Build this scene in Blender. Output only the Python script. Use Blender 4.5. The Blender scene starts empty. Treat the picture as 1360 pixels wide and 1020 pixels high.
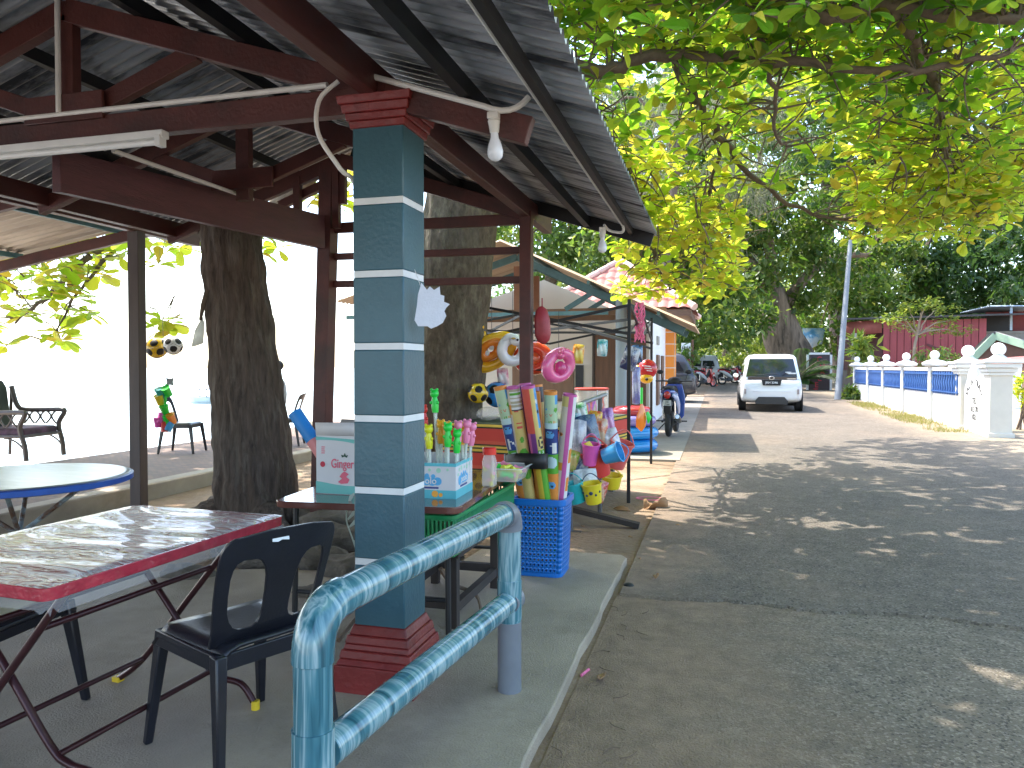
import bpy, bmesh, math, random
import numpy as np
from mathutils import Vector, Matrix
R_ = random.Random(7); NR = np.random.RandomState(11)
PI = math.pi; rad = math.radians
sc = bpy.context.scene; COL = sc.collection

# ------------------------------------------------------------------ camera and survey helpers
YAW, PITCH, EYE, FOC = rad(15.4), rad(1.26), 1.45, 1000.0
cam = bpy.data.cameras.new("camera"); co = bpy.data.objects.new("camera", cam); COL.objects.link(co)
co.location = (0, 0, EYE); co.rotation_euler = (rad(90) - PITCH, 0, YAW)
cam.sensor_width = 36; cam.lens = 36 * FOC / 1360; cam.clip_end = 6000; cam.clip_start = .05
sc.camera = co
def ray(u, v):
    x, y = (u - 680) / FOC, -(v - 510) / FOC
    fy = math.cos(PITCH) + y * math.sin(PITCH); fz = -math.sin(PITCH) + y * math.cos(PITCH)
    return x * math.cos(YAW) - fy * math.sin(YAW), x * math.sin(YAW) + fy * math.cos(YAW), fz
def G(u, v, z=0.): d = ray(u, v); t = (z - EYE) / d[2]; return Vector((d[0]*t, d[1]*t, z))
def PY(u, v, y): d = ray(u, v); t = y / d[1]; return Vector((d[0]*t, y, EYE + d[2]*t))
def PX(u, v, x): d = ray(u, v); t = x / d[0]; return Vector((x, d[1]*t, EYE + d[2]*t))
def D(u, v, Z): d = ray(u, v); return Vector((d[0]*Z, d[1]*Z, EYE + d[2]*Z))
def zg(y): return .011 * max(0, min(y, 60) - 5)      # the road climbs gently

# ------------------------------------------------------------------ materials
def M(name, col, rough=.6, var=.12, scale=6., bump=0., bscale=60., metal=0., stretch=None, col2=None, t2=(.45, .62), spec=.5, coat=0., emit=0.):
    m = bpy.data.materials.new(name); m.use_nodes = True; nt = m.node_tree; b = nt.nodes['Principled BSDF']
    b.inputs['Roughness'].default_value = rough; b.inputs['Metallic'].default_value = metal
    b.inputs['Specular IOR Level'].default_value = spec; b.inputs['Coat Weight'].default_value = coat
    tc = nt.nodes.new('ShaderNodeTexCoord'); mp = nt.nodes.new('ShaderNodeMapping'); nt.links.new(tc.outputs['Object'], mp.inputs['Vector'])
    if stretch: mp.inputs['Scale'].default_value = stretch
    n = nt.nodes.new('ShaderNodeTexNoise'); n.inputs['Scale'].default_value = scale; n.inputs['Detail'].default_value = 6; n.inputs['Roughness'].default_value = .62
    nt.links.new(mp.outputs[0], n.inputs['Vector'])
    r = nt.nodes.new('ShaderNodeValToRGB'); e = r.color_ramp.elements
    c0 = [max(0, c * (1 - var)) for c in col]; c1 = [min(1, c * (1 + var)) for c in col]
    e[0].position, e[1].position = .3, .7; e[0].color = (*c0, 1); e[1].color = (*c1, 1)
    nt.links.new(n.outputs['Fac'], r.inputs[0]); out = r.outputs[0]
    if col2:
        n2 = nt.nodes.new('ShaderNodeTexNoise'); n2.inputs['Scale'].default_value = scale * .45; n2.inputs['Detail'].default_value = 9; n2.inputs['Roughness'].default_value = .7
        nt.links.new(mp.outputs[0], n2.inputs['Vector'])
        r2 = nt.nodes.new('ShaderNodeMapRange'); r2.inputs[1].default_value, r2.inputs[2].default_value = t2; nt.links.new(n2.outputs['Fac'], r2.inputs[0])
        mx = nt.nodes.new('ShaderNodeMix'); mx.data_type = 'RGBA'; nt.links.new(r2.outputs[0], mx.inputs[0]); nt.links.new(out, mx.inputs[6]); mx.inputs[7].default_value = (*col2, 1); out = mx.outputs[2]
    nt.links.new(out, b.inputs['Base Color'])
    if emit: nt.links.new(out, b.inputs['Emission Color']); b.inputs['Emission Strength'].default_value = emit
    if bump:
        nb = nt.nodes.new('ShaderNodeTexNoise'); nb.inputs['Scale'].default_value = bscale; nb.inputs['Detail'].default_value = 5; nt.links.new(mp.outputs[0], nb.inputs['Vector'])
        bp = nt.nodes.new('ShaderNodeBump'); bp.inputs['Strength'].default_value = bump; bp.inputs['Distance'].default_value = .02
        nt.links.new(nb.outputs['Fac'], bp.inputs['Height']); nt.links.new(bp.outputs[0], b.inputs['Normal'])
    return m
def N(m, t, **kw):
    n = m.node_tree.nodes.new(t)
    for k, v in kw.items(): setattr(n, k, v)
    return n
def L(m, a, b): m.node_tree.links.new(a, b)
def leaf_mat(name, cols, trans, tfac=.5, rough=.42):
    m = bpy.data.materials.new(name); m.use_nodes = True; nt = m.node_tree; b = nt.nodes['Principled BSDF']; o = nt.nodes['Material Output']
    b.inputs['Roughness'].default_value = rough
    g = N(m, 'ShaderNodeNewGeometry'); r = N(m, 'ShaderNodeValToRGB'); r.color_ramp.interpolation = 'LINEAR'
    r2 = N(m, 'ShaderNodeValToRGB')
    for rr, cs in ((r, cols), (r2, trans)):
        e = rr.color_ramp.elements
        while len(e) < len(cs): e.new(.5)
        for i, c in enumerate(cs): e[i].position = i / (len(cs) - 1); e[i].color = (*c, 1)
        L(m, g.outputs['Random Per Island'], rr.inputs[0])
    t = N(m, 'ShaderNodeBsdfTranslucent'); mx = N(m, 'ShaderNodeMixShader'); mx.inputs[0].default_value = tfac
    L(m, r.outputs[0], b.inputs['Base Color']); L(m, r2.outputs[0], t.inputs['Color'])
    L(m, b.outputs[0], mx.inputs[1]); L(m, t.outputs[0], mx.inputs[2]); L(m, mx.outputs[0], o.inputs['Surface'])
    return m
def clear_mat(name, col=(.9, .92, .93), alpha=.25, rough=.12):
    m = bpy.data.materials.new(name); m.use_nodes = True; b = m.node_tree.nodes['Principled BSDF']
    b.inputs['Base Color'].default_value = (*col, 1); b.inputs['Alpha'].default_value = alpha; b.inputs['Roughness'].default_value = rough
    return m

# ------------------------------------------------------------------ mesh builder
FR = {}      # object name -> (root location, root z rotation)
def tag(o, label=None, cat=None, group=None, kind=None):
    if label: o['label'] = label
    if cat: o['category'] = cat
    if group: o['group'] = group
    if kind: o['kind'] = kind
    return o
def thing(name, label, cat, loc=(0, 0, 0), rz=0., group=None):
    o = bpy.data.objects.new(name, None); COL.objects.link(o); o.location = loc; o.rotation_euler = (0, 0, rz); o.empty_display_size = .1
    FR[o.name] = (Vector(loc), rz); return tag(o, label, cat, group)
def copy_tree(o, parent=None):
    c = o.copy(); COL.objects.link(c)
    if parent: c.parent = parent
    for ch in [x for x in COL.objects if x.parent == o]: copy_tree(ch, c)
    return c
class MB:
    def __init__(s): s.v = []; s.f = []; s.m = []
    def add(s, vs, fs, mi=0):
        k = len(s.v); s.v += [Vector(p) for p in vs]; s.f += [tuple(i + k for i in f) for f in fs]
        s.m += (mi if isinstance(mi, list) else [mi] * len(fs)); return s
    def box(s, lo, hi, mi=0, T=None):
        x0, y0, z0 = lo; x1, y1, z1 = hi
        vs = [Vector(p) for p in ((x0,y0,z0),(x1,y0,z0),(x1,y1,z0),(x0,y1,z0),(x0,y0,z1),(x1,y0,z1),(x1,y1,z1),(x0,y1,z1))]
        if T: vs = [T @ p for p in vs]
        return s.add(vs, [(0,3,2,1),(4,5,6,7),(0,1,5,4),(1,2,6,5),(2,3,7,6),(3,0,4,7)], mi)
    def cbox(s, c, sz, mi=0, T=None):
        c = Vector(c); h = Vector(sz) / 2; return s.box(c - h, c + h, mi, T)
    def beam(s, p0, p1, w, h, mi=0, up=(0, 0, 1)):
        p0, p1 = Vector(p0), Vector(p1); d = (p1 - p0).normalized(); a = d.cross(Vector(up))
        if a.length < 1e-4: a = d.cross(Vector((0, 1, 0)))
        a.normalize(); b = a.cross(d); vs = []
        for p in (p0, p1):
            for i, j in ((-1,-1),(1,-1),(1,1),(-1,1)): vs.append(p + a * (i * w / 2) + b * (j * h / 2))
        return s.add(vs, [(3,2,1,0),(4,5,6,7),(0,1,5,4),(1,2,6,5),(2,3,7,6),(3,0,4,7)], mi)
    def tube(s, pts, r, n=8, mi=0, cap=True, sx=1., sy=1.):
        pts = [Vector(p) for p in pts]; k = len(pts); rs = r if isinstance(r, (list, tuple)) else [r] * k
        d = (pts[1] - pts[0]).normalized(); a = d.orthogonal().normalized(); vs = []
        if abs(d.z) < .9: a = (Vector((0, 0, 1)) - d * d.z).normalized()
        for i, p in enumerate(pts):
            nd = (pts[min(i + 1, k - 1)] - pts[max(i - 1, 0)]).normalized()
            a = (a - nd * a.dot(nd)).normalized(); b = nd.cross(a)
            for j in range(n):
                t = 2 * PI * j / n; vs.append(p + a * (math.cos(t) * rs[i] * sx) + b * (math.sin(t) * rs[i] * sy))
        fs = [(i*n+j, i*n+(j+1)%n, (i+1)*n+(j+1)%n, (i+1)*n+j) for i in range(k-1) for j in range(n)]
        if cap: fs += [tuple(range(n-1, -1, -1)), tuple(range((k-1)*n, k*n))]
        return s.add(vs, fs, mi)
    def lathe(s, prof, c=(0, 0, 0), n=20, mi=0, T=None, a0=0., sx=1., sy=1.):
        c = Vector(c); vs = []; k = len(prof)
        for r, z in prof:
            for j in range(n):
                t = a0 + 2 * PI * j / n; p = Vector((r * math.cos(t) * sx, r * math.sin(t) * sy, z))
                vs.append(c + (T @ p if T else p))
        fs = [(i*n+j, i*n+(j+1)%n, (i+1)*n+(j+1)%n, (i+1)*n+j) for i in range(k-1) for j in range(n)]
        if prof[0][0] > 1e-4: fs.append(tuple(range(n-1, -1, -1)))
        if prof[-1][0] > 1e-4: fs.append(tuple(range((k-1)*n, k*n)))
        return s.add(vs, fs, mi)
    def ball(s, c, r, n=14, m=9, mi=0, sc=(1, 1, 1), T=None):
        vs = []; fs = []
        prof = [(math.sin(PI*i/m), -math.cos(PI*i/m)) for i in range(1, m)]
        for a, z in prof:
            for j in range(n): vs.append(Vector((a*math.cos(2*PI*j/n)*sc[0]*r, a*math.sin(2*PI*j/n)*sc[1]*r, z*sc[2]*r)))
        k = len(vs); vs += [Vector((0, 0, -r*sc[2])), Vector((0, 0, r*sc[2]))]
        fs = [(i*n+j, i*n+(j+1)%n, (i+1)*n+(j+1)%n, (i+1)*n+j) for i in range(m-2) for j in range(n)]
        fs += [(k, (j+1)%n, j) for j in range(n)] + [(k+1, (m-2)*n+j, (m-2)*n+(j+1)%n) for j in range(n)]
        c = Vector(c); return s.add([c + (T @ p if T else p) for p in vs], fs, mi)
    def torus(s, c, R, r, n=24, m=10, mi=0, T=None, sz=1.):
        c = Vector(c); vs = []
        for i in range(n):
            t = 2*PI*i/n
            for j in range(m):
                q = 2*PI*j/m; p = Vector(((R+r*math.cos(q))*math.cos(t), (R+r*math.cos(q))*math.sin(t), r*math.sin(q)*sz)); vs.append(c + (T @ p if T else p))
        return s.add(vs, [(i*m+j, ((i+1)%n)*m+j, ((i+1)%n)*m+(j+1)%m, i*m+(j+1)%m) for i in range(n) for j in range(m)], mi)
    def prism(s, poly, o, ux, uy, depth, mi=0, holes=()):
        """flat outline (2D) with holes, extruded along ux x uy"""
        o, ux, uy = Vector(o), Vector(ux).normalized(), Vector(uy).normalized(); nz = ux.cross(uy)
        bm = bmesh.new(); loops = [poly] + list(holes); es = []
        for lp in loops:
            vv = [bm.verts.new((p[0], p[1], 0)) for p in lp]
            for i in range(len(vv)): es.append(bm.edges.new((vv[i], vv[(i+1) % len(vv)])))
        bmesh.ops.triangle_fill(bm, edges=es, use_beauty=True, normal=(0, 0, 1))
        bm.verts.index_update(); vs = [v.co.copy() for v in bm.verts]; fs = [tuple(v.index for v in f.verts) for f in bm.faces]; bm.free()
        n = len(vs); V = [o + ux*p.x + uy*p.y for p in vs]; V2 = [p + nz*depth for p in V]
        F = [tuple(reversed(f)) for f in fs] + [tuple(i+n for i in f) for f in fs]; k = 0
        for lp in loops:
            q = len(lp)
            for i in range(q): F.append((k+i, k+(i+1) % q, n+k+(i+1) % q, n+k+i))
            k += q
        return s.add(V + V2, F, mi)
    def text(s, body, size, o, ux, uy, depth=.002, mi=0, align='CENTER', sx=1.):
        cu = bpy.data.curves.new('lettering', 'FONT'); cu.body = body; cu.size = size; cu.align_x = align; cu.extrude = depth; cu.resolution_u = 3; cu.offset = size * .012
        ob = bpy.data.objects.new('lettering', cu); me = bpy.data.meshes.new_from_object(ob)
        o, ux, uy = Vector(o), Vector(ux).normalized(), Vector(uy).normalized(); nz = ux.cross(uy)
        s.add([o + ux*v.co.x*sx + uy*v.co.y + nz*v.co.z for v in me.vertices], [tuple(p.vertices) for p in me.polygons], mi)
        bpy.data.objects.remove(ob); bpy.data.curves.remove(cu); bpy.data.meshes.remove(me); return s
    def build(s, name, mats, parent=None, loc=None, smooth=True, bevel=0., sub=0, world=False, solid=0., ang=40, label=None, rn=True):
        vs = s.v
        if world and parent is not None:
            l, rz = FR[parent.name]; T = Matrix.Rotation(-rz, 3, 'Z'); vs = [T @ (p - l) for p in vs]
        if loc is not None: l = Vector(loc); vs = [p - l for p in vs]
        me = bpy.data.meshes.new(name); me.from_pydata([tuple(p) for p in vs], [], s.f)
        for m in (mats if isinstance(mats, (list, tuple)) else [mats]): me.materials.append(m)
        me.polygons.foreach_set('material_index', s.m)
        if rn:
            bm = bmesh.new(); bm.from_mesh(me); bmesh.ops.recalc_face_normals(bm, faces=bm.faces); bm.to_mesh(me); bm.free()
        if smooth: me.polygons.foreach_set('use_smooth', [True]*len(me.polygons)); me.set_sharp_from_angle(angle=rad(ang))
        me.update(); o = bpy.data.objects.new(name, me); COL.objects.link(o)
        if loc is not None: o.location = loc
        if parent is not None: o.parent = parent; FR[o.name] = FR[parent.name]
        if solid: md = o.modifiers.new('thickness', 'SOLIDIFY'); md.thickness = solid; md.offset = 0
        if bevel: md = o.modifiers.new('bevel', 'BEVEL'); md.width = bevel; md.segments = 2; md.limit_method = 'ANGLE'; md.angle_limit = rad(35)
        if sub: md = o.modifiers.new('subdivision', 'SUBSURF'); md.levels = md.render_levels = sub
        if label: o['label'] = label
        return o
    def solo(s, name, label, cat, mats, loc, group=None, **kw):
        o = s.build(name, mats, loc=loc, **kw); FR[o.name] = (Vector(loc), 0.); return tag(o, label, cat, group)
def struct(mb, name, mats, **kw): o = mb.build(name, mats, **kw); o['kind'] = 'structure'; return o
def rotz(a): return Matrix.Rotation(a, 3, 'Z')
def bez(p0, p1, p2, n=8):
    p0, p1, p2 = Vector(p0), Vector(p1), Vector(p2); return [p0*(1-t)**2 + p1*2*t*(1-t) + p2*t*t for t in [i/n for i in range(n+1)]]
def spline(pts, n=6):
    P = [Vector(p) for p in pts]; out = []
    for i in range(len(P)-1):
        a, b, c, d = P[max(i-1, 0)], P[i], P[i+1], P[min(i+2, len(P)-1)]
        for k in range(n):
            t = k/n; out.append(.5*((2*b) + (c-a)*t + (2*a-5*b+4*c-d)*t*t + (3*b-a-3*c+d)*t**3))
    return out + [P[-1]]
def rrect(w, h, r, n=4, cx=0., cy=0.):
    out = []
    for k, (sx, sy) in enumerate(((1,1),(-1,1),(-1,-1),(1,-1))):
        for i in range(n+1):
            t = k*PI/2 + i*PI/2/n; out.append((cx + sx*(w/2-r) + r*math.cos(t), cy + sy*(h/2-r) + r*math.sin(t)))
    return out
def np_mesh(name, V, F, mat, parent=None, loc=None, smooth=False):
    me = bpy.data.meshes.new(name); V = np.asarray(V, dtype=np.float32)
    if loc is not None: V = V - np.array(loc, dtype=np.float32)
    me.from_pydata(V.tolist(), [], F); me.materials.append(mat)
    if smooth: me.polygons.foreach_set('use_smooth', [True]*len(me.polygons))
    me.update(); o = bpy.data.objects.new(name, me); COL.objects.link(o)
    if parent is not None: o.parent = parent
    elif loc is not None: o.location = loc
    return o
BROAD = np.array([(0,0,0),(.32,-.22,.08),(.32,0,0),(.32,.22,.08),(.62,-.44,.10),(.62,0,0),(.62,.44,.10),(.82,-.50,.09),(.82,0,0),(.82,.50,.09),(.97,-.30,.03),(.97,0,0),(.97,.30,.03),(1.03,0,0)])
BROAD_F = [(0,2,1),(0,3,2),(1,2,5,4),(2,3,6,5),(4,5,8,7),(5,6,9,8),(7,8,11,10),(8,9,12,11),(10,11,13),(11,12,13)]
DIAM = np.array([(0,0,0),(.45,-.5,.04),(1,0,0),(.45,.5,.04)]); DIAM_F = [(0,1,2,3)]
def leaves(P, A, U, Ln, W, droop=.15, tmpl=BROAD, F=BROAD_F):
    """leaf copies: P base points, A axis, U up hint, Ln length, W width -> vertex array, face list"""
    A = A / np.linalg.norm(A, axis=1)[:, None]; S = np.cross(A, U); S /= (np.linalg.norm(S, axis=1)[:, None] + 1e-6); Nn = np.cross(S, A)
    t = tmpl; Ln = Ln[:, None, None]; W = W[:, None, None]
    V = P[:, None] + A[:, None]*(t[None, :, 0:1]*Ln) + S[:, None]*(t[None, :, 1:2]*W) + Nn[:, None]*(t[None, :, 2:3]*W - droop*Ln*t[None, :, 0:1]**2)
    n = len(t); k = len(P); Fs = [tuple(i + j*n for i in f) for j in range(k) for f in F]
    return V.reshape(-1, 3), Fs
def in_ell(c, r, n, shell=0.):
    d = NR.normal(size=(n, 3)); d /= np.linalg.norm(d, axis=1)[:, None]
    q = (shell + (1-shell)*NR.rand(n, 1)) ** (1/2.4); return np.array(c) + d*q*np.array(r)
SUN = Vector((-.50, .22, 1)).normalized()
def setup_light():
    w = bpy.data.worlds.new("World"); sc.world = w; w.use_nodes = True; nt = w.node_tree; bg = nt.nodes['Background']
    s = nt.nodes.new('ShaderNodeTexSky'); s.sky_type = 'NISHITA'; s.sun_disc = False; s.sun_elevation = math.asin(SUN.z); s.sun_rotation = math.atan2(SUN.x, SUN.y)
    s.air_density = 1.0; s.dust_density = 2.0; s.ozone_density = 1.0
    nt.links.new(s.outputs[0], bg.inputs[0]); bg.inputs[1].default_value = .15
    l = bpy.data.lights.new("sun", 'SUN'); l.energy = 2.0; l.angle = rad(.53); l.color = (1, .95, .86)
    o = bpy.data.objects.new("sun", l); COL.objects.link(o); o.rotation_euler = SUN.to_track_quat('Z', 'Y').to_euler()
    sc.view_settings.view_transform = 'Standard'; sc.view_settings.look = 'None'; sc.view_settings.exposure = 2.45; sc.view_settings.gamma = 1
setup_light()
# ------------------------------------------------------------------ palette
teal = M('teal_paint', (.042,.112,.142), .36, .14, 3, bump=.10, bscale=55, col2=(.07,.16,.2), t2=(.58,.75))
maroon = M('maroon_timber', (.085,.022,.018), .5, .25, 5, bump=.15, bscale=50, stretch=(1,.25,1), col2=(.045,.018,.016), t2=(.5,.7))
maroon2 = M('maroon_board', (.10,.032,.036), .55, .2, 4, bump=.2, bscale=40, stretch=(4,.35,4), col2=(.05,.022,.024), t2=(.52,.7))
redtrim = M('red_plaster', (.20,.022,.020), .42, .2, 5, bump=.2, bscale=45, col2=(.09,.02,.018), t2=(.52,.7))
whitep = M('white_plaster', (.74,.75,.74), .55, .08, 6)
zinc = M('zinc_underside', (.46,.49,.53), .34, .3, 3.5, metal=.4, stretch=(.35,3,1), col2=(.06,.065,.075), t2=(.46,.60))
zinc_pale = M('zinc_pale_underside', (.50,.43,.36), .45, .2, 2.5, metal=.2, stretch=(.4,3,1), col2=(.25,.18,.13), t2=(.5,.68))
dirt = M('dirt_ground', (.24,.165,.105), .95, .28, 1.1, bump=.6, bscale=9, col2=(.34,.26,.18), t2=(.45,.65))
concrete = M('concrete', (.34,.28,.212), .8, .16, 2.2, bump=.35, bscale=120, col2=(.20,.162,.12), t2=(.5,.72))
pvc = M('pvc_conduit', (.72,.70,.66), .45, .08, 8)
blackpl = M('black_plastic', (.012,.013,.019), .3, .25, 6, bump=.05, bscale=90)
steel_d = M('dark_steel', (.02,.02,.022), .4, .3, 9)
bark = M('furrowed_bark', (.085,.062,.048), .9, .55, 17, bump=1., bscale=30, stretch=(1.6,1.6,.22), col2=(.15,.125,.10), t2=(.5,.66))
bark2 = M('scaly_bark', (.095,.074,.054), .9, .45, 16, bump=1., bscale=26, stretch=(1.2,1.2,.55), col2=(.17,.145,.105), t2=(.5,.64))
branchm = M('branch_bark', (.13,.095,.07), .85, .3, 12, bump=.4, bscale=30)
blackm = M('matt_black', (.008,.008,.009), .55, .2, 8)

# ------------------------------------------------------------------ ground, road, sea
def ground_z(x, y):
    z = zg(y) if y > 5 else 0.
    if x < -8.6: z -= min(1.7, (-8.6 - x) * .13) + z * min(1, (-8.6 - x) / 6)
    if -5.6 < x < -2. and 4.6 < y < 8.5:
        q = math.hypot((x + 4.0) / 1.5, (y - 6.0) / 1.3); z += .12 * max(0, 1 - q)
    return z
xs = [-600,-120,-40,-24,-20,-17,-15,-14,-13,-12,-11,-10,-9.3,-8.6,-8,-7,-6] + [-5.6+.2*i for i in range(19)] + [-1.6,-1.2,-.8,-.4,0,1,2,3,4,5,6,8,12,20,40,90,300,900]
ys = [-300,-40,-10,-3,0,1,2,3,4] + [4.4+.2*i for i in range(22)] + [9,10,11,12,14,16,18,20,24,28,34,40,50,60,80,150,400,1500]
gm = MB(); nx = len(xs)
gm.add([(x, y, ground_z(x, y)) for y in ys for x in xs], [(j*nx+i, j*nx+i+1, (j+1)*nx+i+1, (j+1)*nx+i) for j in range(len(ys)-1) for i in range(nx-1)])
# sandy dirt by the road, pale dry sand on the beach
gmat = M('sand_and_dirt', (.22,.145,.088), .95, .3, 1.6, bump=.9, bscale=22, col2=(.30,.22,.15), t2=(.44,.62))
b = gmat.node_tree.nodes['Principled BSDF']; old = b.inputs['Base Color'].links[0].from_socket
tc = N(gmat, 'ShaderNodeTexCoord'); sx_ = N(gmat, 'ShaderNodeSeparateXYZ'); L(gmat, tc.outputs['Object'], sx_.inputs[0])
def rng(m, sock, a, b_):
    r = N(m, 'ShaderNodeMapRange'); r.inputs[1].default_value = a; r.inputs[2].default_value = b_; L(m, sock, r.inputs[0]); return r.outputs[0]
def mixc(m, fac, a, b_):
    x = N(m, 'ShaderNodeMix', data_type='RGBA'); L(m, fac, x.inputs[0])
    for s_, i in ((a, 6), (b_, 7)):
        if isinstance(s_, tuple): x.inputs[i].default_value = (*s_, 1)
        else: L(m, s_, x.inputs[i])
    return x.outputs[2]
c = mixc(gmat, rng(gmat, sx_.outputs[0], -6.2, -8.4), old, (.62,.56,.47))
c = mixc(gmat, rng(gmat, sx_.outputs[0], 4.2, 5.2), c, (.33,.26,.18))
nn = N(gmat, 'ShaderNodeTexNoise'); nn.inputs['Scale'].default_value = 2.3; nn.inputs['Detail'].default_value = 8; L(gmat, tc.outputs['Object'], nn.inputs[0])
spk = N(gmat, 'ShaderNodeTexVoronoi'); spk.inputs['Scale'].default_value = 26; L(gmat, tc.outputs['Object'], spk.inputs[0])
c = mixc(gmat, rng(gmat, spk.outputs['Distance'], .17, .10), c, mixc(gmat, nn.outputs[0], (.07,.045,.03), (.33,.26,.19)))
L(gmat, c, b.inputs['Base Color'])
struct(gm, 'ground', gmat, smooth=True, ang=80)
# asphalt: aggregate speckle, dusty worn edges
def asphalt(name, base, agg, dust, e0, e1):
    m = M(name, base, .85, .2, 1.2, bump=.9, bscale=130); b = m.node_tree.nodes['Principled BSDF']; old = b.inputs['Base Color'].links[0].from_socket
    tc = N(m, 'ShaderNodeTexCoord'); v = N(m, 'ShaderNodeTexVoronoi'); v.inputs['Scale'].default_value = 95; L(m, tc.outputs['Object'], v.inputs[0])
    sep = N(m, 'ShaderNodeSeparateColor'); L(m, v.outputs['Color'], sep.inputs[0])
    c = mixc(m, rng(m, sep.outputs[0], .66, .92), old, agg); c = mixc(m, rng(m, sep.outputs[1], .80, .90), c, tuple(x*.5 for x in base))
    s = N(m, 'ShaderNodeSeparateXYZ'); L(m, tc.outputs['Object'], s.inputs[0])
    n = N(m, 'ShaderNodeTexNoise'); n.inputs['Scale'].default_value = 1.5; n.inputs['Detail'].default_value = 9; n.inputs['Roughness'].default_value = .68; L(m, tc.outputs['Object'], n.inputs[0])
    ad = N(m, 'ShaderNodeMath', operation='MULTIPLY_ADD'); L(m, n.outputs[0], ad.inputs[0]); ad.inputs[1].default_value = 1.5; L(m, s.outputs[0], ad.inputs[2])
    c = mixc(m, rng(m, ad.outputs[0], e1, e0), c, dust)
    c = mixc(m, rng(m, ad.outputs[0], 4.3, 5.3), c, (.30,.235,.165))
    n2 = N(m, 'ShaderNodeTexNoise'); n2.inputs['Scale'].default_value = .55; n2.inputs['Detail'].default_value = 7; L(m, tc.outputs['Object'], n2.inputs[0])
    c = mixc(m, rng(m, n2.outputs[0], .52, .95), c, dust)
    n3 = N(m, 'ShaderNodeTexNoise'); n3.inputs['Scale'].default_value = 7.; n3.inputs['Detail'].default_value = 10; n3.inputs['Roughness'].default_value = .75; L(m, tc.outputs['Object'], n3.inputs[0])
    hs = N(m, 'ShaderNodeHueSaturation'); L(m, c, hs.inputs['Color']); mr = N(m, 'ShaderNodeMapRange'); mr.inputs[1].default_value = .3; mr.inputs[2].default_value = .7; mr.inputs[3].default_value = .68; mr.inputs[4].default_value = 1.28; L(m, n3.outputs[0], mr.inputs[0]); L(m, mr.outputs[0], hs.inputs['Value']); c = hs.outputs[0]
    L(m, c, b.inputs['Base Color']); return m
old_as = asphalt('old_asphalt', (.182,.148,.110), (.30,.25,.195), (.29,.198,.125), .45, 1.5)
new_as = asphalt('newer_asphalt', (.150,.122,.094), (.235,.20,.16), (.27,.195,.135), .1, .8)
def strip(xs_, ys_, dz, jag=None):
    mb = MB(); n = len(xs_); vs = []
    for j, y in enumerate(ys_):
        for i, x in enumerate(xs_):
            yy = y + (jag[i] if jag is not None and j == 0 else 0); vs.append((x, yy, zg(yy) + dz))
    return mb.add(vs, [(j*n+i, j*n+i+1, (j+1)*n+i+1, (j+1)*n+i) for j in range(len(ys_)-1) for i in range(n-1)])
struct(strip([-.62,0,2,4,5.4], [-12,0,2,4,5.4], .004), 'old_road', old_as)
jx = [-.6+.05*i for i in range(121)]; jag = [.05*math.sin(x*1.7)+.03*math.sin(x*6.1+1)+.02*R_.uniform(-1,1) + .09*max(0, .5-x) for x in jx]
rd = strip(jx, [4.72,5,5.4,6,8,12,16,20,26,32,40,50,60,90,150], .022, jag)
k = len(rd.v); rd.add([(x, 4.70+jag[i], .003) for i, x in enumerate(jx)], [])
for i in range(len(jx)-1): rd.f.append((k+i, k+i+1, i+1, i)); rd.m.append(0)
struct(rd, 'road', new_as)
sea = bpy.data.materials.new('shallow_sea'); sea.use_nodes = True; sb = sea.node_tree.nodes['Principled BSDF']
sb.inputs['Base Color'].default_value = (.34,.42,.43,1); sb.inputs['Roughness'].default_value = .16
wn = N(sea, 'ShaderNodeTexNoise'); wt = N(sea, 'ShaderNodeTexCoord'); wm = N(sea, 'ShaderNodeMapping'); wm.inputs['Scale'].default_value = (.5,1.4,1); wn.inputs['Scale'].default_value = 1.3; wn.inputs['Detail'].default_value = 6
L(sea, wt.outputs['Object'], wm.inputs[0]); L(sea, wm.outputs[0], wn.inputs[0]); wb = N(sea, 'ShaderNodeBump'); wb.inputs['Strength'].default_value = .35; wb.inputs['Distance'].default_value = .2
L(sea, wn.outputs[0], wb.inputs['Height']); L(sea, wb.outputs[0], sb.inputs['Normal'])
struct(MB().add([(-4000,-3000,-1.02),(-13,-3000,-1.02),(-13,4000,-1.02),(-4000,4000,-1.02)], [(0,1,2,3)]), 'sea', sea)

# concrete floor of the shelter
fl = MB(); out = [(-.66,-6),(-.65,5.5),(-.70,5.58),(-1.75,5.56),(-1.8,4.72),(-3.0,4.55),(-3.9,4.2),(-4.75,3.95),(-4.8,-6)]
pts = []
for i in range(len(out)):
    a, b_ = Vector(out[i]), Vector(out[(i+1) % len(out)]); n = max(1, int((b_-a).length/.18))
    for t in range(n): p = a.lerp(b_, t/n); pts.append((p.x + R_.uniform(-.008,.008), p.y + R_.uniform(-.012,.012)))
fl.prism(pts, (0,0,-.06), (1,0,0), (0,1,0), .12)
struct(fl, 'concrete_floor', concrete, bevel=.022)
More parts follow.
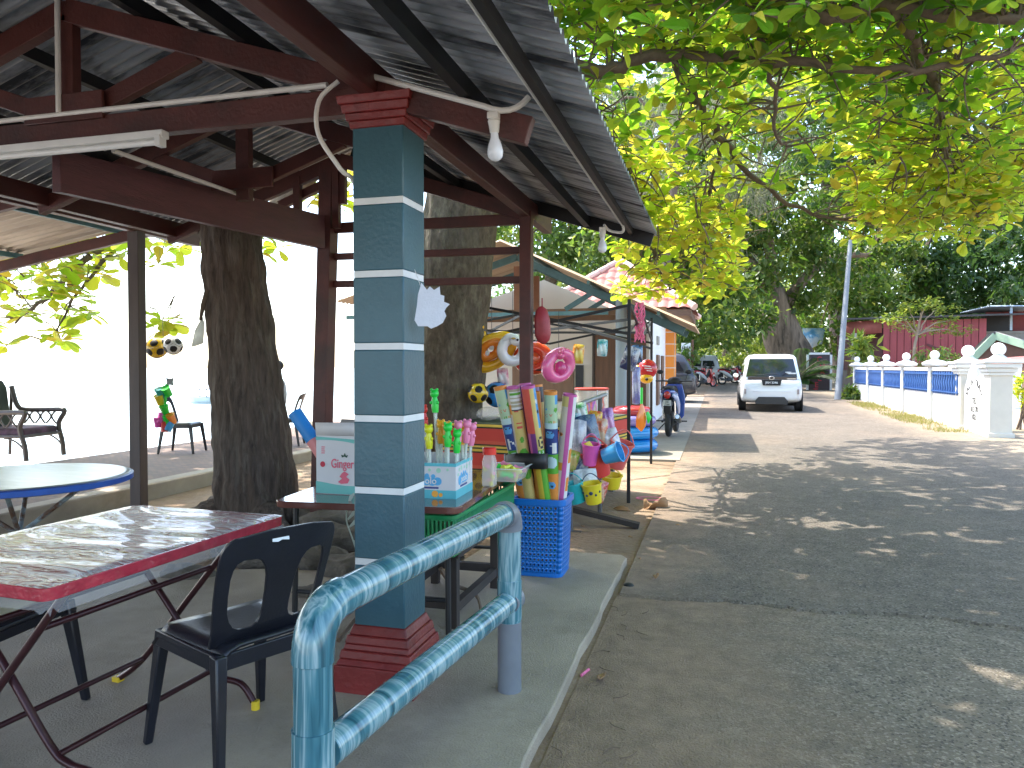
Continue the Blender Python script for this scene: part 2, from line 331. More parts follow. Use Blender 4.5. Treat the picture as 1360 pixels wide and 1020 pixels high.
# brick terrace towards the beach
brick = M('brick_paving', (.20,.125,.09), .85, .25, 3, bump=.3, bscale=40)
bt = N(brick, 'ShaderNodeTexBrick'); btc = N(brick, 'ShaderNodeTexCoord'); bt.inputs['Scale'].default_value = 4.5; bt.inputs['Color1'].default_value = (.22,.135,.095,1); bt.inputs['Color2'].default_value = (.16,.105,.08,1); bt.inputs['Mortar'].default_value = (.10,.085,.07,1)
L(brick, btc.outputs['Object'], bt.inputs['Vector']); L(brick, bt.outputs['Color'], brick.node_tree.nodes['Principled BSDF'].inputs['Base Color'])
struct(MB().box((-8.7,-4,-.3), (-6.12,16,.18)), 'terrace', brick)
struct(MB().box((-6.12,-4,-.3), (-5.9,16,.20)), 'terrace_kerb', concrete, bevel=.02)
struct(MB().box((-9.6,16,-.3), (-5.9,30,.16)), 'beach_path', M('pale_sand_path', (.5,.44,.36), .9, .1, 2))

# ------------------------------------------------------------------ SHELTER
RX, RZ, SL = -3.03, 3.33, .333
def roofz(x): return RZ - SL * abs(x - RX)
sh = thing('roadside_shelter', 'dark open shelter with maroon timber trusses, corrugated zinc roof and teal pillar', 'shelter', (-3.0, 3.5, 0))
def W(mb, name, mat, parent=sh, **kw): return mb.build(name, mat, parent, world=True, **kw)
PXc, PYc, HW = -1.405, 3.068, .1175
zs = [.33,.61,.92,1.23,1.54,1.85,2.16,2.50]; pm = MB()
for i in range(7):
    a = zs[i] + (.014 if i else 0); c_ = zs[i+1] - (.014 if i < 6 else 0); pm.box((PXc-HW,PYc-HW,a), (PXc+HW,PYc+HW,c_))
pil = W(pm, 'pillar', teal, bevel=.006)
for z in zs[1:-1]:
    W(MB().box((PXc-HW+.003,PYc-HW+.003,z-.014), (PXc+HW-.003,PYc+HW-.003,z+.014)), 'groove_band', whitep, pil)
def stack(tiers): 
    mb = MB()
    for z0, z1, a, b_ in tiers:
        q = [(x*a+PXc, y*a+PYc, z0) for x, y in ((-1,-1),(1,-1),(1,1),(-1,1))] + [(x*b_+PXc, y*b_+PYc, z1) for x, y in ((-1,-1),(1,-1),(1,1),(-1,1))]
        mb.add(q, [(3,2,1,0),(4,5,6,7),(0,1,5,4),(1,2,6,5),(2,3,7,6),(3,0,4,7)])
    return mb
W(stack([(.055,.175,.185,.185),(.175,.20,.180,.165),(.20,.235,.168,.162),(.235,.26,.155,.148),(.26,.295,.150,.142),(.295,.335,.136,.122)]), 'plinth', redtrim, pil, bevel=.005)
W(stack([(2.47,2.50,.126,.130),(2.50,2.53,.138,.142),(2.53,2.565,.150,.156),(2.565,2.60,.164,.17)]), 'capital', redtrim, pil, bevel=.004)
# timber frame
W(MB().beam((-1.43,-3,2.665), (-1.43,6.35,2.665), .07,.135), 'wall_plate', maroon, bevel=.004)
W(MB().beam((-4.65,-3,2.665), (-4.65,5.75,2.665), .07,.13), 'wall_plate', maroon, bevel=.004)
for y, full in ((2.96,1),(4.35,1),(5.66,0),(.9,1),(-1.0,1)):
    if y not in (5.66, 4.35): W(MB().beam((-4.72,y,2.585), (-1.36,y,2.585), .06,.11), 'tie_beam', maroon, bevel=.004)
    xr = -.74 if y == 2.96 else (-1.45 if y == 5.66 else -2.0 if y == 4.35 else -.9)
    for sgn, xe in ((1, xr), (-1, -4.72)):
        W(MB().beam((RX,y,roofz(RX)-.17), (xe,y,roofz(xe)-.17), .055,.11), 'rafter', maroon, bevel=.004)
    W(MB().box((RX-.05,y-.026,2.55 if y != 5.66 else 2.8), (RX+.05,y+.026,3.2)), 'king_post', maroon, bevel=.004)
    if full:
        for sgn in (1, -1):
            W(MB().beam((RX+sgn*.06,y+.01,2.66), (RX+sgn*.72,y+.01,roofz(RX+.72)-.2), .045,.085), 'strut', maroon, bevel=.004)
            if sgn > 0: W(MB().box((RX-.22,y-.05,2.62), (RX+.24,y-.032,2.75)), 'gusset_plate', maroon, bevel=.003)
W(MB().beam((-.655,-3.2,roofz(-.655)-.052), (-.655,5.85,roofz(-.655)-.052), .03,.045), 'purlin', blackm)
for x in (-1.0, -2.05, -2.6, -3.5, -4.1, -4.7):
    W(MB().beam((x,-3.2,roofz(x)-.075), (x,5.85,roofz(x)-.075), .045,.07), 'purlin', blackm)
W(MB().beam((RX,5.86,RZ-.06), (-.5,5.86,roofz(-.5)-.06), .03,.11), 'barge_board', blackm)
W(MB().box((-1.475,5.56,-.02), (-1.385,5.655,2.64)), 'timber_post', maroon, bevel=.005)
W(MB().beam((-3.26,5.7,.1), (-3.15,5.7,3.15), .14,.12), 'timber_post', maroon, bevel=.005)
for z, x0 in ((2.60,-3.2), (2.36,-3.2), (2.13,-3.2)):
    W(MB().beam((x0,5.73,z+.02), (-1.40,5.68,z), .045,.085 if z > 2.5 else .055), 'frame_rail', maroon, bevel=.003)
W(MB().beam((-3.62,5.70,2.83), (-3.1,5.70,3.02), .05,.07), 'frame_rail', maroon)
for x, z1 in ((-3.42,3.05), (-3.06,3.1)): W(MB().box((x-.03,5.62,2.6), (x+.03,5.67,z1)), 'stud', maroon)
W(MB().add([Vector(p) for p in ((-3.50,3.30,2.40),(-3.44,3.30,2.40),(-3.14,5.6,2.43),(-3.20,5.6,2.43),(-3.50,3.30,2.63),(-3.44,3.30,2.63),(-3.14,5.6,2.70),(-3.20,5.6,2.70))],
   [(0,3,2,1),(4,5,6,7),(0,1,5,4),(1,2,6,5),(2,3,7,6),(3,0,4,7)]), 'fascia_board', maroon2, bevel=.004)
def sheet(x0, x1, y0, y1, zf, pitch=.076, amp=.015, per=6):
    mb = MB(); n = int((y1-y0)/pitch*per); vs = []; cols = [x0 + (x1-x0)*i/4 for i in range(5)]
    for j in range(n+1):
        y = y0 + (y1-y0)*j/n; ph = (y/pitch) % 1; w = amp*max(-1, min(1, 1.6*math.sin(2*PI*ph)))
        for x in cols: vs.append((x, y, zf(x) + w))
    return mb.add(vs, [(j*5+i, j*5+i+1, (j+1)*5+i+1, (j+1)*5+i) for j in range(n) for i in range(4)])
W(sheet(RX, -.47, -3.2, 5.92, roofz), 'roof_sheet', zinc, ang=80, rn=False)
W(sheet(RX, -4.80, -3.2, 5.92, roofz), 'roof_sheet', zinc, ang=80, rn=False)
# beach shelter on the left
bs = thing('beach_shelter', 'low brown timber shelter with pale roof sheets on slim posts by the beach', 'shelter', (-6.2, 4, 0))
def bz(x): return 2.98 + .155*(x + 4.5)
W(sheet(-4.35, -9.2, -3, 6.45, lambda x: bz(x)+.12, amp=.014, pitch=.11), 'roof_sheet', zinc_pale, bs, ang=80, rn=False)
W(MB().beam((-5.28,-3,2.80), (-5.28,6.75,2.80), .08,.17), 'beam', maroon, bs, bevel=.004)
W(MB().box((-5.34,5.85,-.02), (-5.22,5.95,2.72)), 'timber_post', M('grey_brown_timber', (.075,.055,.05), .6, .25, 6, stretch=(1,1,.2)), bs, bevel=.005)
for y in (6.35, 4.9, 3.2): W(MB().beam((-4.5,y,bz(-4.5)), (-9.1,y,bz(-9.1)), .05,.11), 'rafter', maroon, bs)
tealsteel = M('teal_steel', (.06,.17,.20), .45, .2, 8)
for x in (-5.9, -7.2, -8.6): W(MB().beam((x,-3,bz(x)+.075), (x,6.4,bz(x)+.075), .04,.05), 'purlin', tealsteel, bs)
W(MB().beam((-5.0,-3,2.93), (-5.0,6.3,2.93), .04,.06), 'purlin', tealsteel, bs)
for y in (5.6, 6.2): W(MB().beam((-5.35,y,2.90), (-4.75,y,2.98), .05,.06), 'brace', tealsteel, bs)
W(MB().box((-9.05,6.0,-.3), (-8.93,6.12,2.2)), 'timber_post', maroon, bs)

# ------------------------------------------------------------------ conduits and lamps on the shelter
def conduit(name, label, pts, r=.0125, mat=pvc, group='electrical conduits on the shelter'):
    mb = MB().tube(pts, r, 8); return mb.solo(name, label, 'conduit', mat, pts[0], group)
conduit('conduit_pipe', 'long white conduit clipped along the front of the tie beam', [(-4.9,2.915,2.655),(-1.62,2.915,2.655)])
conduit('conduit_pipe', 'white vertical conduit running down the king post', [(RX-.005,2.905,2.66),(RX-.005,2.905,3.2)])
conduit('conduit_pipe', 'white conduit along the end rafter above the clear hanging bulb', [(-1.5,2.91,2.70),(-.92,2.91,2.50)] + bez((-.92,2.91,2.5), (-.80,2.91,2.44), (-.74,2.94,2.53), 6)[1:])
conduit('conduit_pipe', 'long conduit running under the eave towards the far roof corner', spline([(-.682,-2,2.482),(-.682,2.9,2.482),(-.682,5.2,2.48),(-.67,5.42,2.455),(-.69,5.5,2.43),(-.78,5.52,2.45),(-.81,5.45,2.48)], 5), .010)
conduit('cable', 'grey cable looping beside the top of the teal pillar', spline([(-1.56,2.90,2.66),(-1.64,2.88,2.58),(-1.645,2.88,2.44),(-1.57,2.93,2.30),(-1.535,3.02,2.2),(-1.535,3.05,1.6)], 5), .010)
conduit('conduit_pipe', 'white conduit running back along the maroon fascia board', [(-3.0,3.2,2.56),(-3.14,4.6,2.62)])
tl = thing('tube_light', 'white fluorescent tube light fixed under the tie beam', 'lamp', (-3.5, 2.9, 2.5))
W(MB().box((-4.0,2.875,2.49), (-2.43,2.925,2.525)), 'housing', whitep, tl, bevel=.004)
W(MB().tube([(-3.97,2.89,2.472),(-2.47,2.89,2.472)], .014, 10), 'tube', M('frosted_tube', (.85,.87,.86), .2, .03, 5), tl)
for x in (-3.99, -2.45): W(MB().cbox((x,2.89,2.475), (.03,.045,.05)), 'end_cap', whitep, tl, bevel=.003)
bulbm = M('milky_bulb', (.82,.84,.88), .15, .04, 4)
def bulb(label, p, tilt, s=1.):
    t = thing('light_bulb', label, 'lamp', p, 0, 'bare bulbs under the roof'); T = Matrix.Rotation(tilt, 3, 'X')
    MB().lathe([(.02*s,0),(.028*s,-.01*s),(.024*s,-.03*s),(.02*s,-.06*s)], n=14, T=T).build('bulb_holder', pvc, t)
    MB().lathe([(.017*s,-.06*s),(.018*s,-.08*s),(.030*s,-.11*s),(.036*s,-.14*s),(.031*s,-.165*s),(.016*s,-.178*s),(0,-.182*s)], n=16, T=T).build('glass', bulbm, t)
    MB().cbox((0,0,.01*s), (.05*s,.05*s,.03*s)).build('mount', pvc, t, bevel=.004)
bulb('milky bare bulb hanging from the end rafter beside the teal pillar', (-.88, 2.92, 2.45), .15, .92)
bulb('small white bulb hanging below the far roof corner', (-.82, 5.44, 2.44), 0, .9)
MB().lathe([(.03,0),(.042,.01),(.042,.03),(.03,.045),(.028,.075),(0,.08)], n=16, T=Matrix.Rotation(1.2,3,'Y')).solo('lamp_holder', 'round white lamp holder on the end of the fascia conduit', 'lamp', pvc, (-3.13,4.68,2.62))
MB().lathe([(.03,0),(.04,.012),(.04,.03),(0,.032)], n=14, T=Matrix.Rotation(PI/2,3,'X')).solo('junction_box', 'round junction box at the foot of the king post', 'junction box', pvc, (RX+.01,2.9,2.62))

# ------------------------------------------------------------------ HANDRAIL of wrapped pipe
def marble(name, st):
    m = M(name, (.10,.26,.32), .16, .1, 4, stretch=st, coat=.4); nt = m.node_tree; b = nt.nodes['Principled BSDF']
    mp = [n for n in nt.nodes if n.type == 'MAPPING'][0]
    w = N(m, 'ShaderNodeTexNoise'); w.inputs['Scale'].default_value = 3.; w.inputs['Detail'].default_value = 3; w.inputs['Distortion'].default_value = .9; L(m, mp.outputs[0], w.inputs[0])
    r = N(m, 'ShaderNodeValToRGB'); e = r.color_ramp.elements; e.new(.46); e.new(.56); e.new(.66)
    for i, (p, c) in enumerate(((.30,(.018,.085,.115)),(.42,(.055,.18,.225)),(.5,(.12,.26,.30)),(.58,(.29,.42,.45)),(.70,(.06,.175,.215)))): e[i].position = p; e[i].color = (*c, 1)
    L(m, w.outputs[0], r.inputs[0]); L(m, r.outputs[0], b.inputs['Base Color']); return m
ring_m = marble('teal_marble_wrap', (.8,7.5,.8)); vert_m = marble('teal_marble_wrap_upright', (9,9,.7))
greypvc = M('grey_pvc', (.17,.185,.21), .38, .1, 5)
hr = thing('handrail', 'thick pipe handrail wrapped in shiny teal marble film', 'railing', (-.93, 2.4, .06))
rN, rF = Vector((-.995,1.70,0)), Vector((-.865,3.10,0)); dr = (rF-rN).normalized(); PR = .050
def at(t, z): p = rN.lerp(rF, t); return Vector((p.x, p.y, z))
LN = (rF-rN).length
W(MB().tube([at(0,.83)+dr*.11, at(1,.83)-dr*.07], PR, 24), 'top_rail', ring_m, hr)
W(MB().tube([at(0,.445)+dr*.05, at(1,.445)-dr*.0], PR*.96, 24), 'lower_rail', ring_m, hr)
W(MB().tube(bez(at(0,.70), at(0,.835), at(0,.83)+dr*.125, 10), PR*1.09, 24), 'elbow', vert_m, hr)
W(MB().tube([at(0,.04), at(0,.70)], PR, 24), 'post', vert_m, hr)
W(MB().tube([at(0,.36), at(0,.53)], PR*1.1, 24), 'tee_joint', vert_m, hr)
W(MB().tube([at(1,.34), at(1,.76)], PR, 24), 'post', vert_m, hr)
W(MB().tube([at(1,.04), at(1,.36)], PR*1.03, 24), 'grey_sleeve', greypvc, hr)
W(MB().tube(bez(at(1,.755), at(1,.84), at(1,.83)-dr*.085, 8), PR*1.12, 24), 'elbow', greypvc, hr)
W(MB().tube([at(1,.37), at(1,.54)], PR*1.07, 24), 'tee_joint', vert_m, hr)
W(MB().tube([at(1,.445)-dr*.035, at(1,.445)+dr*.052], PR*1.05, 24), 'end_cap', greypvc, hr)
# ------------------------------------------------------------------ FURNITURE
brownmet = M('brown_metal_tube', (.055,.018,.020), .3, .25, 9, metal=.3)
yellowcap = M('yellow_plastic', (.75,.52,.03), .4, .08, 8)
# folding table under clear film
film = M('table_film_on_brown_top', (.33,.095,.088), .26, .25, 2.5, coat=.35)
fb = film.node_tree.nodes['Principled BSDF']
ft = N(film, 'ShaderNodeTexCoord'); fmp = N(film, 'ShaderNodeMapping'); fmp.inputs['Scale'].default_value = (1.5,5.5,1); fmp.inputs['Rotation'].default_value = (0,0,rad(8))
fw = N(film, 'ShaderNodeTexNoise'); fw.inputs['Scale'].default_value = 3.2; fw.inputs['Detail'].default_value = 5; fw.inputs['Distortion'].default_value = 1.6
L(film, ft.outputs['Object'], fmp.inputs[0]); L(film, fmp.outputs[0], fw.inputs[0])
fr_ = N(film, 'ShaderNodeMath', operation='SUBTRACT'); L(film, fw.outputs[0], fr_.inputs[0]); fr_.inputs[1].default_value = .5
fa = N(film, 'ShaderNodeMath', operation='ABSOLUTE'); L(film, fr_.outputs[0], fa.inputs[0])
fpow = N(film, 'ShaderNodeMath', operation='POWER'); L(film, fa.outputs[0], fpow.inputs[0]); fpow.inputs[1].default_value = .45
fbp = N(film, 'ShaderNodeBump'); fbp.inputs['Strength'].default_value = .9; fbp.inputs['Distance'].default_value = .03; L(film, fpow.outputs[0], fbp.inputs['Height']); L(film, fbp.outputs[0], fb.inputs['Normal'])
L(film, mixc(film, rng(film, fa.outputs[0], .075, .0), [n for n in film.node_tree.nodes if n.type == 'VALTORGB'][0].outputs[0], (.60,.56,.54)), fb.inputs['Base Color'])  # pale streaks along the creases: reflections on the film painted into the colour
filmred = M('table_film_on_red_edge', (.42,.032,.052), .14, .2, 14, bump=.5, bscale=22, coat=.6)
ctr = Vector((-2.24, 2.31, .06))
ft_ = thing('folding_table', 'rectangular red edged folding table wrapped in wrinkled clear film', 'table', ctr, rad(-3))
# top: grid with film wrinkles as real relief
def wr(x, y): return .0022*math.sin(9*y+2.4*math.sin(3*x)+x*4) + .0017*math.sin(23*y+5*math.sin(2.1*x+1)) + .001*math.sin(47*y+3*math.sin(6*x)+11*x)
tm = MB(); nX, nY = 26, 90; w_, h_ = .80, 1.13
tm.add([(-w_/2+w_*i/nX, -h_/2+h_*j/nY, .755 + (wr(w_*i/nX, h_*j/nY) if 0 < i < nX and 0 < j < nY else -.004)) for j in range(nY+1) for i in range(nX+1)], [(j*(nX+1)+i, j*(nX+1)+i+1, (j+1)*(nX+1)+i+1, (j+1)*(nX+1)+i) for j in range(nY) for i in range(nX)])
tm.build('tabletop', film, ft_, ang=80)
MB().prism(rrect(w_+.012, h_+.012, .03), (0,0,.712), (1,0,0), (0,1,0), .039).build('table_edge', filmred, ft_, bevel=.008)
skirt = MB(); rim = rrect(w_+.03, h_+.03, .04, 6); P1 = []; P2 = []
for i, p in enumerate(rim): P1.append((p[0]*1.0, p[1]*1.0, .716)); P2.append((p[0]*(1.0+.01*math.sin(i*2.1)), p[1]*(1.0+.006*math.sin(i*1.3)), .682+.012*math.sin(i*3.7)))
q = len(rim); skirt.add(P1+P2, [(i, (i+1)%q, q+(i+1)%q, q+i) for i in range(q)])
skirt.build('film_skirt', clear_mat('clear_film', (.85,.83,.82), .2, .15), ft_)
for y in (-.40, .40):
    s_ = 1 if y > 0 else -1; yi = y - s_*.04
    MB().tube(spline([(.30,y,.70),(.04,y,.40),(-.20,y,.12),(-.34,y,.012)], 6), .0135, 10).build('leg', brownmet, ft_)
    MB().tube(spline([(-.30,yi,.70),(-.04,yi,.40),(.16,yi,.16),(.24,yi,.11),(.34,yi,.095),(.40,yi,.03)], 6), .0135, 10).build('leg', brownmet, ft_)
    MB().cbox((-.345,y,.01), (.04,.034,.024)).build('foot_cap', yellowcap, ft_, bevel=.003)
    MB().lathe([(.017,0),(.017,.035)], (.41,yi,0.0), 10).build('foot_cap', yellowcap, ft_)
for p0, p1 in (((-.20,-.40,.12),(-.20,.40,.12)), ((.20,-.36,.135),(.20,.36,.135)), ((.16,-.40,.55),(.16,.40,.55)), ((-.14,-.36,.52),(-.14,.36,.52))):
    MB().tube([p0, p1], .0115, 10).build('cross_bar', brownmet, ft_)

def chair(label, loc, rz, group='black plastic chairs', mat=blackpl):
    """moulded plastic chair, front towards local -y"""
    t = thing('plastic_chair', label, 'chair', loc, rz, group)
    seat = MB(); n = 12; vs = []
    for j in range(n+1):
        for i in range(n+1):
            a, b_ = i/n*2-1, j/n*2-1; hw = .205 + .015*(-b_); e = max(abs(a), abs(b_))**6
            vs.append((a*hw*(1-.03*b_*b_), b_*.21, .435 - .018*(1-a*a)*(1-b_*b_*.6) - .045*e*(abs(a)**6) - (.03 if b_ < -.9 else 0)))
    seat.add(vs, [(j*(n+1)+i, j*(n+1)+i+1, (j+1)*(n+1)+i+1, (j+1)*(n+1)+i) for j in range(n) for i in range(n)]); seat.build('seat', mat, t, solid=.012, ang=70)
    ap = MB()
    for a, b_ in (((-.205,-.20),(.205,-.20)), ((.205,-.2),(.195,.2)), ((.195,.2),(-.195,.2)), ((-.195,.2),(-.205,-.2))):
        ap.beam((*a,.385), (*b_,.385), .012, .055)
    ap.build('apron', mat, t, bevel=.004)
    # back: outline with two tall openings, bent round and leaned back
    o_ = [(-.195,0),(.195,0)] + [(.195+.014*math.sin(i/8*PI*.5), .06+.26*i/8) for i in range(9)] + [(.208-.045*(1-math.cos(i/6*PI/2)), .33+.065*math.sin(i/6*PI/2)) for i in range(1,7)] + [(0.08,.41),(-.08,.41)]
    o_ += [(-x, y) for x, y in reversed(o_[2:2+9+6])]
    def oval(cx):
        s_ = 1 if cx > 0 else -1
        return [(cx+.058*math.copysign(abs(math.cos(q_))**.6, math.cos(q_)) + s_*.012*math.sin(q_), .185+.128*math.copysign(abs(math.sin(q_))**.7, math.sin(q_))) for q_ in [2*PI*k/18 for k in range(18)]]
    bk = MB().prism(o_, (0,0,0), (1,0,0), (0,1,0), .013, holes=[oval(-.108), oval(.108)])
    bk.v = [Vector((p.x, .175 + .30*p.y + .10*p.y*p.y - 1.1*p.x*p.x*.9 + p.z, .42 + p.y*.95)) for p in bk.v]
    bk.build('backrest', mat, t, bevel=.003)
    for sx in (-1, 1):
        for yb, yt, yk in ((-.245,-.185,-1), (.25,.185,1)):
            lg = MB(); A = [(sx*.165,yt-.02*yk),(sx*.205,yt-.02*yk),(sx*.205,yt+.03*yk),(sx*.165,yt+.03*yk)]; B = [(sx*.205,yb-.012*yk),(sx*.232,yb-.012*yk),(sx*.232,yb+.016*yk),(sx*.205,yb+.016*yk)]
            lg.add([(*p,.41) for p in A] + [(*p,0) for p in B], [(0,1,2,3),(7,6,5,4),(0,4,5,1),(1,5,6,2),(2,6,7,3),(3,7,4,0)]); lg.build('leg', mat, t, bevel=.006)
    t.scale = (1.06,1.04,1.05); return t
c1 = chair('black plastic chair with a torn white sticker, tucked under the film wrapped table', (-1.70,2.40,.06), rad(245))
MB().prism([(-.03,-.012),(-.01,-.015),(.005,-.01),(.03,-.014),(.033,.012),(.02,.014),(.012,.019),(-.02,.02),(-.026,.008)], (.035,.3068,.78), (-1,0,0), (0,-.33,.95), .0015).build('torn_sticker', whitep, c1)
c2 = copy_tree(c1); c2.location = (-2.78,2.28,.06); c2.rotation_euler.z = rad(96); c2['label'] = 'black plastic chair cut by the left edge, across the film wrapped table'
for o in [x for x in COL.objects if x.parent == c2 and x.name.startswith('torn')]: bpy.data.objects.remove(o)
c3 = copy_tree(c2); c3.location = (-7.75,9.55,.18); c3.rotation_euler.z = rad(105); c3['label'] = 'black plastic chair seen side on, empty, on the terrace left of the dark trunk'
c4 = copy_tree(c2); c4.location = (-6.86,10.90,.18); c4.rotation_euler.z = rad(-70); c4['label'] = 'plastic chair half hidden behind the dark trunk, with a person sitting on it'

# round blue table
rt = thing('round_table', 'round blue rimmed folding table with scratched pale top', 'table', (-4.33,3.80,0))
bluepaint = M('blue_paint', (.02,.10,.42), .35, .15, 8)
MB().lathe([(0,.755),(.60,.755),(.63,.757),(.645,.752)], n=56).build('tabletop', M('scratched_grey_top', (.33,.36,.35), .28, .3, 2.2, bump=.12, bscale=9, stretch=(1,4,1), col2=(.20,.25,.24)), rt, rn=False)
MB().lathe([(.645,.752),(.662,.745),(.662,.712),(.64,.705),(.3,.705),(0,.705)], n=56).build('rim', bluepaint, rt)
rust = M('rusty_painted_metal', (.24,.30,.31), .55, .25, 10, col2=(.12,.055,.025), t2=(.44,.55))
for a in (rad(40), rad(130), rad(220), rad(310)):
    d = Vector((math.cos(a), math.sin(a), 0)); MB().tube([d*.40+Vector((0,0,.70)), d*-.02+Vector((0,0,.36)), d*-.40+Vector((0,0,.01))], .015, 8).build('leg', rust, rt)

# rattan armchair on the terrace
ra = thing('rattan_armchair', 'dark rattan armchair with green back and floral cushion facing the sea', 'chair', (-9.52,8.35,.18), rad(100))
rattan = M('dark_rattan', (.06,.042,.035), .45, .3, 14)
MB().prism([(-.33,.42),(.33,.42),(.33,1.0),(.27,1.1),(-.27,1.1),(-.33,1.0)], (0,.36,-.02), (1,0,0), (0,.12,1), .07).build('back', M('green_woven_back', (.022,.034,.022), .7, .25, 25), ra, bevel=.025)
MB().box((-.34,-.36,.30), (.34,.36,.44)).build('cushion', M('floral_cushion', (.05,.025,.035), .8, .4, 9, col2=(.12,.05,.09)), ra, bevel=.04)
for s_ in (-1, 1):
    fr_mb = MB().tube(spline([(s_*.37,.38,1.0),(s_*.38,.30,.72),(s_*.39,.15,.655),(s_*.39,-.36,.66),(s_*.39,-.42,.62),(s_*.38,-.34,.45),(s_*.37,-.40,.2),(s_*.37,-.42,0)], 5), .034, 8)
    fr_mb.tube([(s_*.37,.38,1.0),(s_*.37,.42,0)], .022, 8).tube([(s_*.37,-.36,.33),(s_*.37,.40,.33)], .02, 8)
    fr_mb.tube(bez((s_*.37,-.41,.12),(s_*.37,-.3,.3),(s_*.37,-.1,.31), 6), .013, 6); fr_mb.build('side_frame', rattan, ra)
    lt = MB()
    for k in range(3):
        y0 = -.30 + k*.17
        lt.tube(spline([(s_*.385,y0,.65),(s_*.385,y0+.07,.56),(s_*.38,y0,.46)], 5), .014, 6); lt.tube(spline([(s_*.385,y0+.15,.65),(s_*.385,y0+.08,.56),(s_*.38,y0+.15,.46)], 5), .014, 6)
    lt.build('lattice', rattan, ra)
MB().tube([(-.37,-.37,.33),(.37,-.37,.33)], .022, 8).tube([(-.37,.40,.33),(.37,.40,.33)], .02, 8).build('seat_rail', rattan, ra)

# serving table with toys
st = thing('serving_table', 'brown topped table holding boxes and toys behind the teal pillar', 'table', (-1.80,4.17,0), rad(4))
toplam = M('brown_laminate', (.16,.060,.045), .12, .25, 4, coat=.5)
MB().prism(rrect(1.02, 1.36, .07), (0,0,.715), (1,0,0), (0,1,0), .035).build('tabletop', toplam, st, bevel=.008)
for x in (-.42,.42):
    for y in (-.58,.58): MB().tube([(x,y,.715),(x*1.02,y*1.02,.0)], .016, 8).build('leg', steel_d, st)
for y in (-.58,.58): MB().tube([(-.42,y,.25),(.42,y,.25)], .012, 8).build('cross_bar', steel_d, st)
wd = M('dark_wood', (.028,.020,.017), .7, .3, 8, stretch=(1,1,.3))
stool = thing('wooden_stool', 'dark wooden stool frame beneath the serving table', 'stool', (-1.50,4.15,0))
MB().box((-.30,-.42,.44), (.18,.42,.49)).build('seat', wd, stool, bevel=.005)
for x in (-.26,.14):
    for y in (-.38,.38): MB().box((x-.025,y-.025,0), (x+.025,y+.025,.44)).build('leg', wd, stool, bevel=.004)
for x in (-.26,.14): MB().box((x-.02,-.36,.14), (x+.02,.36,.19)).build('rail', wd, stool)
for y in (-.38,.38): MB().box((-.24,y-.02,.16), (.12,y+.02,.21)).build('rail', wd, stool)
# perforated plastic boxes
def lattice(mb, o, ux, uy, w, h, nx, ny, fx=.62, fy=.62, mi=0):
    o, ux, uy = Vector(o), Vector(ux), Vector(uy); cw, ch = w/nx, h/ny
    P = lambda x, y: o + ux*x + uy*y
    for j in range(ny):
        for i in range(nx):
            x0, y0 = i*cw, j*ch; a, b_ = cw*(1-fx)/2, ch*(1-fy)/2
            mb.add([P(x0,y0),P(x0+cw,y0),P(x0+cw,y0+ch),P(x0,y0+ch),P(x0+a,y0+b_),P(x0+cw-a,y0+b_),P(x0+cw-a,y0+ch-b_),P(x0+a,y0+ch-b_)], [(0,1,5,4),(1,2,6,5),(2,3,7,6),(3,0,4,7)], mi)
grn = M('green_plastic', (.01,.24,.075), .35, .12, 6)
gc = thing('green_crate', 'green slotted plastic basket stacked on the stool under the serving table', 'basket', (-1.55,4.15,.49))
g_ = MB(); W2, L2, H2 = .52, 1.16, .19
for o, ux, w in (((-W2/2,-L2/2,.0),(1,0,0),W2), ((W2/2,-L2/2,.0),(0,1,0),L2), ((W2/2,L2/2,.0),(-1,0,0),W2), ((-W2/2,L2/2,.0),(0,-1,0),L2)): lattice(g_, o, ux, (0,0,1), w, H2, int(w/.022), 2, .5, .82)
g_.build('slotted_wall', grn, gc, solid=.004, rn=False)
MB().box((-W2/2,-L2/2,-.0), (W2/2,L2/2,.006)).build('base', grn, gc)
rm = MB(); rr = rrect(W2+.03, L2+.03, .05); rm.prism(rr, (0,0,H2), (1,0,0), (0,1,0), .022, holes=[rrect(W2-.02, L2-.02, .04)]); rm.build('rim', grn, gc, bevel=.004)

# ginger carton
card = M('white_card', (.66,.65,.66), .5, .04, 5); mint = M('mint_print', (.16,.50,.46), .5, .05, 5); pinkp = M('pink_print', (.72,.13,.20), .5, .06, 8); redp = M('red_print', (.5,.02,.05), .5, .05, 8)
gb = thing('carton', 'white and mint carton with pink lettering and a red fruit mark', 'box', (-1.975,3.86,.75))
w2, d2, hb = .36, .26, .36
MB().box((-w2/2,-d2/2,0), (w2/2,d2/2,.325)).build('box_body', card, gb, bevel=.003)
fl_ = MB(); 
fl_.add([(-w2/2,-d2/2,.324),(w2/2,-d2/2,.324),(w2/2,-d2/2-.012,.40),(-w2/2,-d2/2-.008,.395)], [(0,1,2,3)]); fl_.build('flap', card, gb, solid=.003); fl_ = MB(); fl_.add([(-w2/2,d2/2,.324),(w2/2,d2/2,.324),(w2/2,d2/2+.03,.39),(-w2/2,d2/2+.03,.395)], [(0,1,2,3)])
fl_.build('flap', M('grey_card_inside', (.42,.41,.40), .7, .08, 6), gb, solid=.003)
yf = -d2/2 - .0015
bot = [(-w2/2,.004),(w2/2,.004),(w2/2,.05)] + [(w2/2 - w2*i/12, .062+.012*math.cos(i/12*PI*1.3+1.4)) for i in range(13)]
MB().prism(bot, (0,yf,0), (1,0,0), (0,0,1), .001).build('mint_band', mint, gb)
topb = [(w2/2,.255),(w2/2,.30),(-w2/2,.318)] + [(-w2/2 + w2*i/12, .298+.006*math.sin(i/12*PI) - .045*(i/12)**2) for i in range(12)]
MB().prism(topb, (0,yf,0), (1,0,0), (0,0,1), .001).build('mint_band', mint, gb)
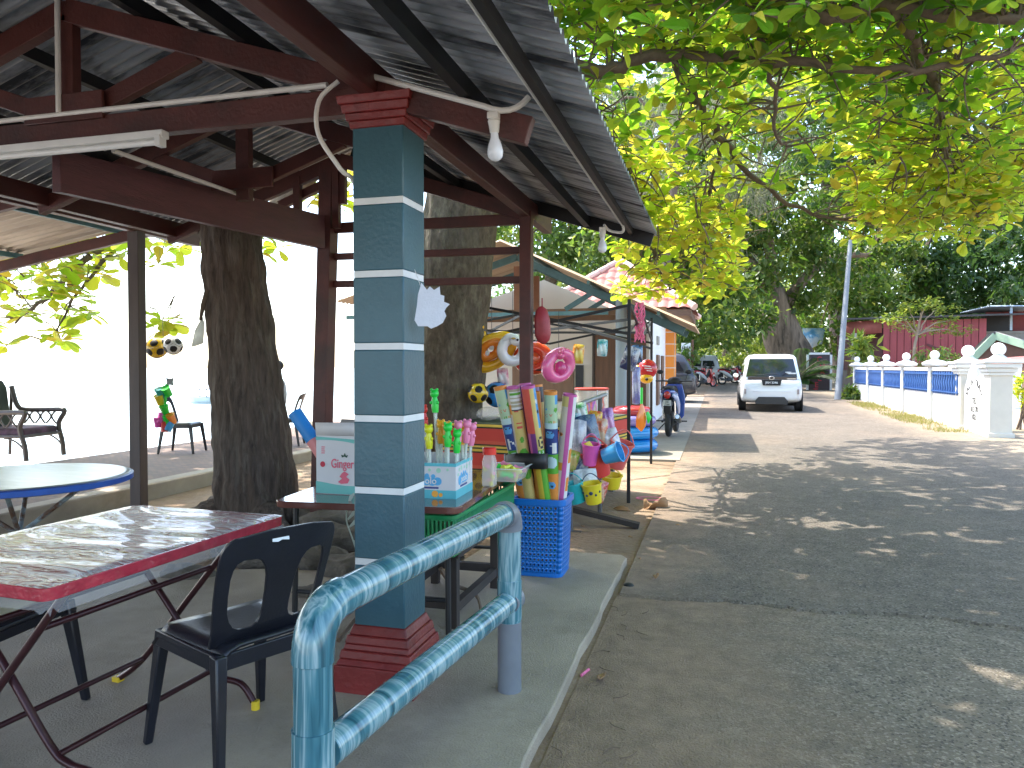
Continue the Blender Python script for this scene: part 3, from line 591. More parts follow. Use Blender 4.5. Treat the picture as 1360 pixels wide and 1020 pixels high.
MB().text('Ginger', .07, (-.088,yf-.001,.148), (1,0,0), (0,0,1), .001, align='LEFT', sx=.72).build('lettering', pinkp, gb)
MB().prism([(.015*math.cos(q_)-.138,.016*math.sin(q_)+.165) for q_ in [k*2*PI/14 for k in range(14)]], (0,yf-.001,0), (1,0,0), (0,0,1), .001).build('fruit_mark', redp, gb)
MB().prism([(.135,.21),(.15,.216),(.165,.21),(.172,.225),(.16,.222),(.152,.236),(.146,.222),(.13,.226)], (-.155,yf-.001,-.005), (1,0,0), (0,0,1), .001).build('leaf_mark', M('dark_green_print', (.02,.08,.05), .5), gb)
MB().prism([(.10,.07),(.12,.06),(.16,.065),(.17,.085),(.15,.10),(.165,.115),(.14,.13),(.125,.12),(.11,.10),(.125,.09)], (-.145,yf-.001,0), (1,0,0), (0,0,1), .001).build('ginger_mark', pinkp, gb)
for k in range(4): MB().box((-.146,yf-.001,.225+.011*k), (-.126+.002*(k%2),yf,.230+.011*k)).build('small_print', pinkp, gb)
bluep = M('blue_card', (.02,.22,.58), .45, .08, 5); salmon = M('salmon_card', (.70,.26,.26), .5, .08, 5)
rl = thing('cardboard_tube', 'blue and pink tube leaning out of the white carton', 'tube', (-2.10,3.85,.90))
a0, a1 = Vector((.03,0,-.1)), Vector((-.26,0,.29)); dd = (a1-a0).normalized()
MB().tube([a0, a0+(a1-a0)*.60], .040, 18).build('pink_wrap', salmon, rl); MB().tube([a0+(a1-a0)*.60, a1], .041, 18).build('blue_wrap', bluep, rl)

# bubble wand display box
bb = thing('display_box', 'aqua and white cardboard display box with blue bubble lettering', 'box', (-1.50,3.92,.75), rad(3))
aqua = M('aqua_print', (.10,.48,.55), .45, .08, 6); skyp = M('sky_blue_print', (.10,.42,.72), .45, .1, 20); navyp = M('navy_print', (.03,.05,.22), .45)
bw, bd, bh = .29, .33, .19
bx = MB()
for lo, hi in (((-bw/2,-bd/2,0),(bw/2,-bd/2+.004,bh)), ((-bw/2,bd/2-.004,0),(bw/2,bd/2,bh+.02)), ((-bw/2,-bd/2+.004,0),(-bw/2+.004,bd/2-.004,bh)), ((bw/2-.004,-bd/2+.004,0),(bw/2,bd/2-.004,bh)), ((-bw/2+.004,-bd/2+.004,.0),(bw/2-.004,bd/2-.004,.004))): bx.box(lo, hi)
bx.build('box_wall', card, bb)
for zz, hh in ((.0,.045), (bh-.018,.018)):
    MB().box((-bw/2-.0015,-bd/2-.0015,zz), (bw/2+.0015,-bd/2-.0004,zz+hh)).box((bw/2+.0004,-bd/2-.0003,zz), (bw/2+.0016,bd/2,zz+hh)).build('aqua_band', aqua, bb)
def blob(mb, cx, cy, r, o, ux, uy, d=.0012, n=16): mb.prism([(cx+r*math.cos(k*2*PI/n), cy+r*math.sin(k*2*PI/n)) for k in range(n)], o, ux, uy, d)
f0, fu = (0,-bd/2-.0004,0), (1,0,0); s0, su = (bw/2+.0004,0,0), (0,1,0)
l1 = MB(); 
for o, u, sgn in ((f0,fu,1), (s0,su,1)):
    for k, (cx, cy, r) in enumerate(((-.09,.09,.026),(-.055,.088,.022),(-.02,.095,.027),(.015,.09,.023),(.045,.092,.022),(-.06,.115,.014),(-.015,.122,.012),(.02,.118,.012))): blob(l1, cx, cy, r, Vector(o)+Vector((0,0,0)), u, (0,0,1), .0014)
l1.build('bubble_lettering', skyp, bb)
MB().text('poolo', .05, (-.02,-bd/2-.002,.078), (1,0,0), (0,0,1), .0008).text('poolo', .05, (bw/2+.002,-.01,.078), (0,1,0), (0,0,1), .0008).build('lettering', whitep, bb)
l2 = MB().box((-.08,-bd/2-.0018,.052), (.05,-bd/2-.0006,.062)).box((bw/2+.0006,-.08,.052), (bw/2+.0018,.05,.062)); l2.build('navy_line', navyp, bb)
l3 = MB()
for cx, cy, r in ((-.10,.15,.010),(-.06,.155,.012),(.0,.152,.008),(.05,.15,.013),(.10,.155,.007),(-.12,.125,.008)): blob(l3, cx, cy, r, f0, fu, (0,0,1)); blob(l3, cx, cy, r, s0, su, (0,0,1))
l3.build('bubble_print', M('pale_green_print', (.35,.62,.45), .5), bb)
l4 = MB(); blob(l4, .03, .025, .018, Vector(f0)-Vector((0,.0016,0)), fu, (0,0,1)); blob(l4, .062, .02, .011, Vector(f0)-Vector((0,.0016,0)), fu, (0,0,1)); l4.build('orange_print', M('orange_print', (.85,.38,.05), .5), bb)
# the wands standing in it
PCOL = {'green': (.02,.62,.06), 'yellow': (.72,.72,.02), 'orange': (.85,.42,.02), 'pink': (.85,.26,.42), 'red': (.75,.03,.02), 'white': (.7,.74,.74)}
pmat = {k: M('glossy_' + k + '_plastic', v, .28, .08, 6) for k, v in PCOL.items()}
clearm = clear_mat('clear_tube', (.86,.92,.88), .30, .08); soap = M('soapy_tube_core', (.62,.70,.60), .25, .1, 30)
def wand(col, x, y, h, lean, label):
    t = thing('bubble_wand', label, 'toy', (-1.50+x, 3.92+y, .76), 0, 'bubble wands in the display box'); up = Vector((lean[0], lean[1], 1)).normalized()
    MB().tube([(0,0,0), up*(h-.12)], .011, 10).build('tube', clearm, t); MB().tube([(0,0,.005), up*(h-.13)], .0065, 6).build('soap_core', soap, t)
    hd = MB(); b0 = up*(h-.12)
    hd.tube([b0, b0+up*.03, b0+up*.06, b0+up*.085], [.017,.021,.019,.014], 12); hd.ball(b0+up*.105, .025, 12, 8); hd.ball(b0+up*.127+Vector((.016,0,0)), .009, 8, 6); hd.ball(b0+up*.127-Vector((.016,0,0)), .009, 8, 6)
    hd.ball(b0+up*.055+Vector((.018,-.008,0)), .010, 8, 6); hd.ball(b0+up*.055-Vector((.018,.008,0)), .010, 8, 6); hd.build('bear_topper', pmat[col], t)
for a in (('white',-.07,-.10,.34,(-.02,-.02),'white topped bubble wand nearest the teal pillar'), ('yellow',-.005,-.11,.37,(-.03,-.02),'lemon yellow bubble wand in front of the orange ones'),
          ('orange',.025,-.02,.39,(-.02,0),'orange bubble wand leaning beside the lemon yellow one'), ('orange',.055,-.05,.385,(.02,0),'orange bubble wand touching the green one'),
          ('green',.085,-.09,.38,(.0,0),'tall green bubble wand at the middle of the box'), ('pink',.105,.0,.385,(.02,0),'pale pink bubble wand between two green wands'),
          ('green',.118,-.06,.345,(.03,0),'short green bubble wand between the pink ones'), ('pink',.125,.05,.39,(.06,0),'deep pink bubble wand at the right rear of the box'),
          ('pink',.12,.12,.37,(.10,.0),'pink bubble wand at the far right corner of the box'), ('green',-.02,.06,.375,(0,.02),'green bubble wand in the rear row of the box'), ('orange',.10,.10,.375,(.0,.02),'orange bubble wand in the rear row beside the pink ones'),
          ('green',.0,.0,.56,(-.05,0),'lone green bubble wand standing far above the others'), ('red',-.06,.02,.47,(-.10,.02),'red bubble wand peeping past the teal pillar')): wand(*a)
# jar and tray
jr = thing('jar', 'clear jar with red lid beside the bubble wand box', 'jar', (-1.30,4.22,.75))
MB().lathe([(.0,0),(.05,0),(.052,.01),(.052,.15),(.04,.185),(.038,.195)], n=4, a0=PI/4).build('jar_body', clear_mat('clear_jar', (.9,.85,.8), .35, .1), jr, bevel=.01)
MB().lathe([(.041,.19),(.041,.225),(.035,.232),(0,.232)], n=18).build('lid', pmat['red'], jr)
jt = MB(); 
for k in range(9): jt.ball((R_.uniform(-.022,.022), R_.uniform(-.022,.022), .02+.014*k), .016, 8, 6, k % 3)
jt.build('sweets', [pmat['yellow'], pmat['pink'], M('beige_candy', (.6,.45,.3), .4)], jr)
tr = thing('toy_tray', 'clear plastic tray of yellow and pink squeeze toys on the table corner', 'tray', (-1.27,4.52,.75))
tb = MB(); A = rrect(.17,.24,.02); B = rrect(.23,.30,.03); q = len(A); tb.add([(*p,.003) for p in A] + [(*p,.085) for p in B], [(i,(i+1)%q,q+(i+1)%q,q+i) for i in range(q)] + [tuple(range(q-1,-1,-1))])
tb.build('tray_body', clear_mat('clear_tray', (.9,.92,.9), .35, .1), tr, rn=False); MB().prism(rrect(.25,.32,.035), (0,0,.083), (1,0,0), (0,1,0), .004, holes=[rrect(.225,.295,.03)]).build('rim', clear_mat('clear_rim', (.92,.94,.93), .6, .1), tr)
ty = MB()
for k in range(16):
    c_ = Vector((R_.uniform(-.06,.06), R_.uniform(-.1,.09), .02+.004*k)); d_ = Vector((R_.uniform(-1,1), R_.uniform(-1,1), R_.uniform(-.2,.3))).normalized()*.04
    ty.tube([c_-d_, c_-d_*.4, c_+d_*.3, c_+d_], [.012,.02,.015,.021], 8, (0,0,0,1,0,2)[k % 6])
ty.build('squeeze_toys', [pmat['yellow'], pmat['pink'], pmat['green']], tr)

# blue laundry basket
bpl = M('blue_plastic', (.008,.15,.52), .32, .1, 5)
bk_ = thing('laundry_basket', 'tall blue perforated basket on the slab edge holding rolled mats', 'basket', (-1.15,4.99,.06))
b_ = MB(); wB, dB, hB = .29, .27, .52
for k in range(4):
    T = rotz(k*PI/2); nxh = 11
    for j in range(13):
        for i in range(nxh):
            def pt(x, z): s_ = 1 + .13*z/hB; return T @ Vector(((x)*s_, -wB/2*s_ - .012*(1-(2*x/wB)**2)*s_, z))
            x0, x1, z0, z1 = -wB/2+wB*i/nxh, -wB/2+wB*(i+1)/nxh, .03+(hB-.07)*j/13, .03+(hB-.07)*(j+1)/13
            if i in (0, nxh-1): b_.add([pt(x0,z0),pt(x1,z0),pt(x1,z1),pt(x0,z1)], [(0,1,2,3)]); continue
            a, c_ = (x1-x0)*.27, (z1-z0)*.31
            b_.add([pt(x0,z0),pt(x1,z0),pt(x1,z1),pt(x0,z1),pt(x0+a,z0+c_),pt(x1-a,z0+c_),pt(x1-a,z1-c_),pt(x0+a,z1-c_)], [(0,1,5,4),(1,2,6,5),(2,3,7,6),(3,0,4,7)])
b_.build('perforated_wall', bpl, bk_, solid=.004, rn=False)
MB().prism(rrect(wB+.02,wB+.02,.05), (0,0,0), (1,0,0), (0,1,0), .03).build('base', bpl, bk_, bevel=.006)
MB().prism(rrect(wB*1.13+.04,wB*1.13+.04,.05), (0,0,hB-.045), (1,0,0), (0,1,0), .045, holes=[rrect(wB*1.13-.004,wB*1.13-.004,.04)]).build('rim', bpl, bk_, bevel=.006)
tg = MB().add([(.18,-.08,.44),(.21,.03,.44),(.215,.03,.22),(.185,-.06,.18)], [(0,1,2,3)]); tg.solo('swing_tag', 'white and navy card tag hanging off the blue basket', 'tag', M('tag_card', (.55,.57,.6), .5, .2, 3, col2=(.03,.06,.15), t2=(.48,.5)), (-1.15+.19,4.99,.06+.44), solid=.003)
bpy.data.objects['swing_tag'].location = (-1.15,4.99,.06); 
# rolled play mats
PAL = {'w': (.68,.68,.66), 'o': (.72,.25,.04), 'g': (.42,.56,.36), 'G': (.10,.36,.03), 'n': (.02,.045,.20), 'b': (.10,.33,.62), 'a': (.50,.66,.66), 'y': (.62,.48,.16), 'Y': (.72,.50,.05), 'r': (.62,.09,.06), 'p': (.20,.045,.22), 'm': (.55,.10,.32), 'k': (.03,.03,.04), 't': (.42,.38,.26), 'l': (.35,.25,.40), 'e': (.62,.52,.44)}
mk = list(PAL); mats_ = [M('mat_print_' + str(i), PAL[k_], .45, .07, 12) for i, k_ in enumerate(mk)]; 
for i, k_ in enumerate(mk): mats_[i].name = 'mat_print'
FONT = {'N': ['10001','11001','10101','10011','10001'], '7': ['11111','00011','00110','01100','01100'], '1': ['0011','0111','0011','0011','0011'], 'G': ['01110','10000','10111','10001','01110'], 'K': ['10010','10100','11000','10100','10010']}
def letter(ch, th, h, t0, t1, h0, h1):
    if not (t0 < th < t1 and h0 < h < h1): return False
    g = FONT[ch]; r = g[min(len(g)-1, int((h1-h)/(h1-h0)*len(g)))]; return r[min(len(r)-1, int((th-t0)/(t1-t0)*len(r)))] == '1'
def circ(th, h, c0, c1, r, asp=3.1): return ((th-c0))**2 + ((h-c1)*asp)**2 < r*r
def ring(th, h, c0, c1, r): return circ(th,h,c0,c1,r) and not circ(th,h,c0,c1,r*.6)
def mat1(ch):
    def f(th, h):
        if th < -.20: return 'o' if ch == '1' else 'w'
        if h > .965: return 'o'
        if h > .66:
            if th > .1 and h > .88: return 'b'
            if circ(th,h,.13,.83,.06): return 'G'
            for c0, c1, k_ in ((-.12,.84,'b'),(-.1,.78,'r'),(.0,.79,'r'),(.08,.72,'o'),(-.02,.72,'G')):
                if ring(th,h,c0,c1,.035): return k_
            return 'g' if h > .71 else 'a'
        if h > .42:
            if letter(ch, th, h, -.10, .15, .43, .53): return 'w'
            if circ(th,h,-.04,.60,.11): return 'k' if circ(th,h,-.08,.62,.02) or circ(th,h,.02,.62,.02) else 'b'
            return 'n'
        if h > .24: return 'a' if circ(th,h,-.02,.34,.17) else 'G'
        if circ(th,h,-.02,.13,.11): return 'k' if circ(th,h,.0,.12,.03) else 'b'
        return 'o'
    return f
def mat2(th, h):
    if h > .975: return 'm'
    if th < -.10: return 'o' if .75 < h < .84 else 'e'
    if h > .78:
        k_ = int((h-.78)/.018); return ('k' if k_ == 0 else 'G' if k_ == 8 else 'w' if k_ % 2 else 't') 
    if circ(th,h,.0,.785,.05): return 'r'
    if .62 < h < .65 or .665 < h < .675: return 'r' if -.04 < th < .1 else 'y'
    if circ(th,h,.04,.52,.05,1.8): return 'G'
    if circ(th,h,.05,.30,.17,1.2): return 'Y' if circ(th,h,.06,.34,.08,1.4) else 'G'
    return 'y'
def mat3(th, h):
    if h > .98: return 'm'
    if th > .12 and h > .62: return 'k' if circ(th,h,.17,.77,.04,2) else ('w' if circ(th,h,.16,.86,.04,2) else 'b')
    if th > .02:
        if letter('G', th, h, .05, .22, .44, .55): return 'k'
        if letter('K', th, h, .04, .22, .31, .42): return 'w'
        return 'y' if h > .43 else 'G'
    if h > .58: return 'r'
    if h > .36: return 'p' if th > -.1 else 'm'
    return 'Y' if th > -.1 else 'o'
def mat4(th, h):
    if h > .975: return 'o'
    if h > .5: return 'l' if th < .08 else ('k' if h > .84 else 'y')
    return 'p' if h > .25 else 'b'
def mat5(th, h):
    if h > .975: return 'm'
    if -.02 < th < .09: return 'm'
    if th < -.02:
        if h > .88: return 'y'
        if circ(th,h,-.14,.62,.06): return 'k' if circ(th,h,-.13,.62,.025) else 'o'
        return 'o' if .28 < h < .36 else 'e'
    for c0, c1 in ((.17,.42),(.16,.15)):
        if abs(th-c0) < .055 and abs(h-c1) < .06 or circ(th,h,c0,c1+.06,.035): return 'o'
    return 'w'
def mat6(th, h):
    if circ(th,h,.0,.14,.13): return 'k' if circ(th,h,-.05,.17,.025) or circ(th,h,.05,.17,.025) else ('r' if circ(th,h,0,.14,.03) else 'b')
    return 'o'
def mat7(th, h): return 'p' if h > .15 else 'l'
def rolled(fn0, p0, p1, r, label, n=56, m=150):
    fn = lambda th, h: fn0(th, max(.001, (h-.38)/.62))
    p0, p1 = Vector(p0), Vector(p1); up = (p1-p0).normalized(); side = up.cross(Vector((-.22,1,0))).normalized(); fwd = side.cross(up).normalized()
    # fwd points at the street side
    if fwd.y > 0: fwd = -fwd
    sd = Vector((1,0,0)) - up*up.x; sd.normalize()
    mb = MB(); vs = []; mi = []
    for j in range(m+1):
        for i in range(n):
            a = 2*PI*i/n; vs.append(p0 + (p1-p0)*(j/m) + sd*(math.sin(a)*r) + fwd*(math.cos(a)*r))
    fs = []
    for j in range(m):
        for i in range(n):
            fs.append((j*n+i, j*n+(i+1)%n, (j+1)*n+(i+1)%n, (j+1)*n+i)); th = (i+.5)/n; th = th-1 if th > .5 else th; mi.append(mk.index(fn(th, (j+.5)/m)))
    k = len(vs); rim_ = mk.index(fn(0, .99))
    for j, (rr_, zz) in enumerate(((r*.80,0),(r*.78,-.05),(r*.45,-.05))):
        for i in range(n): a = 2*PI*i/n; vs.append(p1 + up*zz + sd*(math.sin(a)*rr_) + fwd*(math.cos(a)*rr_))
    for i in range(n):
        a, b_ = m*n+i, m*n+(i+1)%n; fs.append((a, b_, k+(i+1)%n, k+i)); mi.append(rim_)
        fs.append((k+i, k+(i+1)%n, k+n+(i+1)%n, k+n+i)); mi.append(rim_)
    mb.add(vs, fs, mi); mb.solo('rolled_mat', label, 'mat', mats_, p0, 'rolled play mats in the blue basket', rn=True)
bz0 = .10; bX, bY = -1.15, 4.99
ms = [(mat1('N'), (675,650), (664,513), 5.05, .046, 'rolled mat with a white letter N, leftmost in the basket'), (mat2, (690,650), (681,513), 5.0, .047, 'rolled yellow mat with a green crocodile stripe'),
      (mat3, (716,640), (701,512), 4.92, .048, 'rolled red and purple mat lettered G and K'), (mat4, (725,640), (712,511), 5.12, .045, 'rolled lilac mat behind the G and K mat'),
      (mat1('1'), (734,655), (731,519), 4.95, .046, 'rolled mat with a white numeral under a blue smiling face'), (mat5, (742,700), (757,523), 4.98, .048, 'rolled cream and pink mat leaning to the right'),
      (mat6, (717,690), (709,520), 5.02, .044, 'rolled orange mat with a blue owl face, below the black strap'), (mat7, (696,690), (692,512), 5.16, .043, 'rolled purple mat at the back of the bundle'), (mat2, (700,690), (697,509), 5.24, .045, 'rolled mat with a pink end at the very back of the bundle')]
for fn, a, b2, Z, r, lb in ms:
    pa, pb = D(*a, Z), D(*b2, Z); lo = pa + (pb-pa)*((.14-pa.z)/(pb.z-pa.z)); lo.x = min(max(lo.x, bX-.035), bX+.07); lo.y = min(max(lo.y, bY-.01), bY+.07); rolled(fn, lo, pb, r, lb)
sp = [D(672,614,5.0), D(690,612,4.86), D(722,613,4.80), D(724,611,5.1), D(690,609,5.25), D(671,612,5.15), D(672,614,5.0)]
sm = MB(); hh = Vector((0,0,.05)); sm.add([p-hh for p in spline(sp,4)] + [p+hh for p in spline(sp,4)], [(i,i+1,25+i+1,25+i) for i in range(24)]); sm.solo('black_strap', 'wide black elastic strap round the bundle of rolled mats', 'strap', blackm, sp[0], solid=.006)
# ------------------------------------------------------------------ SHOP with white walls, lean-to roof and tiled roof
wallw = M('cream_render', (.66,.60,.52), .8, .05, 1.2, bump=.08, bscale=60)
wallb = M('lit_render', (.80,.78,.75), .8, .04, 1.2)  # whiter copy of the wall render, the bright light on it painted in
doorb = M('brown_door', (.13,.06,.03), .55, .2, 4, stretch=(4,4,.5))
oran = M('orange_tile', (.82,.26,.035), .4, .12, 1.1)
shop = thing('beach_shop', 'cream walled shop with orange tiled corner pillar and red tiled roof', 'shop', (-4, 18, .15))
def S(mb, name, mat, **kw): return mb.build(name, mat, shop, world=True, **kw)
S(MB().prism([(-8.1,-.1),(-1.45,-.1),(-1.45,2.36),(-3.78,3.40),(-7.0,2.4),(-8.1,2.2)], (0,16.55,0), (1,0,0), (0,0,1), .15), 'front_wall', wallw)
S(MB().box((-1.6,16.56,-.1), (-1.45,21.3,2.55)), 'side_wall', wallb)
dr_ = S(MB().box((-2.62,16.34,.12), (-1.52,16.395,2.2)), 'door', doorb, bevel=.006); S(MB().box((-2.08,16.325,.14), (-2.06,16.338,2.18)), 'door_seam', blackm, dr_) if False else None
S(MB().box((-2.68,16.33,.12), (-2.63,16.398,2.26)), 'door_frame', M('dark_frame', (.05,.03,.02), .5))
S(MB().box((-4.5,16.35,.75), (-3.1,16.396,1.55)), 'shutter', M('brown_shutter', (.20,.105,.06), .5, .15, 5, stretch=(3,3,.5)), bevel=.006)
S(MB().box((-4.6,16.33,.70), (-3.0,16.398,.745)), 'sill', M('sill', (.10,.06,.045), .5))
S(MB().box((-3.05,16.34,.9), (-2.88,16.396,1.5)), 'notice_board', steel_d)
for y in (18.4, 19.9):
    wi = S(MB().box((-1.447,y-.30,.55), (-1.40,y+.30,1.75)), 'window', M('brown_window', (.16,.08,.05), .5), bevel=.005)
S(MB().box((-1.447,18.2,2.0), (-1.42,18.8,2.2)), 'vent', M('vent_grey', (.3,.28,.25), .6))
op = MB()
for k in range(9):
    z0 = .12 + k*.33
    for dx in (0,1): op.box((-1.86+.335*dx,21.3,z0+.012), (-1.86+.335*dx+.315,21.55,z0+.318))
    op.box((-1.195,21.30,z0+.012), (-1.185,21.8,z0+.318))
S(op, 'orange_tiles', oran); S(MB().box((-1.855,21.31,-.1), (-1.19,21.82,2.9)), 'corner_pillar', wallb)
# tiled roof (hip) with wavy rows
rtile = M('terracotta_tile', (.34,.11,.085), .6, .2, 1.3, bump=.2, bscale=30, col2=(.44,.20,.14), t2=(.5,.7))
ridgem = M('pale_ridge_tile', (.62,.40,.34), .6, .2, 3)
ex0, ex1, ey0, ey1, ez, rz_ = -5.0, -.62, 20.0, 24.2, 2.95, 4.6
def hip(x, y):
    d = min((x-ex0), (ex1-x), (y-ey0)*1.0, (ey1-y)*1.0); return ez + .72*max(0, d)
tm_ = MB(); n1, n2 = 150, 100
def wv(x, y):
    dx = min(x-ex0, ex1-x); dy = min(y-ey0, ey1-y); s = y if dx < dy else x; r = dx if dx < dy else dy
    return .035*abs(math.sin(s*PI/.26)) + .05*(1-((r/.34) % 1))
tm_.add([(ex0+(ex1-ex0)*i/n1, ey0+(ey1-ey0)*j/n2, hip(ex0+(ex1-ex0)*i/n1, ey0+(ey1-ey0)*j/n2) + wv(ex0+(ex1-ex0)*i/n1, ey0+(ey1-ey0)*j/n2)) for j in range(n2+1) for i in range(n1+1)],
   [(j*(n1+1)+i, j*(n1+1)+i+1, (j+1)*(n1+1)+i+1, (j+1)*(n1+1)+i) for j in range(n2) for i in range(n1)])
S(tm_, 'tiled_roof', rtile, ang=30)
rg = MB(); cx_, cy_ = (ex0+ex1)/2, (ey0+ey1)/2; q_ = 2.1
for a, b_ in (((ex1,ey0),(ex1-q_,ey0+q_)), ((ex1,ey1),(ex1-q_,ey1-q_)), ((ex0,ey0),(ex0+q_,ey0+q_)), ((ex0,ey1),(ex0+q_,ey1-q_)), ((ex1-q_,ey0+q_),(ex0+q_,ey0+q_))):
    A, B = Vector((*a, hip(*a)+.06)), Vector((*b_, hip(*b_)+.06)); k = max(2, int((B-A).length/.35))
    for i in range(k): rg.tube([A.lerp(B,i/k), A.lerp(B,(i+1)/k)], [.10,.085], 8)
S(rg, 'ridge_tiles', ridgem)
S(MB().box((-4.9,20.05,2.80), (-.72,20.1,2.96)).box((-.78,20.1,2.80), (-.72,24.1,2.96)), 'fascia', M('brown_fascia', (.12,.06,.04), .5))
S(MB().add([(-4.9,20.1,2.86),(-.78,20.1,2.86),(-.78,24.1,2.86),(-4.9,24.1,2.86)], [(0,1,2,3)]), 'soffit', M('soffit', (.3,.2,.13), .7))
# lean-to gable roof of corrugated sheet in front
ax, az, exx, ezz = -3.78, 3.72, -.40, 2.15; s2 = (az-ezz)/(exx-ax)
lt_ = thing('market_leanto', 'pale corrugated gable canopy on teal trusses and a grey pipe post before the shop', 'canopy', (-3.5, 14, .1))
def LT(mb, name, mat, **kw): return mb.build(name, mat, lt_, world=True, **kw)
tan = M('tan_roof_underside', (.47,.34,.235), .6, .15, 1.5, stretch=(.4,3,1), col2=(.30,.20,.13), t2=(.52,.7)); tsteel = M('dull_teal_steel', (.075,.16,.18), .5, .2, 6)
LT(sheet(ax, exx, 12.9, 16.0, lambda x: az - s2*abs(x-ax), pitch=.16, amp=.02), 'roof_sheet', tan, rn=False, ang=80)
LT(sheet(ax, -7.05, 12.9, 16.0, lambda x: az - .31*abs(x-ax), pitch=.16, amp=.02), 'roof_sheet', tan, rn=False, ang=80)
lz = lambda x: az - (s2 if x > ax else .31)*abs(x-ax)
for y in (14.1, 15.7):
    for xe in (-.62, -6.95): LT(MB().beam((ax,y,lz(ax)-.14), (xe,y,lz(xe)-.14), .07,.13), 'barge_rafter', tsteel)
    LT(MB().beam((-6.8,y+.02,2.50), (-.95,y+.02,2.50), .08,.13), 'tie_beam', M('brown_tie', (.17,.09,.045), .6, .2, 6))
    LT(MB().box((ax-.06,y-.03,2.56), (ax+.06,y+.03,3.4)), 'king_post', M('rust_post', (.22,.09,.045), .6))
    for sg in (-1,1): LT(MB().beam((ax+sg*.95,y,2.55), (ax+sg*1.45,y,lz(ax+1.45)-.2), .06,.09), 'strut', tsteel)
LT(MB().beam((-1.9,13.3,2.42), (-7,13.3,2.42), .06,.07), 'grey_rail', tsteel)
for x in (-1.0,-2.2,-3.2): LT(MB().beam((x,12.95,lz(x)-.06), (x,15.95,lz(x)-.06), .05,.06), 'purlin', tsteel)
gp = PY(825,450,13.5); LT(MB().tube([(gp.x,13.5,.05),(gp.x,13.5,2.75)], .10, 20), 'pipe_post', M('grey_pipe', (.21,.25,.29), .4, .1, 3, stretch=(1,1,.2)))
LT(MB().tube([(-6.0,15.6,.05),(-6.0,15.6,2.8)], .08, 16), 'pipe_post', tsteel)
struct(MB().box((-8,11.2,-.1), (-.55,30,.02)), 'shop_apron', M('pale_concrete', (.25,.22,.18), .85, .15, 2, bump=.2, bscale=60))
for v in bpy.data.objects['shop_apron'].data.vertices: v.co.z += zg(v.co.y) + (.012 if v.co.z > 0 else 0)

# ------------------------------------------------------------------ POP-UP FRAME
pf = thing('popup_frame', 'black folding gazebo frame without its cover, toys hanging from its bars', 'gazebo frame', (-2.4,9.4,.04))
def PF(mb, name, **kw): return mb.build(name, blackm, pf, world=True, **kw)
cs = [(-.91,7.9),(-.94,10.94),(-3.95,10.94),(-3.95,7.9)]
for x, y in cs: PF(MB().box((x-.017,y-.017,.02), (x+.017,y+.017,2.16)).box((x-.03,y-.03,.0), (x+.03,y+.03,.02)), 'pole')
for i in range(4):
    a, b_ = Vector((*cs[i],0)), Vector((*cs[(i+1)%4],0)); m_ = (a+b_)/2; o_ = (b_-a).cross(Vector((0,0,1))).normalized()*.012
    for p, q in ((a,m_),(m_,b_)):
        PF(MB().beam(p+o_+Vector((0,0,2.10)), q+o_+Vector((0,0,1.80)), .020,.030), 'scissor_bar'); PF(MB().beam(p-o_+Vector((0,0,1.80)), q-o_+Vector((0,0,2.10)), .020,.030), 'scissor_bar')
ctr_ = Vector((-2.42,9.42,2.0))
for x, y in cs: PF(MB().beam(Vector((x,y,1.95)), ctr_+Vector((0,0,-.1)), .020,.030), 'scissor_bar'); PF(MB().beam(Vector((x,y,1.72)), ctr_+Vector((0,0,.15)), .020,.030), 'scissor_bar')

# ------------------------------------------------------------------ TOYS
def facing(yaw, pitch=0, roll=0):   # torus axis towards the street side
    return Matrix.Rotation(yaw, 3, 'Z') @ Matrix.Rotation(rad(90)+pitch, 3, 'X') @ Matrix.Rotation(roll, 3, 'Z')
def vinyl(name, c, var=.1): return M(name, c, .18, var, 3, coat=.5)
vy, vo, vw, vr, vp, vb = vinyl('yellow_vinyl', (.78,.42,.02)), vinyl('orange_vinyl', (.80,.22,.02)), vinyl('white_vinyl', (.70,.70,.74)), vinyl('red_vinyl', (.75,.07,.03)), vinyl('pink_vinyl', (.78,.13,.33)), vinyl('blue_vinyl', (.01,.22,.62))
vpu = vinyl('violet_vinyl', (.20,.17,.45)); vlr = vinyl('dark_red_vinyl', (.38,.03,.04))
fy = rad(15)
def string(mb_name, p, top, par):
    l, rz = FR[par.name]; return MB().tube([p, top], .003, 5).build('string', steel_d, par, world=True)
p = D(653,468,7.95); t = thing('boat_float', 'yellow and orange inflatable boat seat hanging beside the big trunk', 'pool float', p, 0, 'pool floats on the gazebo frame')
T = facing(fy, .25, rad(35))
MB().torus((0,0,0), .155, .066, 28, 10, T=T @ Matrix.Diagonal((1.35,.85,1)), sz=.9).build('tube', vy, t)
MB().torus((.0,-.035,.03), .085, .055, 24, 10, T=T @ Matrix.Diagonal((1.3,.8,1))).build('seat', vo, t); MB().ball((-.12,-.02,.17), .07, sc=(1,.8,1.3)).ball((-.14,-.05,.27), .03).ball((-.09,-.05,.265), .025).build('animal_head', vy, t)
for dx, dz in ((.02,.05),(-.03,-.01)): MB().ball((dx,-.07,dz), .028, sc=(1,.4,1)).build('white_disc', vw, t)
string('', p+Vector((0,0,.2)), p+Vector((0,0,.62)), t)
p = D(681,465,7.75); t = thing('swan_float', 'white swan shaped pool float with dark eye and orange beak mark', 'pool float', p, 0, 'pool floats on the gazebo frame')
MB().torus((0,0,0), .115, .055, 28, 10, T=facing(fy+.3,.1)).build('tube', vw, t); MB().ball((.06,-.07,.09), .06, sc=(1.2,.8,.8)).tube(spline([(-.08,-.04,0),(-.06,-.07,.1),(0,-.08,.14),(.07,-.08,.1)],4), .035, 10).build('swan_neck', vw, t)
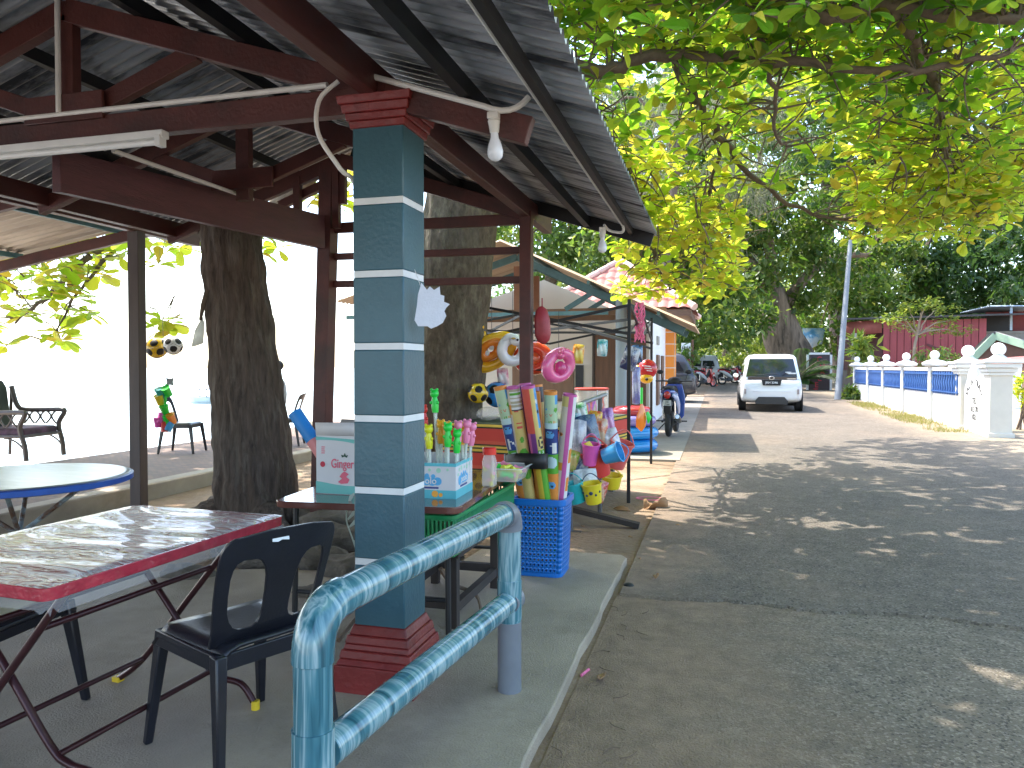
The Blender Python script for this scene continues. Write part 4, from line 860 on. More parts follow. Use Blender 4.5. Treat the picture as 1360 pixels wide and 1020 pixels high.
MB().ball((.085,-.125,.10), .013).build('eye', blackm, t); MB().ball((.04,-.12,.115), .016, sc=(1.6,.5,.7)).build('beak_mark', vinyl('ochre_vinyl', (.5,.32,.08)), t); string('', p+Vector((0,0,.15)), p+Vector((0,0,.6)), t)
p = D(708,476,7.9); t = thing('red_float', 'bright red ring float hanging behind the maroon post', 'pool float', p, 0, 'pool floats on the gazebo frame')
MB().torus((0,0,0), .125, .062, 28, 10, T=facing(fy-.2,0) @ Matrix.Diagonal((1.15,.95,1))).build('tube', vr, t); MB().ball((0,.01,0), .09, sc=(1.1,.3,1)).build('seat', vinyl('orange_red_vinyl', (.8,.12,.03)), t)
MB().prism([(-.05,-.10),(.05,-.10),(.04,-.08),(-.03,-.085)], (.09,-.07,-.03), (1,0,0), (0,0,1), .004).build('print', blackm, t); string('', p+Vector((0,0,.15)), p+Vector((0,0,.6)), t)
p = D(742,485,7.6); t = thing('pink_float', 'pink ring float with a dragon head hanging right of the maroon post', 'pool float', p, 0, 'pool floats on the gazebo frame')
MB().torus((0,0,0), .125, .055, 28, 10, T=facing(fy+.75,.1,.3) @ Matrix.Diagonal((1.3,1,1))).build('tube', vp, t)
MB().ball((.03,-.07,.10), .045, sc=(1,.9,1)).ball((.07,-.1,.13), .025).ball((.0,-.07,.15), .018).ball((.06,-.05,.155), .015).ball((.06,-.12,.09), .022).build('dragon_head', vp, t); MB().ball((.02,-.02,-.03), .06, sc=(1,.5,1.2)).build('seat', vinyl('deep_pink_vinyl', (.6,.06,.22)), t); string('', p+Vector((0,0,.17)), p+Vector((0,0,.55)), t)
ICO = [Vector(v).normalized() for v in [(0,1,1.618),(0,-1,1.618),(0,1,-1.618),(0,-1,-1.618),(1,1.618,0),(-1,1.618,0),(1,-1.618,0),(-1,-1.618,0),(1.618,0,1),(-1.618,0,1),(1.618,0,-1),(-1.618,0,-1)]]
def football(label, p, r, col, group='toy footballs'):
    bm = bmesh.new(); bmesh.ops.create_icosphere(bm, subdivisions=5, radius=r); bm.verts.index_update(); R0 = Matrix.Rotation(.5,3,'X') @ Matrix.Rotation(R_.uniform(0,2),3,'Z')
    mb = MB(); mi = []
    for f in bm.faces:
        c = R0 @ f.calc_center_median().normalized(); ds = sorted((c.dot(v) for v in ICO), reverse=True); mi.append(1 if ds[0] > .93 else (2 if ds[0]-ds[1] < .006 else 0))
    mb.add([v.co for v in bm.verts], [tuple(v.index for v in f.verts) for f in bm.faces], mi); bm.free()
    o = mb.build('football', [col, blackm, M('seam', (.25,.2,.1), .5)], rn=False); o.location = p; return tag(o, label, 'ball', group)
football('yellow and black toy football hanging beside the big trunk', D(635,522,7.6), .105, vinyl('ball_yellow', (.72,.48,.02)))
football('blue and black toy football behind the rolled mats', D(660,524,7.9), .135, vinyl('ball_blue', (.04,.28,.70)))
football('yellow and black toy football half hidden by the slim left post', D(208,462,7.6), .105, vinyl('ball_yellow_left', (.72,.45,.02)))
football('white and black toy football hanging beside the slim left post', D(230,459,7.5), .092, vinyl('ball_white', (.75,.75,.75)))
MB().tube([D(720,396,5.75), D(720,408,5.75)], .006, 6).tube([D(718,407,5.75),D(719,412,5.75),D(720,425,5.75),D(721,445,5.75),D(722,453,5.75),D(722,457,5.75)], [.015,.045,.060,.062,.045,.012], 18).solo('fender_buoy', 'faded red sausage shaped fender hanging from the maroon post', 'fender', M('faded_red', (.33,.035,.045), .5, .25, 9, col2=(.45,.12,.12), t2=(.55,.75)), D(720,457,5.75))
# striped stall table
stripe = bpy.data.materials.new('striped_cloth'); stripe.use_nodes = True; sb_ = stripe.node_tree.nodes['Principled BSDF']; sb_.inputs['Roughness'].default_value = .85
sa = N(stripe, 'ShaderNodeTexCoord'); ss = N(stripe, 'ShaderNodeSeparateXYZ'); L(stripe, sa.outputs['Object'], ss.inputs[0])
sadd = N(stripe, 'ShaderNodeMath', operation='MULTIPLY_ADD'); L(stripe, ss.outputs[1], sadd.inputs[0]); sadd.inputs[1].default_value = .0; L(stripe, ss.outputs[2], sadd.inputs[2])
sm_ = N(stripe, 'ShaderNodeMath', operation='MULTIPLY'); L(stripe, sadd.outputs[0], sm_.inputs[0]); sm_.inputs[1].default_value = 4.2; sf = N(stripe, 'ShaderNodeMath', operation='FRACT'); L(stripe, sm_.outputs[0], sf.inputs[0])
sr = N(stripe, 'ShaderNodeValToRGB'); sr.color_ramp.interpolation = 'CONSTANT'; e = sr.color_ramp.elements
for i, (pp, cc) in enumerate(((0,(.55,.06,.045)),(.50,(.03,.03,.02)),(.56,(.62,.42,.06)),(.66,(.04,.06,.03)),(.72,(.66,.46,.08)),(.80,(.05,.04,.02)),(.86,(.58,.10,.06)))):
    if i > 1: e.new(pp)
    e[i].position = pp; e[i].color = (*cc, 1)
L(stripe, sf.outputs[0], sr.inputs[0]); L(stripe, sr.outputs[0], sb_.inputs['Base Color'])
tbl = thing('stall_table', 'stall table on grey legs under a striped cloth', 'table', (-1.83,7.82,.03), rad(-11))
tz = .88
MB().box((-.62,-.94,tz-.04), (.62,.94,tz)).build('tabletop', wd, tbl)
for x in (-.5,.5):
    for y in (-.84,.84): MB().box((x-.03,y-.03,0), (x+.03,y+.03,tz-.04)).build('leg', M('weathered_leg', (.16,.15,.14), .7, .2, 5), tbl)
cl = MB(); n = 120; per = [];
for i in range(n):
    u_ = i/n*4; k = int(u_); f_ = u_-k; per.append([(-1+2*f_,-1),(1,-1+2*f_),(1-2*f_,1),(-1,1-2*f_)][k])
rows = [(tz+.004, 0)] + [(tz-.02-.53*j/8, j/8) for j in range(9)]
vs = []
for z, a in rows:
    for i, (x, y) in enumerate(per): k = 1 + (.018 + .035*a*(1+math.sin(i*.9)+.6*math.sin(i*.37+1))/2 if a or z < tz else .01); vs.append((x*.63*k, y*.95*k, z))
cl.add(vs, [(j*n+i, j*n+(i+1)%n, (j+1)*n+(i+1)%n, (j+1)*n+i) for j in range(len(rows)-1) for i in range(n)] + [tuple(range(n))])
tag(cl.build('tablecloth', stripe, None, rn=True), 'red, yellow and black striped cloth draped over the stall table', 'tablecloth'); bpy.data.objects['tablecloth'].location = (-1.83,7.82,.03); bpy.data.objects['tablecloth'].rotation_euler.z = rad(-11)
# things on the stall table
dm = D(786,524,8.2); dm.z = .93; t = thing('candy_drum', 'clear round drum with red rim standing on the striped stall table', 'drum', dm)
MB().lathe([(.17,0),(.175,.02),(.175,.28)], n=28).build('drum_wall', clear_mat('drum_film', (.85,.80,.74), .45, .12), t, solid=.004); MB().torus((0,0,.285), .175, .014, 30, 8).build('rim', M('red_rim', (.5,.05,.03), .4), t); MB().lathe([(.165,.0),(.165,.02),(0,.02)], n=24).build('base', doorb, t)
for a in (0.4,1.9,3.5,5.2): MB().tube([(.178*math.cos(a),.178*math.sin(a),0),(.178*math.cos(a),.178*math.sin(a),.285)], .008, 6).build('upright', whitep, t)
pc = D(790,524,7.6); pc.z = .92; MB().lathe([(.07,0),(.06,.04),(.035,.12),(.02,.16),(.022,.18),(.024,.20),(.015,.22),(0,.225)], n=18).solo('cone_toy', 'small purple cone shaped toy standing in front of the clear drum', 'toy', M('purple_cloth', (.16,.06,.26), .6, .3, 20), pc)
for k, (u_, v_, lb) in enumerate(((806,540,'short pale candle like bottle beside the clear drum'), (648,560,'crumpled clear bag on the left end of the stall table'))):
    q_ = D(u_, v_, 8.0 if k == 0 else 7.5); q_.z = .92
    if k == 0: MB().lathe([(.03,0),(.03,.15),(.015,.18),(.015,.21),(0,.21)], n=12).solo('bottle', lb, 'bottle', M('pale_yellow', (.6,.55,.35), .4), q_)
    else: MB().ball((q_.x,q_.y,.99), .10, sc=(1.2,1,.7)).solo('plastic_bag', lb, 'bag', clear_mat('bag_film', (.85,.75,.72), .3, .15), q_)
# display rack and hanging beach toys
r0, r1 = D(752,543,6.5), D(804,524,7.3); rk = thing('display_rack', 'grey rail on thin legs crowded with hanging ribbons and beach toys', 'rack', (r0.x,r0.y,0))
gm_ = M('galvanised', (.25,.25,.26), .4, .15, 9, metal=.4)
W(MB().tube([r0,r1], .022, 10), 'rail', gm_, rk)
for p_ in (r1 - (r1-r0)*.15, r0 + (r1-r0)*.1): W(MB().tube([(p_.x,p_.y,0),(p_.x,p_.y,p_.z)], .022, 8).box((p_.x-.10,p_.y-.03,0), (p_.x+.10,p_.y+.03,.02)), 'leg', M('rack_leg', (.09,.085,.08), .6), rk)
MB().beam(D(728,668,6.9)*1, (-.68,6.72,.045), .09,.045).solo('plank', 'dark weathered plank lying on the dirt behind the slab', 'plank', wd, (-1.2,7.0,.02))
rib = [M('ribbon', c_, .45, .2, 30) for c_ in ((.70,.16,.40),(.42,.16,.50),(.75,.30,.45),(.72,.20,.12))]
for k in range(26):
    f_ = R_.random(); p_ = r0.lerp(r1, f_); ln = R_.uniform(.12,.42) if f_ < .6 else R_.uniform(.3,.75); mb = MB(); pts = [p_ + Vector((R_.uniform(-.02,.02), R_.uniform(-.02,.02), -ln*i/6)) for i in range(7)]; mb.tube(pts, [.012,.008,.012,.009,.013,.008,.01], 5, sx=1., sy=.35)
    mb.solo('ribbon_streamer', 'thin pink or violet ribbon hanging from the grey rail', 'ribbon', rib[k % 4], p_, 'ribbons on the display rail')
def bucket(label, p, r, h, col, tilt, starcol=None, castle=False, yaw=0):
    t = thing('beach_bucket', label, 'bucket', p, yaw, 'beach buckets on the display rack'); T = Matrix.Rotation(tilt, 3, 'Y') @ Matrix.Rotation(.15, 3, 'X')
    MB().lathe([(0,0),(r*.72,0),(r*.76,h*.05),(r*.97,h*.93),(r*1.06,h*.94),(r*1.06,h),(r*.93,h),(r*.68,h*.06),(0,h*.06)], n=22, T=T).build('pail', col, t)
    MB().tube([T @ Vector(q) for q in bez((-r*1.02,0,h*.95),(0,0,h*2.0),(r*1.02,0,h*.95),10)], r*.05, 6).build('handle', starcol or col, t)
    if castle:
        for k in range(6): a = k*PI/3; MB().box((-r*.14,-r*.1,0), (r*.14,r*.1,h*.14), T=None).build('x', col) if False else None
    if starcol:
        s_ = MB()
        for k in range(5): a = -PI/2 + (k-2)*.5; c_ = T @ Vector((math.cos(a)*r*.90, math.sin(a)*r*.90, h*(.5 if k % 2 else .62))); s_.ball(c_, r*(.2 if k == 2 else .12), 6, 4, sc=(1,.4,1))
        s_.build('star_print', starcol, t)
    return t
cT, cY, cR, cR2, cB, cPk = [M('toy_'+n_, c_, .3, .08, 8) for n_, c_ in (('teal',(.02,.42,.45)),('yellow',(.75,.60,.03)),('red',(.66,.06,.05)),('coral',(.70,.13,.12)),('blue',(.06,.35,.70)),('pink',(.80,.12,.45)))]
navy_s = M('navy_star', (.02,.05,.12), .5)
bucket('teal beach bucket hanging low over the dirt beside the blue basket', D(768,667,6.2), .085, .17, cT, -.25)
bucket('yellow beach bucket with dark star prints hanging low', D(789,668,6.15), .085, .17, cY, -.12, navy_s)
bucket('yellow beach bucket beneath the red ones, right of the starred bucket', D(812,648,6.7), .095, .12, cY, .05)
bucket('large red castle shaped beach bucket in the middle of the hanging toys', D(797,632,6.4), .125, .24, cR, -.25)
bucket('coral red beach bucket at the right end of the hanging toys', D(817,620,6.7), .105, .24, cR2, .3)
bucket('light blue round bucket turned sideways above the red bucket', D(802,607,6.25), .085, .15, cB, 1.2)
bucket('pink pail with yellow rim hanging left of the light blue bucket', D(783,617,6.3), .075, .18, cPk, .1)
MB().tube([D(778,588,6.28),D(784,600,6.28),D(788,612,6.28)], [.035,.05,.02], 8, sy=.4).solo('toy_spade', 'yellow toy spade tucked in the pink pail', 'toy', cY, D(788,612,6.28))
def packet(label, p, w, h, cols, tilt=0., yaw=.25, bulge=.03, group='packaged toys on the display rack', rough=.18, sc_=14):
    m = M('packet_print', cols[0], rough, .3, sc_, col2=cols[1], t2=(.46,.54), coat=.5); mb = MB(); n = 10; T = Matrix.Rotation(yaw,3,'Z') @ Matrix.Rotation(tilt,3,'Y')
    for sg in (-1, 1):
        vs = []
        for j in range(n+1):
            for i in range(n+1):
                a, b_ = i/n*2-1, j/n*2-1; e = (1-a**4)*(1-b_**4); vs.append(T @ Vector((a*w/2*(1-.06*b_*b_), sg*(bulge*e + .006*math.sin(7*a+3*b_+sg)*e) , b_*h/2*(1-.05*a*a))))
        mb.add(vs, [(j*(n+1)+i, j*(n+1)+i+1, (j+1)*(n+1)+i+1, (j+1)*(n+1)+i) for j in range(n) for i in range(n)])
    mb.v = [p + q for q in mb.v]; return mb.solo('toy_packet', label, 'packet', m, p, group, ang=60)
packet('dark blue printed packet hanging under the grey rail', D(781,580,6.45), .20, .38, ((.02,.05,.12),(.10,.16,.24)), -.2)
packet('silver clear packet hanging beside the cream mat', D(766,600,6.4), .15, .55, ((.35,.36,.40),(.55,.57,.62)), .05)
packet('teal and white packet at the left end of the grey rail', D(763,565,6.5), .10, .22, ((.03,.28,.30),(.5,.6,.65)), .1)
packet('blue and grey packet slanting beside the teal bucket', D(768,632,6.35), .13, .40, ((.08,.14,.28),(.35,.38,.44)), .65)
packet('orange patterned packet hanging from the middle of the grey rail', D(797,578,6.7), .13, .30, ((.62,.16,.08),(.60,.45,.30)), .05)
packet('clear packet of white toys hanging above the coral bucket', D(812,585,6.7), .15, .22, ((.55,.56,.60),(.72,.74,.76)), -.3)
packet('clear bag of lime toys between the mats and the hanging packets', D(760,612,6.3), .10, .18, ((.25,.42,.06),(.55,.40,.15)), .3)
packet('clear bag holding the low teal and yellow buckets', D(778,640,6.25), .20, .22, ((.50,.56,.60),(.70,.74,.76)), -.1)
packet('yellow and red packet hanging behind the pink pail', D(790,560,6.9), .13, .20, ((.70,.50,.05),(.60,.08,.05)), .1)
packet('violet packet hanging near the right end of the grey rail', D(808,560,7.0), .11, .26, ((.28,.12,.42),(.60,.30,.55)), -.1)
packet('pink packet behind the coral bucket', D(826,600,7.1), .13, .22, ((.70,.20,.35),(.75,.55,.55)), .2)
packet('green and white packet hanging beside the cream mat, below the rail', D(772,548,6.6), .11, .18, ((.10,.40,.12),(.65,.68,.62)), -.15)
packet('red packet low behind the yellow starred bucket', D(795,652,6.6), .14, .20, ((.55,.07,.06),(.65,.45,.30)), .3)
packet('blue packet low behind the teal bucket', D(757,655,6.5), .12, .22, ((.06,.20,.50),(.40,.50,.60)), -.3)
packet('orange and yellow packet hung on the gazebo bar beside the pink float', D(768,470,7.7), .12, .20, ((.72,.30,.05),(.72,.58,.10)), .1, group='packaged toys on the gazebo bars')
packet('pink and clear packet hung on the gazebo bar left of the red float', D(668,500,7.9), .12, .18, ((.70,.30,.40),(.72,.66,.66)), -.1, group='packaged toys on the gazebo bars')
packet('turquoise packet hung on the gazebo bar above the clear drum', D(800,462,7.9), .11, .18, ((.05,.40,.45),(.55,.68,.68)), .05, group='packaged toys on the gazebo bars')
MB().lathe([(0,0),(.10,.005),(.11,.02),(.06,.04),(0,.045)], n=16).solo('toy_disc', 'flat blue toy disc hanging below the coral bucket', 'toy', cB, D(826,630,6.6))
# at the gazebo poles
pkr = M('pink_cord', (.75,.16,.30), .6, .3, 40)
p = D(849,402,8.6); mb = MB()
for k in range(14):
    x0, y0 = R_.uniform(-.05,.05), R_.uniform(-.04,.04); mb.tube([p + Vector((x0 + .02*math.sin(i*1.9+k), y0 + .02*math.cos(i*1.3+k), -.44*i/9*R_.uniform(.9,1.05))) for i in range(10)], .007, 5)
mb.solo('cord_bundle', 'bundle of pink and white cords hanging beside the black pole', 'cords', pkr, p)
packet('silver and navy packets clipped to the near black pole', D(837,476,8.0), .17, .26, ((.50,.52,.58),(.05,.06,.14)), .3, group='packaged toys at the black poles', sc_=9)
packet('blue and black packet hanging between the two black poles', D(846,470,8.6), .13, .20, ((.10,.25,.50),(.03,.03,.05)), 0, group='packaged toys at the black poles')
packet('long violet blue packet hanging between the two black poles', D(845,512,8.9), .10, .45, ((.20,.20,.45),(.38,.40,.55)), 0, group='packaged toys at the black poles')
p = D(860,492,9.6); t = thing('turtle_float', 'red and yellow round turtle float hanging by the far black pole', 'pool float', p)
MB().ball((0,0,.02), .125, 20, 12, sc=(1,.8,1)).build('shell', vinyl('crimson_vinyl', (.5,.02,.03)), t); MB().ball((-.01,-.03,-.10), .085, 16, 10, sc=(1,.8,.8)).ball((-.12,-.02,.03), .04).build('belly', vy, t); MB().ball((.0,-.10,-.11), .02).build('nose', blackm, t)
for k in range(3): MB().tube([(-.06+.03*k,-.10,.06-.03*k),(.05+.01*k,-.105,.05-.03*k)], .006, 5).build('shell_line', vw, t)
p = D(852,590,9.3); p.z = .75; t = thing('spade_set', 'orange and green toy spades hanging between the black poles', 'toy', D(852,560,9.3))
MB().tube([(0,0,.22),(.005,0,.14),(0,0,.05),(-.01,0,-.06),(0,0,-.12)], [.02,.05,.085,.075,.01], 12, sy=.35).build('orange_blade', vo, t); MB().tube([(0,0,.22),(0,0,.42)], .016, 8).build('green_handle', cT if False else pmat['green'], t); MB().tube([(.07,.02,.12),(.09,.02,.05),(.08,.02,-.02)], [.02,.04,.01], 8, sy=.4).build('green_blade', pmat['green'], t)
for k, (c_, lb, zz, R0) in enumerate(((vb, 'lowest blue inflatable ring on the paving by the black pole', .17, .29), (vb, 'second blue inflatable ring, on top of the lowest one', .37, .31), (vpu, 'violet and red inflatable ring on top of the blue rings', .56, .28), (vlr, 'dark red inflatable ring at the top of the stack', .70, .22))):
    MB().torus((-1.33,12.0,.06+zz), R0, .12-.01*k, 32, 12, sz=.85).solo('inflatable_ring', lb, 'pool ring', c_, (-1.33,12.0,.06+zz-.1), 'stack of inflatable rings')
# paper fish, string toys on the left, plastic strip on the trunk, cords
fo = [(-.075,-.06),(-.06,-.085),(-.02,-.085),(-.005,-.095),(.02,-.085),(.045,-.07),(.06,-.04),(.052,-.02),(.06,-.005),(.075,.01),(.05,.02),(.052,.045),(.035,.05),(.032,.085),(.008,.07),(-.01,.085),(-.022,.07),(-.045,.1),(-.06,.05),(-.065,0)]
fishp = D(574,407,3.22); ux_ = Vector((.93,.36,0)); f_o = MB().prism(fo, (0,0,0), ux_, (0,0,1), .006); f_o.v = [fishp + q for q in f_o.v]
pf_ = f_o.solo('paper_fish', 'white spiky foam fish cut out hanging beside the teal pillar', 'decoration', M('foam_white', (.62,.65,.72), .6, .05, 20, bump=.15, bscale=120), fishp)
MB().prism([(.018,-.028),(.032,-.018),(.038,-.034),(.024,-.044)], (.0,-.004,0), ux_, (0,0,1), .002).build('eye_slot', blackm, pf_)
MB().tube([fishp+Vector((-.05,-.01,.09)), fishp+Vector((-.08,.0,.16))], .0015, 5).build('string', pvc, pf_, world=True)
p = D(218,480,7.5); mb = MB().tube([D(212,330,7.5), D(218,478,7.5)], .002, 5); pts = [(math.cos(k*PI/4)*(.055 if k % 2 else .03), math.sin(k*PI/4)*(.055 if k % 2 else .03)) for k in range(8)]
mb.prism(pts, D(226,507,7.5), (1,.2,0), (0,0,1), .01).solo('star_string', 'small grey star on a long string by the slim left post', 'decoration', M('grey_star', (.25,.25,.27), .5), p)
t = thing('toy_bunch', 'bunch of small bright beach toys hanging by the slim left post', 'toys', D(220,540,7.4))
for k, (u_, v_, c_) in enumerate(((213,522,cT),(212,531,cY),(222,520,pmat['green']),(219,545,pmat['green']),(214,556,cPk),(222,558,pmat['green']),(219,567,cR),(228,556,vo),(210,561,cPk),(225,566,cB))):
    q_ = D(u_, v_, 7.4); W(MB().lathe([(0,-.05),(.032,-.05),(.042,.04),(.046,.05),(.03,.05),(0,.045)], q_, 12, T=Matrix.Rotation(R_.uniform(-1,1),3,'X')), ('toy_cup','toy_pail','toy_mould')[k % 3], c_, t)
W(MB().tube([D(221,510,7.4), D(219,545,7.4)], .012, 6), 'cord', pmat['green'], t)
tp = D(262,440,6.55); MB().add([D(269,420,6.5),D(272,430,6.5),D(270,456,6.5),D(262,459,6.5),D(254,461,6.5),D(259,438,6.5)], [(0,1,2,5),(5,2,3,4)]).solo('plastic_sheet', 'pale plastic sheet pinned to the left side of the dark trunk', 'sheet', clear_mat('milky_film', (.6,.66,.62), .8, .3), tp, solid=.003)
MB().tube([D(275,385,6.45),D(270,405,6.45),D(266,425,6.5)], [.02,.022,.012], 8).solo('bark_stick', 'short stick wedged beside the dark trunk above the plastic sheet', 'stick', branchm, tp)
MB().torus((-.70,8.2,.03), .12, .012, 26, 6, T=Matrix.Diagonal((1.3,.8,1))).solo('pink_hoop', 'pink cord ring dropped on the dirt by the near black pole', 'hoop', pkr, (-.70,8.2,.02))
# ------------------------------------------------------------------ VEHICLES
tyre_m = M('tyre_rubber', (.018,.018,.019), .8, .2, 20, bump=.2, bscale=60); chrome = M('chrome', (.6,.6,.62), .15, .05, 5, metal=1); glassd = M('dark_glass', (.012,.016,.022), .06, .2, 2, spec=.7)
redlamp = M('red_lamp', (.35,.01,.01), .15, .1, 9, coat=.5); alloy = M('alloy', (.45,.46,.48), .3, .1, 9, metal=.8)
def wheel(par, c, r, w, side, spokes=5):
    T = Matrix.Rotation(rad(90), 3, 'Y'); wt = MB().lathe([(r*.62,-w/2),(r*.93,-w/2),(r,-w*.32),(r,w*.32),(r*.93,w/2),(r*.62,w/2)], c, 28, T=T).build('wheel', tyre_m, par)
    MB().lathe([(r*.62,-w*.42),(r*.64,w*.42)], c, 24, T=T).build('rim', alloy, wt); sp_ = MB()
    for k in range(spokes):
        a = 2*PI*k/spokes; d = Vector((0, math.cos(a), math.sin(a))); o = Vector(c)+Vector((side*w*.44,0,0)); sp_.beam(o, o+d*r*.62, r*.16, .02, up=(1,0,0))
    sp_.ball(Vector(c)+Vector((side*w*.44,0,0)), r*.14, 10, 6, sc=(.4,1,1)).build('spokes', alloy, wt)
    return wt
def car(name, label, loc, rz, paint, Lc, Wc, Hc, cat='car', hood=1.0, rear_r=.30, windl=.75, belt=.93, hoodz=.86, group=None):
    """rear bumper at local y=0, nose at y=Lc"""
    t = thing(name, label, cat, loc, rz, group); w = Wc/2; mb = MB()
    st = [(0,.74*w,.36,belt*.62),(.03,.90*w,.30,belt*.92),(.14,.965*w,.26,belt),(.45,.995*w,.22,belt),(1.1,w,.20,belt),(Lc*.55,w,.20,belt-.01),(Lc-hood-.15,.995*w,.20,belt-.02),(Lc-hood+.2,.985*w,.22,hoodz+.04),(Lc-.45,.95*w,.22,hoodz-.04),(Lc-.14,.86*w,.24,hoodz-.14),(Lc-.02,.68*w,.30,hoodz-.26),(Lc,.55*w,.34,hoodz-.34)]
    prof = lambda hw, zb, zt: [(hw*.86,zb),(hw*.97,zb+.06),(hw,zb+(zt-zb)*.42),(hw*.985,zb+(zt-zb)*.80),(hw*.95,zt-.015),(hw*.90,zt)]
    vs = []
    for y, hw, zb, zt in st:
        p = prof(hw, zb, zt); vs += [(-x, y, z) for x, z in p] + [(x, y, z) for x, z in reversed(p)]
    k = 12; fs = [(i*k+j, i*k+(j+1)%k, (i+1)*k+(j+1)%k, (i+1)*k+j) for i in range(len(st)-1) for j in range(k)] + [tuple(range(k-1,-1,-1)), tuple(range((len(st)-1)*k, len(st)*k))]
    body = mb.add(vs, fs).build('body', paint, t, sub=2, ang=70)
    yb0, yb1 = .10, Lc-hood+.12; yr0, yr1 = rear_r, Lc-hood-windl; wb, wr_ = .915*w, .70*w; zr = Hc
    def loop(y0, y1, hw, z, r=.12):
        ym, yl = (y0+y1)/2, (y1-y0); return [(x, ym+y, z) for x, y in rrect(2*hw, yl, r, 4)]
    loops = [loop(yb0,yb1,wb,belt-.03), loop(yb0*.7+yr0*.3,yb1*.7+yr1*.3,wb*.985*.75+wr_*.25,belt+(zr-belt)*.36), loop(yb0*.2+yr0*.8+.0,yb1*.2+yr1*.8,wb*.30+wr_*.70+.02,zr-.11), loop(yr0+.06,yr1-.05,wr_,zr-.03), loop(yr0+.30,yr1-.3,wr_*.7,zr)]
    q = len(loops[0]); cb = MB(); cb.add([p for l in loops for p in l], [(i*q+j, i*q+(j+1)%q, (i+1)*q+(j+1)%q, (i+1)*q+j) for i in range(4) for j in range(q)] + [tuple(range(4*q,5*q))])
    cb.build('cabin', paint, t, ang=50)
    def pane(name, c4, off, mat=glassd, par=None):
        c4 = [Vector(p) for p in c4]; nz = (c4[1]-c4[0]).cross(c4[3]-c4[0]).normalized(); off = Vector(off); nz = nz if nz.dot(off) > 0 else -nz
        return MB().add([p + nz*.014 for p in c4] + [p - nz*.03 for p in c4], [(0,1,2,3),(7,6,5,4),(0,4,5,1),(1,5,6,2),(2,6,7,3),(3,7,4,0)]).build(name, mat, par or t, bevel=.006)
    z0, z1 = belt+.05, zr-.14; f0 = (z0-belt+.03)/(zr-belt); f1 = (z1-belt+.03)/(zr-belt)
    X_ = lambda f: wb + (wr_-wb)*f*.93 + .012; Y0 = lambda f: yb0+(yr0-yb0)*f; Y1 = lambda f: yb1+(yr1-yb1)*f
    pane('rear_window', [(-X_(f0)*.88,Y0(f0)-.012,z0),(X_(f0)*.88,Y0(f0)-.012,z0),(X_(f1)*.90,Y0(f1)-.012,z1),(-X_(f1)*.90,Y0(f1)-.012,z1)], (0,-1,.2))
    pane('windscreen', [(-X_(f0)*.9,Y1(f0)+.012,z0),(X_(f0)*.9,Y1(f0)+.012,z0),(X_(f1)*.9,Y1(f1)+.012,z1),(-X_(f1)*.9,Y1(f1)+.012,z1)], (0,1,.2))
    for s_ in (-1, 1):
        yA, yB = lambda f: Y0(f)+.22, lambda f: Y1(f)-.26; cuts = [0,.27,.63,1.0]
        for i in range(3):
            a, b_ = cuts[i]+.012, cuts[i+1]-.012; g_ = lambda c, f: yA(f)+(yB(f)-yA(f))*c
            pane('side_window', [(s_*X_(f0),g_(a,f0),z0),(s_*X_(f0),g_(b_,f0),z0),(s_*X_(f1),g_(b_,f1),z1),(s_*X_(f1),g_(a,f1),z1)], (s_,0,.2))
        MB().ball((s_*(w+.07), Lc-hood-.12, belt+.06), .085, 10, 7, sc=(1,.6,.8)).build('wing_mirror', paint, t)
        for yy in (.72, Lc-.78):
            MB().lathe([(.365,-.02),(.365,.02)], (s_*(w-.012), yy, .31), 26, T=Matrix.Rotation(rad(90),3,'Y')).build('wheel_arch', blackm, t); wheel(t, (s_*(w-.085), yy, .305), .305, .20, s_)
        for yy in (Lc*.36, Lc*.60): MB().box((s_*(w-.001)-.004, yy-.003, .3), (s_*(w-.001)+.004, yy+.003, belt-.06)).build('door_seam', blackm, t)
        for yy in (Lc*.40, Lc*.62): MB().box((s_*w-.015, yy, belt-.13), (s_*w+.015, yy+.16, belt-.10)).build('door_handle', paint, t, bevel=.006)
        MB().ball((s_*w*.72, Lc-.12, hoodz-.20), .12, 12, 8, sc=(1.1,.7,.55)).build('headlight', M('lamp_glass', (.6,.62,.65), .1), t)
    return t
wp = M('white_car_paint', (.70,.71,.71), .22, .03, 1, coat=.6)
CARP = Vector((1.40, 22.1, zg(22.1)+.022))
wc = car('white_car', 'white people carrier driving away up the road', CARP, rad(-.5), wp, 4.2, 1.70, 1.62, rear_r=.34)
cl_ = M('clear_lamp', (.55,.53,.52), .15, .2, 20)
MB().box((-.63,-.012,.905), (.66,.05,.985)).build('black_garnish', glassd, wc, bevel=.01)
MB().prism([(-.27,.90),(.27,.90),(.23,.74),(-.23,.74)], (0,-.004,0), (1,0,0), (0,0,1), .012).build('plate_recess', blackm, wc)
pl = MB().prism(rrect(.40,.10,.01), (0,-.018,.82), (1,0,0), (0,0,1), .004).build('number_plate', blackm, wc); MB().text('JRH 3346', .085, (0,-.024,.79), (1,0,0), (0,0,1), .002).build('lettering', whitep, pl)
MB().torus((0,-.025,.945), .05, .012, 20, 6, T=facing(0) @ Matrix.Diagonal((1.3,.9,1))).build('badge', chrome, wc); MB().tube([(-.45,-.018,1.02),(.05,-.016,1.06),(.18,.0,1.03)], .010, 6).build('wiper', blackm, wc)
MB().prism([(-.44,.30),(-.34,.42),(.34,.42),(.44,.30),(.42,.22),(-.42,.22)], (0,.0,0), (1,0,0), (0,0,1), .03).build('bumper_insert', M('bumper_black', (.03,.03,.03), .6), wc)
